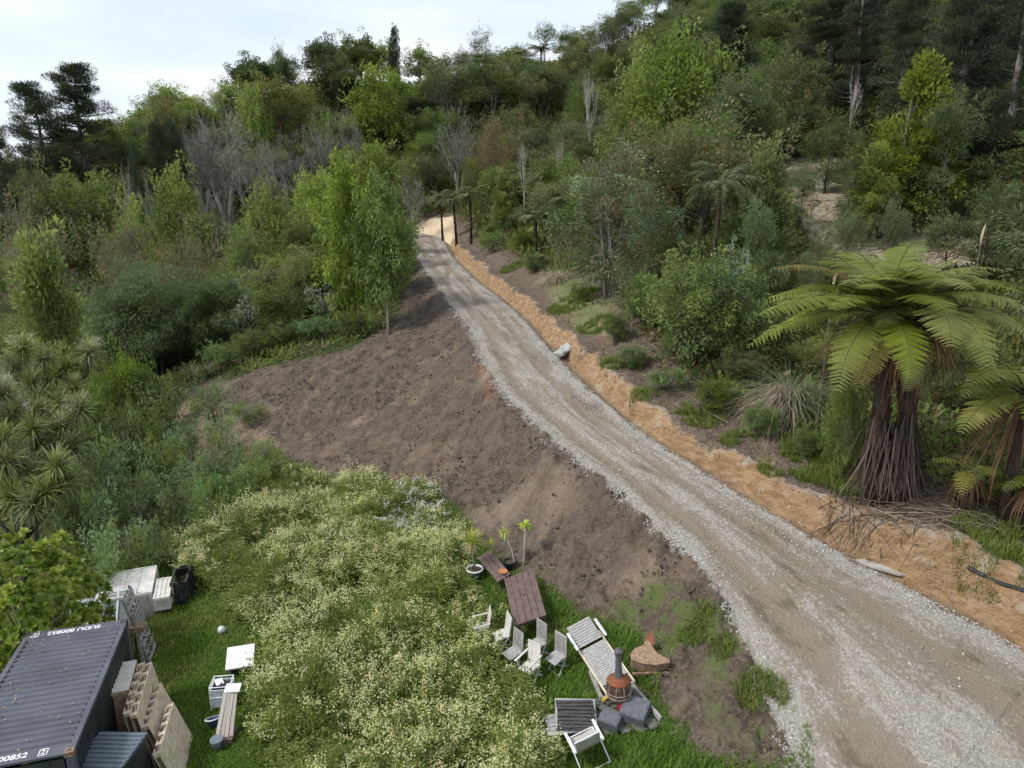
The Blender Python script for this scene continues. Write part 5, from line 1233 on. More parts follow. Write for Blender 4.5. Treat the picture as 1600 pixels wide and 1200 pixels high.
def clods():
    ins = lambda x, y: (poly_sd(x, y, SOIL) > -.2) & (seg_dist(x, y, LEW)[0] < .1)
    x, y = inW(90000, -20, 9, 13, 70, ins); k = fbm(x*.8, y*.8, 83, 4)+rng.normal(0, .09, len(x)) > .5; x, y = x[k], y[k]
    rocks('soil_clods', x, y, .03, .19, [M['clod'], M['clodp']], (rng.random(len(x)) < .22).astype(int), 'clods of brown earth over the fill slope', 'soil', .05)
    t = rng.random(9000); P = REW; c = np.r_[0, np.cumsum(np.hypot(*np.diff(P[:, :2], axis=0).T))]; a = t*c[-1]; i = np.clip(np.searchsorted(c, a), 1, len(P)-1); q = P[i]+(P[i-1]-P[i])*rng.random(9000)[:, None]
    tdir = nrm(P[i]-P[i-1]); d = rng.uniform(.1, 2.5, 9000); x = q[:, 0]-tdir[:, 1]*d; y = q[:, 1]+tdir[:, 0]*d; k = (y < 70) & (y > 9); x, y, d = x[k], y[k], d[k]
    rocks('clay_crumbs', x, y, .025, .12, [M['clodo'], M['clodp'], M['stonew']], np.where(rng.random(len(x)) < .55, 0, np.where(rng.random(len(x)) < .75, 1, 2)), 'crumbs of orange clay and pale stone on the cut bank', 'clay', .1)
clods()
def sticks():
    g = Geo()
    def S(x, y, L, r, mat, tilt=.15, n=1):
        z = float(zt(x, y)[0]); a = rng.uniform(0, 6.28); d = np.array([math.cos(a), math.sin(a), 0])*L/2; m_ = rng.normal(size=3)*L*.05
        z1 = float(zt(x-d[0], y-d[1])[0]); z2 = float(zt(x+d[0], y+d[1])[0])
        tube(g, [(x-d[0], y-d[1], z1+.05+rng.uniform(0, tilt)), (x+m_[0], y+m_[1], z+.09+abs(m_[2])), (x+d[0], y+d[1], z2+.04+rng.uniform(0, tilt))], [r, r*.85, r*.5], 4, mat, rng.random(), cap=False)
    for i in range(260):
        c = G(rng.uniform(1290, 1620), rng.uniform(770, 830)); S(c[0], c[1], rng.uniform(.5, 1.7), .012, rng.integers(0, 2))
    for i in range(150):
        c = G(rng.uniform(900, 1200), rng.uniform(545, 660)); dr = seg_dist(c[:1], c[1:2], REW)[0][0]
        if dr > 1.5: S(c[0], c[1], rng.uniform(.4, 1.5), .012, rng.integers(0, 2))
    for i in range(130):
        c = G(rng.uniform(260, 1150), rng.uniform(590, 1000))
        if poly_sd(c[:1], c[1:2], SOIL)[0] > .2: S(c[0], c[1], rng.uniform(.2, .8), .009, rng.integers(0, 2), .04)
    for i in range(140):
        c = G(rng.uniform(250, 430), rng.uniform(620, 740)); S(c[0], c[1], rng.uniform(.3, 1.1), .012, 0, .08)
    for i in range(160):
        c = G(rng.uniform(1215, 1560), rng.uniform(240, 420)); S(c[0], c[1], rng.uniform(.8, 2.5), .025, rng.integers(0, 2), .3)
    for i in range(40):
        c = G(rng.uniform(720, 860), rng.uniform(385, 440)); dr = seg_dist(c[:1], c[1:2], REW)[0][0]
        if dr > 1.5: S(c[0], c[1], rng.uniform(.6, 2.2), .03, rng.integers(0, 2), .2)
    o = g.build('fallen_sticks', [M['straw'], M['skirt']]); tag(o, 'litter of sticks and dead fronds on soil and bank', 'sticks', kind='stuff')
sticks()

# ---------------------------------------------------------------- man-made things
def S(px, py, dh, lo=6, far=60):
    """the point dh metres above the ground seen at this place"""
    d = ray(px, py); Y = np.geomspace(lo, far, 1200); t = Y/d[1]; X = d[0]*t; Z = CAMZ+d[2]*t; g = zt(X, Y)+dh
    k = max(int(np.where(Z < g)[0][0]), 1); y = Y[k]
    return np.array([d[0]*y/d[1], y, CAMZ+d[2]*y/d[1]])
M['wgrey'] = plainmat('weathered_wood', (.44, .43, .42), (.30, .29, .285), .85, .15, 14)
M['wpale'] = plainmat('pale_timber', (.62, .54, .43), (.46, .38, .28), .85, .15, 7)
M['wwhite'] = plainmat('whitened_plywood', (.64, .62, .585), (.52, .50, .46), .8, .15, 5)
M['wtan'] = plainmat('tan_timber', (.50, .38, .25), (.33, .23, .14), .85, .15, 7)
M['wdark'] = plainmat('stained_brown_wood', (.155, .105, .095), (.105, .070, .064), .6, .3, 6)
M['woldgrey'] = plainmat('old_grey_timber', (.36, .32, .27), (.22, .195, .165), .9, .1, 9)
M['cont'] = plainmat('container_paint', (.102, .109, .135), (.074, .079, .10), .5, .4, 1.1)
M['contside'] = plainmat('container_side_dark', (.035, .043, .045), (.024, .030, .032), .5, .4, 2)  # darker tone than the roof, for walls, doors, castings and shed wall
M['shed'] = plainmat('blue_grey_steel', (.125, .155, .185), (.10, .125, .15), .45, .4, 3)
M['rust'] = M['rust']
M['rustm'] = plainmat('rusty_steel', (.34, .235, .155), (.20, .135, .095), .85, .2, 12)
M['rustr'] = plainmat('orange_rust', (.27, .09, .04), (.16, .055, .028), .7, .25, 14)
M['castg'] = plainmat('grey_cast_iron', (.13, .125, .13), (.09, .085, .09), .6, .3, 20)
M['white'] = M['white']
M['paintw'] = plainmat('white_paint', (.78, .79, .80), (.70, .72, .74), .5, .3, 6)
M['alu'] = plainmat('white_aluminium', (.66, .70, .74), (.56, .60, .65), .4, .4, 8)
M['sling'] = plainmat('beige_sling', (.43, .40, .36), (.36, .335, .30), .85, .1, 30)
M['black'] = plainmat('black_plastic', (.018, .019, .023), (.03, .031, .037), .32, .5, 8, 0, .6)
M['concrete'] = plainmat('dark_concrete', (.13, .14, .155), (.095, .10, .112), .9, .15, 12)
M['paver'] = plainmat('grey_paver', (.20, .195, .185), (.12, .115, .11), .9, .15, 10)
M['terra'] = plainmat('terracotta', (.55, .22, .10), (.42, .16, .08), .7, .2, 9)
M['blue'] = plainmat('blue_glaze', (.05, .09, .22), (.04, .06, .15), .3, .5, 9)
M['navy'] = plainmat('navy_glaze', (.04, .055, .085), (.10, .12, .15), .35, .5, 14)
M['yellow'] = plainmat('yellow_paint', (.62, .42, .04), (.5, .33, .03), .5)
M['red'] = plainmat('red_paint', (.48, .04, .03), (.32, .03, .03), .5)
M['pink'] = plainmat('pink_tape', (.8, .35, .42), (.7, .3, .38), .6)
M['potsoil'] = plainmat('pot_soil', (.09, .07, .05), (.05, .04, .03), .95)
M['silver'] = M['silver']
M['tarp'] = plainmat('silver_tarp', (.42, .44, .43), (.26, .27, .26), .45, .4, 9, 0, .5)
M['greyp'] = plainmat('grey_plastic', (.17, .20, .23), (.14, .165, .19), .5, .3)
def glassmat():
    T = NT('window_glass'); b = T.bsdf((.5, .56, .58, 1), .08, .6); b.inputs['Transmission Weight'].default_value = .6; b.inputs['Alpha'].default_value = .75
    return T.done(b.outputs[0])
M['glass'] = glassmat()
def frame_obj(name, P, xd, up=None, label=None, cat=None, group=None):
    """empty at P with local X along xd and Z near up"""
    from mathutils import Matrix
    xd = np.array(xd, float); xd /= np.linalg.norm(xd); up = np.array([0, 0, 1.]) if up is None else np.array(up, float)
    y = np.cross(up, xd); y /= np.linalg.norm(y); z = np.cross(xd, y)
    e = empty(name); m = Matrix([[xd[0], y[0], z[0], P[0]], [xd[1], y[1], z[1], P[1]], [xd[2], y[2], z[2], P[2]], [0, 0, 0, 1]]); e.matrix_world = m
    tag(e, label, cat, group); return e
def part(name, mat, parent, fn, smooth=False, label=None):
    g = Geo(); fn(g); o = g.build(name, mat, parent, smooth)
    if label: o['label'] = label
    return o
def gnormal(x, y, s=1.0):
    zx = float(zt(x+s, y)[0]-zt(x-s, y)[0])/(2*s); zy = float(zt(x, y+s)[0]-zt(x, y-s)[0])/(2*s)
    n = np.array([-zx, -zy, 1]); return n/np.linalg.norm(n)
def bar(g, a, b, w, t, mat=0, up=(0, 0, 1), tint=None):
    """rectangular bar from a to b, w wide, t thick along up"""
    a = np.array(a, float); b = np.array(b, float); d = b-a; L_ = np.linalg.norm(d); y = d/L_; x = np.cross(y, up); x /= np.linalg.norm(x)+1e-9; z = np.cross(x, y)
    box(g, (a+b)/2, (w, L_, t), np.stack([x, y, z], 1), mat, rng.random() if tint is None else tint)

# ---- shipping container
def container():
    hr = 11.04
    A = Wh(200, 967, hr); B = Wh(36, 992, hr); C_ = Wh(114, 1175, hr)
    ly = (C_-A); Ln = np.linalg.norm(ly); W_ = 2.44; H_ = 2.59
    yd = ly/Ln; xd = -np.cross(yd, [0, 0, 1.0]); xd = xd*np.sign(np.dot(xd, B-A))       # local x: from the right side towards the left side
    # local frame: origin at the far right bottom corner, +X to the left side, +Y towards the viewer
    e = empty('shipping_container'); from mathutils import Matrix
    z = np.cross(xd, yd)
    if z[2] < 0: pass
    e.matrix_world = Matrix([[xd[0], yd[0], 0, A[0]], [xd[1], yd[1], 0, A[1]], [0, 0, 1, A[2]-H_], [0, 0, 0, 1]])
    tag(e, 'dark grey steel shipping container with a ribbed roof at the lower left', 'container')
    def roof(g):
        n = 22; m = .32; y0, y1 = m, Ln-m; pts = []
        for i in range(n):
            s = y0+(y1-y0)*i/n; p = (y1-y0)/n
            pts += [(s, 0), (s+p*.38, 0), (s+p*.52, -.035), (s+p*.86, -.035)]
        pts.append((y1, 0)); x0, x1 = .12, W_-.12
        V = [(x, y, H_-.012+z_) for y, z_ in pts for x in (x0, x1)]; k = len(pts)
        g.add(V, np.array([[2*i, 2*i+1, 2*i+3, 2*i+2] for i in range(k-1)]), 0, .2)
        box(g, (W_/2, m/2, H_-.03), (W_-.01, m, .05), None, 0, .2); box(g, (W_/2, Ln-m/2, H_-.03), (W_-.01, m, .05), None, 0, .2)
        for i in range(n):                                   # small pressed ends beside the rail
            s = y0+(y1-y0)*(i+.7)/n
            for x_ in (.135, W_-.135): box(g, (x_, s, H_-.018), (.05, .05, .022), None, 1, .9)
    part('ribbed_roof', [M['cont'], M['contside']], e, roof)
    def rails(g):
        for x_ in (.06, W_-.06): box(g, (x_, Ln/2, H_-.04), (.118, Ln-.37, .088), None, 0, .3)
        for x_ in (.05, W_-.05): box(g, (x_, Ln/2, .09), (.10, Ln-.37, .16), None, 0, .6)
        for x_ in (.08, W_-.08):
            for y_ in (.09, Ln-.09): box(g, (x_, y_, H_/2), (.15, .16, H_-.26), None, 0, .6)
    part('frame', M['cont'], e, rails)
    def side(x_, sgn):
        def f(g):
            n = 26; y0, y1 = .18, Ln-.18; p = (y1-y0)/n; pts = []
            for i in range(n):
                s = y0+p*i; pts += [(s, 0), (s+p*.3, 0), (s+p*.5, .045), (s+p*.8, .045)]
            pts.append((y1, 0)); V = [(x_+sgn*d, y, zz) for y, d in pts for zz in (.17, H_-.085)]
            g.add(V, np.array([[2*i, 2*i+1, 2*i+3, 2*i+2] for i in range(len(pts)-1)]), 0, .5)
        return f
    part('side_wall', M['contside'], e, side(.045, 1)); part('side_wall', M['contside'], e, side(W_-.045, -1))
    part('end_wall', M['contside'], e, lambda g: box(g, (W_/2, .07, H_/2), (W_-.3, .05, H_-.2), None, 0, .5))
    def door(x0):
        def f(g):
            box(g, (x0+W_/4-.04, Ln-.05, H_/2), (W_/2-.17, .05, H_-.28), None, 0, .5)
            for q in (.3, .75): tube(g, [(x0+W_/2*q-.04, Ln-.005, .15), (x0+W_/2*q-.04, Ln-.005, H_-.15)], .02, 6, 0, .3)
        return f
    part('door', M['contside'], e, door(.15)); part('door', M['contside'], e, door(W_/2-.02))
    for x_ in (.089, W_-.089):
        for y_ in (.081, Ln-.081):
            for zz in (.059, H_-.056):
                def cc(g):
                    s = .178; h = .118
                    if zz > 1:                                # ring of four bars leaves the twist lock opening on top
                        for dx, dy, sx, sy in ((-.066, 0, .046, .162), (.066, 0, .046, .162), (0, -.06, .086, .042), (0, .06, .086, .042)): box(g, (x_+dx, y_+dy, zz+.004), (sx, sy, h), None, 0, .5)
                        box(g, (x_, y_, zz-.03), (.085, .077, .03), None, 1, .9)
                    else: box(g, (x_, y_, zz), (s, .162, h), None, 0, .5)
                part('corner_casting', [M['rustm'] if (y_ > 1 and zz > 1 and x_ < 1) else M['contside'], M['black']], e, cc)
    def text(body, cx, cy, size, flip):
        c = bpy.data.curves.new('marking', 'FONT'); c.body = body; c.size = size; c.align_x = 'CENTER'; c.align_y = 'CENTER'; c.offset = .004; c.extrude = .001
        t = bpy.data.objects.new('tmp', c); COL.objects.link(t); dg = bpy.context.evaluated_depsgraph_get(); me = bpy.data.meshes.new_from_object(t.evaluated_get(dg)); bpy.data.objects.remove(t)
        me.materials.clear(); me.materials.append(M['paintw']); o = bpy.data.objects.new('serial_marking', me); COL.objects.link(o); o.parent = e
        # lettering reads from the near door end
        o.matrix_local = Matrix([[-1 if not flip else 1, 0, 0, cx], [0, -1 if not flip else 1, 0, cy], [0, 0, 1, H_+.001], [0, 0, 0, 1]])
        return o
    # x runs to the left, so a glyph's +X (reading direction as seen) is -x here
    def mark(cy, flip, cx=W_*.5):
        o = text('SUDU 800852', cx, cy, .215, flip)
        sx = -1 if not flip else 1
        o2 = text('2', cx+sx*.92, cy, .17, flip)
        def fr(g):
            c = (cx+sx*.92, cy)
            for dx, dy, a, b in ((-.075, 0, .018, .2), (.075, 0, .018, .2), (0, -.095, .15, .018), (0, .095, .15, .018)): box(g, (c[0]+dx, c[1]+dy, H_+.001), (a, b, .003), None, 0, 0)
        part('check_digit_frame', M['paintw'], e, fr)
    mark(Ln-.17, False, W_*.62); mark(.17, True, W_*.52)
    return e, A, xd, yd, Ln
CE, CA, CX, CY, CLn = container()
def cpt(x, y, z=0): return CA - np.array([0, 0, 2.59]) + CX*x + CY*y + np.array([0, 0, z])    # point in the container's frame; x < 0 is on the lawn side

# ---- low shed with ribbed roof beside it
def shed():
    P = [S(159, 1143, 1.7), S(228, 1140, 1.7), S(222, 1205, 1.7), S(138, 1205, 1.7)]
    o = P[0]; z0 = float(zt(o[0], o[1])[0])+.02; W_ = np.linalg.norm(P[1]-P[0]); D = 1.9; H_ = o[2]-z0
    xd = (P[1]-P[0])*[1, 1, 0]; e = frame_obj('garden_shed', (o[0], o[1], z0), xd, None, 'low blue grey steel shed with a ribbed roof, cut off by the bottom edge', 'shed')
    def rf(g):
        n = 14; p = D/n; pts = []
        for i in range(n): pts += [(-i*p, 0), (-(i+.42)*p, 0), (-(i+.5)*p, .028), (-(i+.88)*p, .028)]
        pts.append((-D, 0)); V = [(x, y, H_+z_) for y, z_ in pts for x in (-.03, W_+.03)]
        g.add(V, np.array([[2*i, 2*i+1, 2*i+3, 2*i+2] for i in range(len(pts)-1)])[:, ::-1], 0, .2)
        box(g, (W_/2, -D/2, H_-.03), (W_+.06, D, .05), None, 0, .6)
    part('ribbed_roof', M['shed'], e, rf)
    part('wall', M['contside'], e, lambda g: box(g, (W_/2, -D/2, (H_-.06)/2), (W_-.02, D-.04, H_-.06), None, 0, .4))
    part('door', M['shed'], e, lambda g: box(g, (W_/2, -D+.01, (H_-.2)/2), (W_*.8, .04, H_-.3), None, 0, .4))
shed()

# ---- crates
def crate(p3, H_, label, mat, name='wooden_crate', zb=None, battens=True, lid=None, group=None):
    """p3: top corners A (origin), B (along x), D (along y) already in space; H_ height"""
    A, B, D = p3; W_ = np.linalg.norm((B-A)[:2]); D_ = np.linalg.norm((D-A)[:2]); up = (0, 0, 1)
    e = frame_obj(name, (A[0], A[1], A[2]-H_), (B-A)*[1, 1, 0], up, label, 'crate', group)
    yd = np.array(e.matrix_world.col[1][:3]); s = 1 if np.dot(yd, D-A) > 0 else -1
    def body(g):
        box(g, (W_/2, s*D_/2, H_/2), (W_-.05, D_-.05, H_-.04), None, 0, .3)
    part('panel', mat, e, body)
    def fr(g):
        t = .045; w = .09
        for x_ in (w/2, W_/2, W_-w/2):
            box(g, (x_, .0, H_/2), (w, t, H_-.002), None, 0, .1); box(g, (x_, s*D_, H_/2), (w, t, H_-.002), None, 0, .1)
        for y_ in (w/2, D_-w/2):
            box(g, (0, s*y_, H_/2), (t, w, H_-.004), None, 0, .1); box(g, (W_, s*y_, H_/2), (t, w, H_-.004), None, 0, .1)
        for zz in (w/2, H_-w/2):
            for yy in (-.004, D_+.004): box(g, (W_/2, s*yy, zz), (W_-.19, t*.9, w), None, 0, .15)
            for xx in (-.004, W_+.004): box(g, (xx, s*D_/2, zz), (t*.9, D_-.19, w), None, 0, .15)
    part('batten', mat, e, fr)
    def ld(g):
        box(g, (W_/2, s*D_/2, H_+.006), (W_+.02, D_+.02, .022), None, 0, .15)
        if battens:
            for q in (.02, .98): box(g, (W_/2, s*D_*q, H_+.03), (W_, .07, .026), None, 1, 0)
            for q in (.35, .66): box(g, (W_/2, s*D_*q, H_+.029), (W_-.1, .03, .022), None, 1, .2)
            for q in (.02, .98): box(g, (W_*q, s*D_/2, H_+.031), (.07, D_-.12, .026), None, 1, 0)
    part('lid', [lid or mat, mat], e, ld)
    return e
def C3(a, b, d, dh):   # three top corners at equal height
    A = S(*a, dh); h = CAMZ-A[2]; return A, Wh(*b, h), Wh(*d, h)
crate(C3((163.5, 939), (177, 895.5), (237, 922.5), 1.25), 1.2, 'largest white crate with battened lid, standing highest behind the container', M['wwhite'])
crate(C3((141, 957), (156, 927), (166, 952), .85), .8, 'pale crate half hidden at the left of the largest white crate', M['wwhite'])
crate(C3((240, 937.5), (246, 906), (264, 931.5), .85), .42, 'small pale crate between the largest white crate and the black sheeting', M['wwhite'], battens=True)
crate(C3((165.5, 1084.5), (180, 1038), (199.5, 1080), 1.75), 1.7, 'tall tan crate with a pale lid leaning on the container side', M['wtan'], lid=M['wwhite'], battens=False)
# timber bearers under the small crate
P = S(250, 940, .1); e = frame_obj('timber_pallet', (P[0], P[1], float(zt(P[0], P[1])[0])), (1, .35, 0), None, 'low timber pallet under the small pale crate', 'pallet')
part('deck_board', M['wtan'], e, lambda g: [box(g, (0, y_, .38), (1.1, .12, .03)) for y_ in np.linspace(-.6, .6, 6)])
part('bearer', M['woldgrey'], e, lambda g: [box(g, (x_, 0, zz), (.09, 1.3, .14)) for x_ in (-.45, 0, .45) for zz in (.07, .29)])
# orange timber under the big crate
P = S(238, 950, .3); e = frame_obj('timber_offcut_stack', (P[0], P[1], float(zt(P[0], P[1])[0])), (1, .5, 0), None, 'orange timber offcuts at the foot of the largest white crate', 'timber')
part('offcut', M['terra'], e, lambda g: [box(g, (rng.uniform(-.1, .1), (i % 2)*.12, .05+.09*(i//2)), (.55, .1, .08), rotz(np.array([rng.uniform(-.3, .3)]))[0]) for i in range(8)])

def blackwrap():
    A = S(268, 950, .05); z0 = float(zt(A[0], A[1])[0]); e = frame_obj('black_wrapped_frame', (A[0], A[1]+.1, z0), (1, .28, 0), None, 'crate frame wrapped in torn black plastic beside the small pale crate', 'wrapped crate')
    def f(g):
        nx, nz = 14, 10; W_, D_, H_ = .55, 1.15, .95
        for (a, b_, n1) in (((W_, 0), (W_, D_), 16), ((W_, D_), (0, D_), 10), ((W_, 0), (.1, 0), 8)):
            V = []; 
            for j in range(nz+1):
                for i in range(n1+1):
                    t = i/n1; x_ = a[0]+(b_[0]-a[0])*t; y_ = a[1]+(b_[1]-a[1])*t; zz = H_*j/nz
                    fl = .05*math.sin(t*19+j*.8)+.05*rng.normal()*.5+(.10*(1-j/nz))
                    nrmx = 1 if a[0] == b_[0] else 0; nrmy = 0 if nrmx else (1 if a[1] > .5 else -1)
                    V.append((x_+nrmx*fl, y_+nrmy*fl, zz*(1-.06*math.sin(t*9))))
            g.add(V, np.array([[j*(n1+1)+i, j*(n1+1)+i+1, (j+1)*(n1+1)+i+1, (j+1)*(n1+1)+i] for j in range(nz) for i in range(n1)]), 0, 0)
    part('black_sheet', M['black'], e, f, True)
    def fr(g):
        for x_ in (0, .5):
            for y_ in (.03, 1.1): box(g, (x_, y_, .46), (.05, .05, .92))
        for y_ in (.03, 1.1): box(g, (.25, y_, .9), (.45, .045, .045))
        for x_ in (0, .5): box(g, (x_, .565, .89), (.045, 1.0, .045))
    part('frame', M['black'], e, fr)
blackwrap()

# ---- windows leaning behind the container
def win(px, py, w, h, ang, label):
    P = S(px, py, 0.9); z0 = float(zt(P[0], P[1])[0]); e = frame_obj('window_unit', (P[0], P[1], z0+.35), (1, .28, 0), (0, math.sin(ang), math.cos(ang)), label, 'window')
    def fr(g):
        for x_ in (-w/2, 0.0, w/2): box(g, (x_, 0, h/2), (.06, .07, h), None, 0, 0)
        for zz in (0, h): box(g, (0, .002, zz), (w+.06, .066, .06), None, 0, 0)
    part('frame', M['alu'], e, fr); 
    for s in (-1, 1): part('pane', M['glass'], e, lambda g: box(g, (s*w/4, 0, h/2), (w/2-.07, .012, h-.07), None, 0, 0))
win(131, 975, 1.15, 1.1, .9, 'white framed window unit leaning behind the container, left one')
win(178, 962, 1.05, 1.3, .75, 'white framed window unit leaning behind the container, right one nearest the panels')
P = S(128, 968, .6); 
def sheetbundle():
    e = frame_obj('folded_plastic', (P[0], P[1]+.25, float(zt(P[0], P[1])[0])), (1, .3, 0), None, 'crumpled clear plastic bundle behind the left window unit', 'plastic')
    def f(g):
        n = 15; V = [(((i/(n-1))-.5)*1.1, ((j/(n-1))-.5)*.7, 1.0+.10*rng.random()+.18*math.sin(i*.9)*math.cos(j*.7)) for j in range(n) for i in range(n)]
        g.add(V, np.array([[j*n+i, j*n+i+1, (j+1)*n+i+1, (j+1)*n+i] for j in range(n-1) for i in range(n-1)]), 0, 0)
        box(g, (0, 0, .45), (.9, .5, .9), None, 0, 0)
    part('wrap', M['alu'], e, f, True)
sheetbundle()
# ---- leaning timber panels, seen nearly edge on
def panel(top, bot, dep, dh, label, n=9):
    T_ = S(*top, dh); B_ = G(*bot); up = T_-B_; L_ = np.linalg.norm(up)
    side = np.cross(up, [0, 0, 1.0]); side /= np.linalg.norm(side); a = np.array([CX[0], CX[1], 0])*-1
    w = np.array([CY[0], CY[1], 0]);  # panel width runs along the container side
    e = frame_obj('timber_lattice_panel', B_, w, up/L_, label, 'timber panel')
    def fr(g):
        for x_ in (-dep/2, -dep/6, dep/6, dep/2): box(g, (x_, 0, L_/2), (.09, .05, L_), None, 0)
    part('frame', M['woldgrey'], e, fr)
    def sl(g):
        for k in range(n): box(g, (0, .045, L_*(k+.5)/n), (dep+.08, .022, L_/n*.55), None, 0)
    part('slat', M['wgrey'], e, sl)
panel((207, 912), (238, 1024), .85, 2.25, 'tall grey slatted timber panel leaning past the far corner of the container')
panel((213, 945), (228, 1030), .8, 1.9, 'shorter grey timber panel leaning behind the tall slatted one')
P0 = S(214.5, 981, 1.3); e = frame_obj('brown_box', P0-[0, 0, .1], (1, .15, 0), None, 'small reddish brown box wedged beside the leaning timber panels', 'box')
part('shell', M['rustm'], e, lambda g: (box(g, (0, 0, .1), (.42, .3, .16)), box(g, (0, 0, .19), (.46, .34, .025))))
P0 = G(216, 1030); clumpy = Geo(); tube(clumpy, [(0, 0, 0), (0, 0, .5), (.1, 0, 1.4)], .03, 5); leafclump(clumpy, np.array([0, 0, .5]), .45, 500, .1, .5, 0, None, 0, .3, .3, 1.3)
o = clumpy.build('climbing_weed', M['dark'], loc=P0); tag(o, 'dark weed growing up between the container and the timber panels', 'weed')

# ---- pallets stood on edge against the crate
def pallet(t0, t1, dh, lean, label, W_=None):
    A = S(*t0, dh); B = Wh(t1[0], t1[1], CAMZ-A[2]); L_ = np.linalg.norm(B-A); xd = (B-A)/L_
    out = np.cross(xd, [0, 0, 1.0]); out = out*(1 if out[0] > 0 else -1)       # away from the container
    H_ = dh/math.cos(lean); up = np.array([0, 0, 1.0])*math.cos(lean)-out*math.sin(lean); base = A-up*H_
    e = frame_obj('wooden_pallet', base, xd, up, label, 'pallet', 'pallets on edge beside the container')
    s = 1 if np.dot(np.array(e.matrix_world.col[1][:3]), out) > 0 else -1
    def bd(y_, k, closed):
        def f(g):
            if closed: box(g, (L_/2, s*y_, H_/2), (L_, .02, H_), None, 0, .2)
            else:
                for i in range(k): box(g, ((i+.5)*L_/k, s*y_, H_/2), (L_/k*.62, .02, H_), None, 0)
        return f
    part('face_board', M['wpale'], e, bd(.075, 6, True)); part('back_board', M['wpale'], e, bd(-.075, 6, False))
    for zz in (.05, H_/2, H_-.05):
        part('bearer', M['wpale'], e, lambda g: [box(g, (x_, 0, zz), (.11, .126, .095), None, 0) for x_ in np.linspace(.07, L_-.07, 6)]+[box(g, (L_/2, 0, zz), (L_-.02, .03, .02), None, 0, .8)])
pallet((221, 1035), (197, 1116), 1.75, .12, 'pallet on edge, first from the container, next to the tall tan crate')
pallet((232, 1035), (207, 1118), 1.75, .16, 'pallet on edge, second from the container, its plank face showing')
pallet((247, 1068), (226, 1136), 1.35, .30, 'pallet on edge, third from the container, half way down the lean')
pallet((266, 1099), (243, 1180), 1.15, .30, 'pallet on edge, outermost and lowest, facing the lawn')
A = S(158, 1128, 1.3); e = frame_obj('timber_offcuts', (A[0], A[1], float(zt(A[0], A[1])[0])), CY, None, 'upright timber offcuts between the shed and the container side', 'timber')
part('offcut', M['wpale'], e, lambda g: [bar(g, (dx, 0, 0), (dx+.05, -.12, 1.35-.1*i), .09, .03) for i, dx in enumerate((0, .12, .22))])

# ---- things on the lawn
A = G(377, 1040); e = frame_obj('white_board', A+[0, 0, .30], (1, .3, 0), gnormal(A[0], A[1])+np.array([.05, -.1, 0]), 'flat white board lying at the edge of the flowering weeds', 'board')
part('panel', M['paintw'], e, lambda g: (box(g, (0, 0, 0), (.78, .95, .045), None, 0, 0), box(g, (0, .1, .026), (.7, .02, .006), None, 0, .8)))
part('support', M['wgrey'], e, lambda g: [box(g, (x_, 0, -.17), (.08, .85, .28)) for x_ in (-.3, .3)])
A = G(347, 990); g = Geo(); lathe(g, [(.001, -.13), (.07, -.11), (.12, -.04), (.13, .03), (.10, .10), (.05, .13), (.001, .14)], 12, (0, 0, .13)); g.V[-1] += rng.normal(0, .006, g.V[-1].shape)
o = g.build('plastic_ball', M['alu'], loc=A, smooth=True); tag(o, 'pale blue white ball lying alone on the lawn', 'ball')
A = G(340, 1170); e = empty('grey_pot', A); tag(e, 'round grey lidded pot on the grass below the beige planks', 'pot')
part('pot_body', M['greyp'], e, lambda g: lathe(g, [(.001, 0), (.12, 0), (.15, .22), (.16, .27)], 18), True); part('lid', M['greyp'], e, lambda g: (lathe(g, [(.17, .26), (.17, .29), (.165, .30), (.001, .305)], 18)), False)
def bin_():
    A = G(350, 1100); e = frame_obj('wire_laundry_trolley', A, (1, .12, 0), None, 'white framed trolley holding black and white rubbish on the lawn', 'trolley')
    def fr(g):
        w, d, h = .52, .5, .72
        for zz in (h, h-.09, .4):
            for a, b in (((0, 0), (w, 0)), ((w, 0), (w, d)), ((w, d), (0, d)), ((0, d), (0, 0))): tube(g, [(a[0]-w/2, a[1]-d/2, zz), (b[0]-w/2, b[1]-d/2, zz)], .014, 6, 0, 0)
        for a in ((0, 0), (w, 0), (w, d), (0, d)): tube(g, [(a[0]-w/2, a[1]-d/2, 0), (a[0]-w/2, a[1]-d/2, h)], .014, 6, 0, 0)
    part('wire_frame', M['paintw'], e, fr)
    part('bin_shell', M['alu'], e, lambda g: [box(g, c, s, None, 0, 0) for c, s in (((-.24, 0, .36), (.012, .47, .55)), ((.24, 0, .36), (.012, .47, .55)), ((0, -.24, .36), (.46, .012, .55)), ((0, .24, .36), (.46, .012, .55)), ((0, 0, .12), (.46, .46, .012)))])
    def bag(g):
        n = 9; V = [(((i/(n-1))-.5)*.42, ((j/(n-1))-.5)*.42, .5+.14*rng.random()+.12*(i > j)) for j in range(n) for i in range(n)]
        g.add(V, np.array([[j*n+i, j*n+i+1, (j+1)*n+i+1, (j+1)*n+i] for j in range(n-1) for i in range(n-1)]), 0, 0)
    part('rubbish_bag', M['black'], e, bag, True)
    part('paper', M['paintw'], e, lambda g: box(g, (-.08, .06, .67), (.2, .28, .02), rotz(np.array([.5]))[0], 0, 0))
bin_()
A = G(357, 1150); e = frame_obj('plank_bundle', A, (1, .05, 0), None, 'bundle of beige planks leaning on the white framed trolley', 'planks')
part('plank', M['sling'], e, lambda g: [bar(g, (-.19+.1*i+.015*i, -.28+.03*(i % 2), .12), (-.2+.085*i, .62, .86-.02*i), .095, .03, up=(0, -.6, .8)) for i in range(4)], label=None)
part('white_end_panel', M['paintw'], e, lambda g: [bar(g, (-.19+.1*i, .60, .86), (-.19+.1*i, .86, .93), .1, .032) for i in range(4)])
part('support_crate', M['wdark'], e, lambda g: box(g, (0, -.1, .09), (.42, .5, .17)))
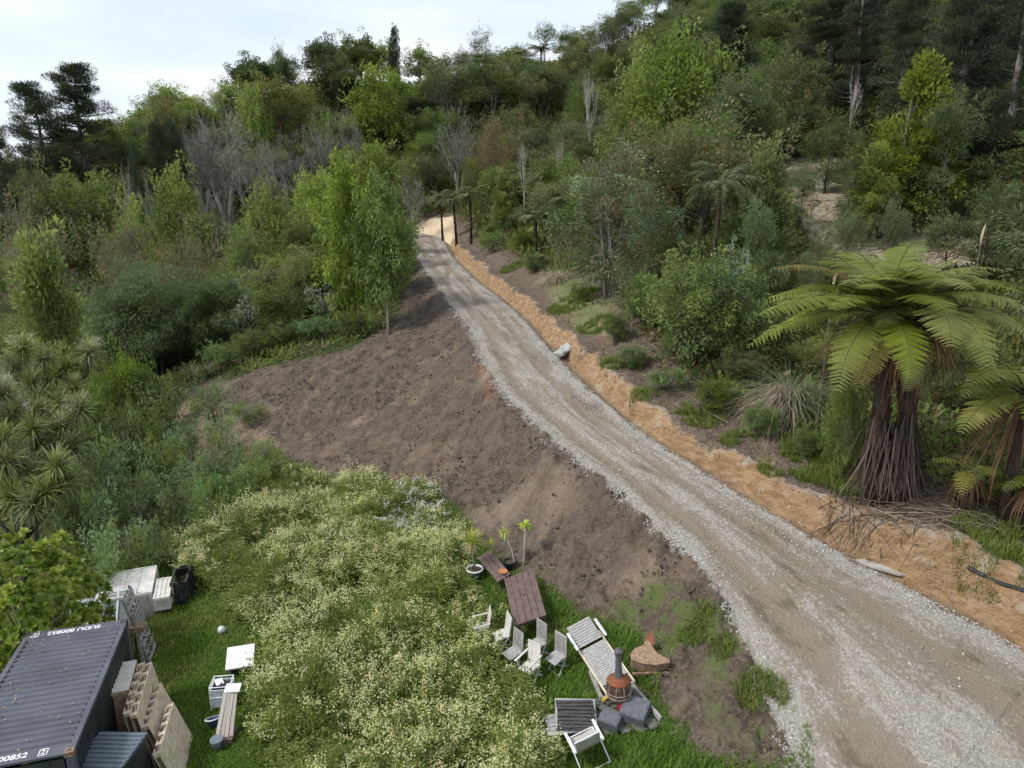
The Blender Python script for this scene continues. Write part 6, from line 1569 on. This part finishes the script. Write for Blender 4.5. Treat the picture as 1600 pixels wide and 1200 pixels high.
A = G(336, 1138); e = empty('blue_tub', A); e.rotation_euler = (-.35, -.2, 0); tag(e, 'white rimmed tub with a blue inside lying left of the plank bundle', 'tub')
part('rim', M['paintw'], e, lambda g: lathe(g, [(.19, .24), (.225, .25), (.225, .275), (.195, .275)], 20, ), True); part('bowl', M['blue'], e, lambda g: lathe(g, [(.001, .06), (.13, .05), (.19, .25)], 20), True)
A = S(612, 812, .35); e = frame_obj('white_plastic_scrap', A, (1, .2, 0), (0, -.4, 1), 'crumpled white plastic scrap lying on the upper edge of the flowering weeds', 'plastic scrap')
def scrap(g):
    n = 10; V = [(((i/(n-1))-.5)*.85+.05*rng.normal(), ((j/(n-1))-.5)*.42*(1-abs(i/(n-1)-.5))+.03*rng.normal(), .12*rng.random()) for j in range(n) for i in range(n)]
    g.add(V, np.array([[j*n+i, j*n+i+1, (j+1)*n+i+1, (j+1)*n+i] for j in range(n-1) for i in range(n-1)]), 0, 0); tube(g, [(-.4, .05, .05), (-.85, .18, .1)], [.05, .02], 5)
part('sheet', M['paintw'], e, scrap)

# ---- brown tables
def table(c, dh, nb, label, name, H_, legs=.07, group=None, ring=False):
    TL, TR, BR, BL = [S(*p, dh) for p in c]
    ctr = (TL+TR+BR+BL)/4; yd = ((TL+TR)/2-(BL+BR)/2); L_ = np.linalg.norm(yd); xd = ((TR+BR)/2-(TL+BL)/2); xd -= yd*np.dot(xd, yd)/L_**2; W_ = np.linalg.norm(xd)
    up = np.cross(xd, yd); up /= np.linalg.norm(up); base = ctr-up*H_
    e = frame_obj(name, base, xd, up, label, 'table' if H_ > .6 else 'bench', group)
    def top(g):
        for i in range(nb):
            box(g, (-W_/2+(i+.5)*W_/nb, 0, H_-.02), (W_/nb-.014, L_, .04), None, 0)
    part('tabletop', M['wdark'], e, top)
    part('apron', M['wdark'], e, lambda g: (box(g, (0, L_/2-.07, H_-.09), (W_-.06, .035, .1)), box(g, (0, -L_/2+.07, H_-.09), (W_-.06, .035, .1)), box(g, (W_/2-.05, 0, H_-.09), (.035, L_-.18, .1)), box(g, (-W_/2+.05, 0, H_-.09), (.035, L_-.18, .1))))
    for sx in (-1, 1):
        for sy in (-1, 1): part('leg', M['wdark'], e, lambda g: box(g, (sx*(W_/2-.1), sy*(L_/2-.14), (H_-.06)/2-.1), (legs, legs, H_-.06+.2)))
    if ring: part('parasol_ring', M['black'], e, lambda g: lathe(g, [(.035, 0), (.05, .004), (.001, .006)], 12, (0, .05, H_+.001)))
    return e
TB = table([(787.5, 902), (833, 890), (856, 966), (801, 972.5)], .72, 5, 'large brown slatted table with a parasol hole beside the white chairs', 'garden_table', .72, ring=True)
BN = table([(744, 869), (767, 861), (799, 897), (776, 909)], .5, 3, 'smaller brown slatted bench butting against the large table', 'garden_bench', .5)
A = S(786, 894, .5); e = empty('terracotta_dish', A); e.rotation_euler = (.12, 0, 0); tag(e, 'orange terracotta saucer sitting on the brown bench', 'dish')
part('saucer', M['terra'], e, lambda g: lathe(g, [(.001, .01), (.11, .01), (.15, .05), (.14, .05), (.10, .022), (.001, .02)], 20), True)

# ---- potted plants
def pot(A, r, h, mat, rim, label, name='potted_cordyline', cat='potted plant'):
    e = empty(name, A); tag(e, label, cat)
    pb = part('pot', mat, e, lambda g: lathe(g, [(.001, 0), (r*.62, 0), (r*.9, h*.6), (r*.95, h)], 22), True)
    g = Geo(); lathe(g, [(r*.93, h-.02), (r*1.03, h-.01), (r*1.03, h+.03), (r*.88, h+.03), (r*.88, h-.04)], 22); ri = g.build('pot_rim', rim, pb, True)
    g = Geo(); lathe(g, [(r*.9, h-.03), (.001, h-.02)], 16); g.build('soil', M['potsoil'], pb)
    return e
b = G(742, 903); e = pot(b, .29, .33, M['navy'], M['paintw'], 'potted cordyline with a bright green mop head in a white rimmed pot')
tp = Wy(736, 851, b[1]-.05)-b; part('trunk', M['barkgrey'], e, lambda g: tube(g, [(0, 0, .28), (-.04, 0, tp[2]*.5), (tp[0]*.9, 0, tp[2]*.8), tp], [.045, .035, .03, .035], 7), True)
g = Geo(); hc = tp+[.02, 0, .12]; rosette(g, hc, 120, .55, .032, 0, -.2, 1.5, .25); g.build('leaf_head', M['cordy'], e)
g = Geo(); rosette(g, hc, 45, .6, .022, 0, -1.3, -.2, .3); g.build('dry_leaf', M['straw'], e)
b = G(797, 888); e = pot(b, .22, .26, M['black'], M['black'], 'black potted plant with two pale stems and drooping yellow green leaf heads', 'potted_shrub')
for (bx, by, mx, my, tx, ty) in ((806, 889, 800, 860, 789, 834), (818, 890, 819, 860, 821, 822)):
    P = [Wy(bx, by, b[1])-b, Wy((bx+mx)/2, (by+my)/2, b[1])-b, Wy(mx, my, b[1])-b, Wy(tx, ty, b[1])-b]
    part('stem', M['barkpale'], e, lambda g: tube(g, P, [.035, .032, .03, .022], 6, 0, .2), True)
    g = Geo(); n = 44; az = rng.uniform(0, 6.28, n); blades(g, np.tile(P[-1]+[0, 0, .03], (n, 1)), az, rng.uniform(-.3, 1.2, n), rng.uniform(.2, .36, n), rng.uniform(1.2, 2.4, n), .085, 4, 0, None, .2); g.build('leaf_head', M['cordy'], e)
b = G(765, 868); e = empty('young_cordyline', b); tag(e, 'small thin cordyline sprout on the soil between the two potted plants', 'plant')
part('stem', M['bark'], e, lambda g: tube(g, [(0, 0, 0), (0, 0, .45)], .012, 5)); g = Geo(); rosette(g, (0, 0, .48), 40, .28, .02, 0, -.2, 1.5, .2); g.build('leaf_head', M['cordy'], e)

# ---- folding chairs
def chair(px, py, fx, fy, label, arms, solid=False, tilt=0.0):
    P = S(px, py, .43); n = gnormal(P[0], P[1]); base = P-n*.43; f = np.array([fx, fy, 0.]); f -= n*np.dot(f, n); f /= np.linalg.norm(f)
    xd = np.cross(f, n)
    e = frame_obj('folding_chair', base, xd, n, label, 'chair', 'weathered white folding chairs by the brown table')
    # local +Y is the facing direction
    m = M['wgrey'] if not solid else M['wwhite']
    def seat(g):
        for i in range(8): box(g, (0, -.19+.054*i, .43-.012*math.cos(i)), (.42, .045 if not solid else .053, .018))
        for s in (-1, 1): bar(g, (s*.2, -.22, .41), (s*.2, .23, .42), .03, .035)
    part('seat', m, e, seat)
    B0 = np.array([0, -.20, .47]); T0 = np.array([0, -.36, .93])
    def back(g):
        for s in (-1, 1): bar(g, (s*.215, -.185, .40), (s*.215, -.37, .95), .035, .028, up=(0, 1, .3))
        bar(g, (-.2, -.2, .50), (.2, -.2, .50), .04, .022, up=(0, 1, .3)); bar(g, (-.235, -.37, .945), (.235, -.37, .945), .05, .028, up=(0, 1, .3))
        k = 9
        for i in range(k): x_ = -.175+.35*i/(k-1); bar(g, (x_, -.2, .5), (x_, -.363, .93), .024 if not solid else .042, .012, up=(0, 1, .3))
    part('backrest', m, e, back)
    for s in (-1, 1):
        part('leg', m, e, lambda g: bar(g, (s*.215, -.185, .43), (s*.215, .22, -.02), .034, .026, up=(0, 1, .9)))
        part('leg', m, e, lambda g: bar(g, (s*.185, .17, .41), (s*.185, -.27, -.02), .034, .026, up=(0, 1, -.9)))
    part('stretcher', m, e, lambda g: (bar(g, (-.2, .18, .03), (.2, .18, .03), .03, .022), bar(g, (-.17, -.22, .04), (.17, -.22, .04), .03, .022)))
    if arms:
        for s in (-1, 1):
            part('armrest', m, e, lambda g: (bar(g, (s*.26, -.30, .68), (s*.27, .22, .66), .055, .024), bar(g, (s*.25, .15, .43), (s*.26, .17, .65), .03, .03)))
chair(752, 980, -1, -.12, 'white folding armchair farthest left, half sunk in the flowering weeds', True, True)
chair(783, 991, -.95, -.3, 'white folding chair second from the left, its seat speckled', False, True)
chair(800, 1020, -.82, -.55, 'grey slatted folding chair third from the left, in front of the table end', False)
chair(838, 1006, -.82, -.55, 'grey slatted folding chair tucked behind the front armchair at the table corner', False)
chair(827, 1041, -.72, -.7, 'whitish folding armchair nearest the viewer in the middle of the chairs', True, True)
chair(868, 1027, -.80, -.6, 'grey slatted folding chair farthest right beside the deck lounger', False)

# ---- slatted deck lounger by the chimenea
def lounger():
    a, b_, c, d = [S(*p, .42) for p in ((885, 984), (924, 970), (984, 1052), (938, 1070))]
    yd = ((a+b_)/2-(c+d)/2); L_ = np.linalg.norm(yd); xd = ((b_+c)/2-(a+d)/2); xd -= yd*np.dot(xd, yd)/L_**2; W_ = np.linalg.norm(xd); up = np.cross(xd, yd); up /= np.linalg.norm(up)
    ctr = (c+d)/2-up*.42; e = frame_obj('slatted_lounger', ctr, xd, up, 'long weathered slatted lounger with white armrests beside the chimenea', 'lounger')
    hp = L_*.36
    part('foot_section', M['wgrey'], e, lambda g: [box(g, (0, (i+.5)*(L_-hp-.06)/19, .40), (W_-.04, (L_-hp-.06)/19-.012, .02)) for i in range(19)])
    def hd(g):
        for i in range(9):
            t = (i+.5)/9; box(g, (0, L_-hp+hp*t, .44+.10*t), (W_-.05, hp/9-.01, .02))
    part('head_section', M['wgrey'], e, hd)
    part('frame', M['wpale'], e, lambda g: [bar(g, (s*W_/2, -.32, .36), (s*W_/2, L_*.78, .36), .045, .08, tint=.2) for s in (-1, 1)]+[bar(g, (-W_/2, y_, .35), (W_/2, y_, .35), .05, .05) for y_ in (-.3, L_*.6)])
    for s in (-1, 1):
        part('armrest', M['alu'], e, lambda g: (bar(g, (s*(W_/2+.05), L_*.56, .60), (s*(W_/2+.05), L_*.86, .64), .075, .03, tint=0), bar(g, (s*(W_/2+.04), L_*.62, .36), (s*(W_/2+.04), L_*.62, .6), .04, .03, tint=0)))
        for y_ in (.0, L_*.85): part('leg', M['wgrey'], e, lambda g: box(g, (s*(W_/2-.03), y_, .14), (.05, .06, .42)))
lounger()
def deck():
    a = S(940, 1092, .12); c = S(988, 1072, .12); e = frame_obj('timber_step', (a+c)/2-[0, 0, .12], (c-a)*[1, 1, 0], gnormal(a[0], a[1]), 'low pale timber frame under the foot of the slatted lounger', 'timber frame')
    W_ = np.linalg.norm(c-a); part('rail', M['wgrey'], e, lambda g: (box(g, (0, -.1, .06), (W_, .1, .14)), box(g, (-W_/2, .45, .05), (.08, 1.0, .12)), box(g, (W_/2, .45, .05), (.08, 1.0, .12))))
deck()
# ---- paved corner, blocks and the chimenea
A0 = G(966, 1112); N0 = gnormal(A0[0], A0[1])
g = Geo()
for px, py in [(940, 1100), (960, 1098), (948, 1120), (970, 1118), (990, 1112), (1008, 1118), (1000, 1095), (930, 1120), (952, 1138), (978, 1136), (1002, 1134), (1020, 1128), (985, 1082), (1000, 1082)]:
    c = G(px, py); box(g, c+[0, 0, .015], (.40, .40, .06), rotz(np.array([.5+rng.normal()*.08]))[0], 0)
o = g.build('paving', M['paver']); tag(o, kind='structure')
e = frame_obj('edging_plank', G(988, 1076)+[0, 0, .05], (G(1032, 1128)-G(988, 1076)), (0, 0, 1), 'long pale edging plank running right of the concrete blocks', 'plank')
Lp = np.linalg.norm(G(1032, 1128)-G(988, 1076)); part('board', M['wgrey'], e, lambda g: box(g, (Lp/2, 0, .03), (Lp, .07, .12)))
def block(px, py, w, d, h, rot, label):
    c = G(px, py); e = frame_obj('concrete_block', c, (math.cos(rot), math.sin(rot), 0), N0, label, 'concrete block')
    def f(g):
        box(g, (0, 0, h/2), (w, d, h), None, 0, .1); box(g, (0, 0, h+.006), (w-.05, d-.05, .012), None, 0, 0)
    part('body', M['concrete'], e, f)
block(955, 1134, .50, .42, .34, -.55, 'smaller dark concrete block at the left foot of the chimenea')
block(993, 1120, .62, .60, .36, -.5, 'larger dark concrete block on the right of the chimenea')
def chimenea():
    c = G(966, 1108); zt_ = Wy(960, 1012, c[1])[2]-c[2]; k = zt_/1.85; e = empty('chimenea', c); e.scale = (k*.95, k*.95, k); e.rotation_euler = (0, -.03, 0)
    tag(e, 'rusty chimenea with a tall grey flue and a caged fire bowl', 'chimenea')
    part('flue', M['castg'], e, lambda g: lathe(g, [(.13, 1.0), (.115, 1.06), (.09, 1.25), (.085, 1.55), (.10, 1.66), (.10, 1.70)], 20), True)
    part('cap', M['castg'], e, lambda g: (lathe(g, [(.10, 1.69), (.125, 1.70), (.13, 1.76), (.11, 1.79), (.05, 1.80), (.045, 1.84), (.001, 1.85)], 20)), True)
    part('rust_collar', M['rustr'], e, lambda g: lathe(g, [(.12, 1.02), (.2, .97), (.31, .90), (.33, .87), (.32, .86), (.10, .95)], 28), True)
    part('bowl', M['rustm'], e, lambda g: lathe(g, [(.001, .26), (.16, .28), (.28, .38), (.33, .50), (.32, .52), (.26, .42), (.001, .34)], 28), True)
    def cage(g):
        for i in range(10):
            a = 2*PI*i/10; P = [(math.cos(a)*r, math.sin(a)*r, z_) for r, z_ in ((.31, .88), (.35, .75), (.36, .62), (.335, .50))]; tube(g, P, .012, 5, 0, 0)
        for z_, r in ((.50, .335), (.62, .36)): tube(g, [(math.cos(a)*r, math.sin(a)*r, z_) for a in np.linspace(0, 2*PI, 29)], .011, 5, 0, 0)
    part('cage', M['woldgrey'], e, cage)
    def mesh_(g):
        n = 30; V = [(math.cos(2*PI*i/n)*r, math.sin(2*PI*i/n)*r, z_) for r, z_ in ((.30, .87), (.335, .75), (.345, .62), (.32, .5)) for i in range(n)]
        F_ = [[j*n+i, j*n+(i+1) % n, (j+1)*n+(i+1) % n, (j+1)*n+i] for j in range(3) for i in range(n)]; g.add(V, F_, 0, 0)
    part('mesh_screen', M['meshs'], e, mesh_, True)
    for i in range(3):
        a = 2*PI*i/3+.5; part('leg', M['rustm'], e, lambda g: tube(g, [(math.cos(a)*.14, math.sin(a)*.14, .3), (math.cos(a)*.28, math.sin(a)*.28, -.03)], .022, 6))
def meshmat():
    T = NT('fire_mesh'); tc = T.n('ShaderNodeTexCoord').outputs['Object']; b = T.bsdf((.10, .06, .045, 1), .8, .2); tr = T.n('ShaderNodeBsdfTransparent'); mx = T.n('ShaderNodeMixShader'); mx.inputs[0].default_value = .62
    T.l(tr.outputs[0], mx.inputs[1]); T.l(b.outputs[0], mx.inputs[2]); return T.done(mx.outputs[0])
M['meshs'] = meshmat(); chimenea()
A = G(951, 1106); e = frame_obj('yellow_tongs', A+[0, 0, .3], (.8, .5, .1), (0, 0, 1), 'yellow tool lying left of the chimenea foot', 'tongs')
part('arm', M['yellow'], e, lambda g: (bar(g, (-.2, 0, 0), (.2, .03, .02), .035, .03), bar(g, (-.2, .05, 0), (.2, .03, .02), .035, .03), box(g, (.22, .03, .02), (.08, .09, .03))))
A = G(970, 1110); e = frame_obj('red_can', A+[0, -.1, .05], (1, 0, 0), (0, 0, 1), 'red object under the chimenea bowl', 'can')
part('body', M['red'], e, lambda g: (lathe(g, [(.001, 0), (.11, 0), (.11, .24), (.08, .28), (.03, .29), (.03, .33), (.001, .33)], 14)), True)
# ---- dark slatted seat half hidden in the weeds, and the sling chair in front
def dark_slats():
    a, b_, c, d = [S(*p, .4) for p in ((872, 1102), (928, 1093), (930, 1126), (868, 1128))]
    e = frame_obj('dark_slatted_bench', (a+b_+c+d)/4-[0, 0, .4], (b_-a)*[1, 1, 0], N0, 'bench of dark weathered slats half hidden left of the chimenea', 'bench'); W_ = np.linalg.norm(b_-a); D_ = .85
    part('slat', M['slatd'], e, lambda g: [box(g, (rng.normal()*.02, -D_/2+(i+.5)*D_/8, .38+.02*rng.random()), (W_, D_/8*.72, .03), rotz(np.array([rng.normal()*.03]))[0]) for i in range(8)])
    part('frame', M['wgrey'], e, lambda g: (box(g, (0, D_/2+.03, .33), (W_+.1, .06, .1)), box(g, (W_/2+.02, 0, .33), (.05, D_, .1)), box(g, (-W_/2-.02, 0, .33), (.05, D_, .1))))
    for sx in (-1, 1):
        for sy in (-1, 1): part('leg', M['wgrey'], e, lambda g: box(g, (sx*(W_/2-.05), sy*(D_/2-.05), .1), (.05, .05, .4)))
M['slatd'] = plainmat('dark_slats', (.085, .082, .085), (.05, .048, .05), .7, .25, 9); dark_slats()
e = frame_obj('grey_plank_stack', G(888, 1140), (1, .18, 0), N0, 'pale weathered planks in front of the dark slatted bench', 'planks')
part('plank', M['wgrey'], e, lambda g: [box(g, (rng.normal()*.03, -.3+.13*i, .25), (1.15, .115, .03)) for i in range(5)]); part('bearer', M['woldgrey'], e, lambda g: [box(g, (x_, 0, .11), (.07, .7, .24)) for x_ in (-.45, .45)])
def sling():
    P = G(925, 1186); n = N0; f = np.array([-.28, .96, 0]); f -= n*np.dot(f, n); f /= np.linalg.norm(f); xd = np.cross(f, n)
    e = frame_obj('sling_chair', P+f*.15, xd, n, 'white framed chair with a beige sling seen from behind at the bottom edge', 'chair')
    def T(g, pts, r=.016): tube(g, pts, r, 7, 0, 0)
    w = .30
    def sl(g):
        pr = [(-.40, .96), (-.33, .80), (-.27, .62), (-.22, .47), (-.12, .42), (.08, .42), (.24, .45)]
        V = [(x_*w, y_, z_-.03*(1-x_*x_)) for y_, z_ in pr for x_ in np.linspace(-1, 1, 7)]
        F_ = np.array([[j*7+i, j*7+i+1, (j+1)*7+i+1, (j+1)*7+i] for j in range(len(pr)-1) for i in range(6)]); g.add(V, F_, 0, .1)
    part('sling_seat', M['sling'], e, sl, True)
    def fr(g):
        for s in (-1, 1): T(g, [(s*w, -.41, .98), (s*w, -.22, .46), (s*w, .26, .45)])
        T(g, [(-w, -.41, .98), (w, -.41, .98)]); T(g, [(-w, .26, .45), (w, .26, .45)])
    part('frame', M['alu'], e, fr)
    for s in (-1, 1):
        part('leg', M['alu'], e, lambda g: T(g, [(s*(w+.04), -.30, .62), (s*(w+.05), .30, -.02)], .017)); part('leg', M['alu'], e, lambda g: T(g, [(s*(w+.04), .20, .62), (s*(w+.05), -.42, -.02)], .017))
        part('armrest', M['paintw'], e, lambda g: bar(g, (s*(w+.05), -.36, .64), (s*(w+.06), .26, .65), .065, .028, tint=0))
    part('crossbar', M['alu'], e, lambda g: (T(g, [(-w-.05, -.42, 0), (w+.05, -.42, 0)]), T(g, [(-w-.05, .29, 0.0), (w+.05, .29, 0.0)])))
sling()
# ---- rusty digger bucket on the soil
def bucket():
    c = G(1012, 1040); n = gnormal(c[0], c[1]); s = project(c)[2]/F; e = frame_obj('rusty_steel_bucket', c, (1, .05, 0), n, 'rusty curved steel bucket lying alone on the brown soil', 'digger bucket')
    top = [(-.50, .25), (-.46, .48), (-.30, .66), (-.08, .74), (.08, 1.0), (.16, 1.02), (.16, .72), (.26, .42), (.52, .22), (.50, .10), (.1, .04), (-.2, .10)]
    H_ = .34; k = len(top)
    def pl(g):
        V = [(x_*.98, (y_-.35)*.95, z_) for z_ in (H_, H_-.03) for x_, y_ in top]; ctr_ = len(V); V += [(.0, -.05, H_), (.0, -.05, H_-.03)]
        F_ = [[i, (i+1) % k, ctr_] for i in range(k)]+[[k+(i+1) % k, k+i, ctr_+1] for i in range(k)]+[[i, k+i, k+(i+1) % k, (i+1) % k] for i in range(k)]; g.add(V, F_, 0, .1)
    part('side_plate', M['rustm'], e, pl)
    def sh(g):
        P_ = [(x_*.94, (y_-.35)*.9) for x_, y_ in top[:5]+top[7:]]
        m_ = len(P_)
        for i in range(m_):
            a, b_ = P_[i], P_[(i+1) % m_]
            if i in (4,): continue
            g.add([(a[0], a[1], 0), (b_[0], b_[1], 0), (b_[0], b_[1], H_-.031), (a[0], a[1], H_-.031)], [[0, 1, 2, 3]], 0, .5)
        for x_ in (-.38, -.12, .14, .40): bar(g, (x_, -.30, 0), (x_, -.30, H_-.04), .06, .04)
        box(g, (0, -.3, .04), (.95, .06, .07))
    part('shell', M['rustm'], e, sh)
    part('fin', M['rustr'], e, lambda g: g.add([(.06, .62, H_), (.17, .64, H_), (.19, .66, H_+.26), (.22, .30, H_), (.20, .32, H_+.02)], [[0, 1, 2], [1, 3, 2], [3, 4, 2], [4, 0, 2]], 0, .2))
bucket()
# ---- on the cut bank
c = S(884, 555, .1); e = frame_obj('silver_tarp_roll', c+np.array([0, 0, .15]), (.75, .8, .35), gnormal(c[0], c[1], .6), 'crumpled silver sheet dumped on the orange bank beside the track', 'sheet')
def roll(g):
    n, m_ = 12, 9; V = []
    for j in range(m_+1):
        for i in range(n):
            a = 2*PI*i/n; r = 1+.18*math.sin(3*a+j)+.12*rng.normal(); V.append(((j/m_-.5)*1.45, .42*math.cos(a)*r, .16+.17*math.sin(a)*r))
    F_ = [[j*n+i, j*n+(i+1) % n, (j+1)*n+(i+1) % n, (j+1)*n+i] for j in range(m_) for i in range(n)]+[list(range(n)), [m_*n+i for i in range(n)][::-1]]
    g.add(V, F_, 0, .2)
part('crumpled_sheet', M['tarp'], e, roll)
c = G(941, 545); e = empty('survey_peg', c); tag(e, 'short peg with a pink ribbon on the bank above the silver sheet', 'peg')
part('stake', M['wtan'], e, lambda g: box(g, (0, 0, .3), (.05, .05, .7))); part('ribbon', M['pink'], e, lambda g: (box(g, (-.1, -.04, .6), (.3, .02, .12), rotz(np.array([.3]))[0]), box(g, (.12, .02, .66), (.16, .02, .1))))
a, b_ = G(1345, 880), G(1408, 900); e = frame_obj('concrete_slab_offcut', (a+b_)/2+[0, 0, .03], b_-a, (0, 0, 1), 'thin pale slab lying between the gravel and the clay bank', 'slab')
part('slab', M['stone'], e, lambda g: g.add([(-.7, -.05, 0), (-.55, .16, 0), (.1, .17, 0), (.68, .03, 0), (.5, -.1, 0), (-.2, -.18, 0), (-.7, -.05, .05), (-.55, .16, .05), (.1, .17, .06), (.68, .03, .05), (.5, -.1, .05), (-.2, -.18, .05)], [[5, 4, 3, 2, 1, 0], [6, 7, 8, 9, 10, 11]]+[[i, (i+1) % 6, 6+(i+1) % 6, 6+i] for i in range(6)], 0, .1))
g = Geo(); P_ = [G(px, py)+[0, 0, .04] for px, py in ((1512, 888), (1535, 900), (1560, 912), (1585, 920), (1640, 940))]; tube(g, P_, .055, 8, 0, 0); o = g.build('drain_pipe', M['black']); tag(o, 'black drain pipe lying along the clay bank at the right edge', 'pipe')

# ---- dead leaves and a twig on the container roof
g = Geo(); n = 150; X_ = np.where(rng.random(n) < .5, rng.uniform(.2, 2.3, n), rng.uniform(1.7, 2.35, n)); Y_ = CLn*rng.random(n)**1.6
Q = np.array([cpt(a, b, 2.59+.012) for a, b in zip(X_, Y_)]); d = rdir(n); d[:, 2] *= .1
g.scatter(*LEAF, leafM(nrm(d), nrm(np.array([0, 0, 1.])+rdir(n)*.2), rng.uniform(.04, .1, n), rng.uniform(.025, .05, n)), Q)
o = g.build('fallen_leaves', M['straw']); tag(o, 'dead leaves scattered on the container roof', 'leaves', kind='stuff')
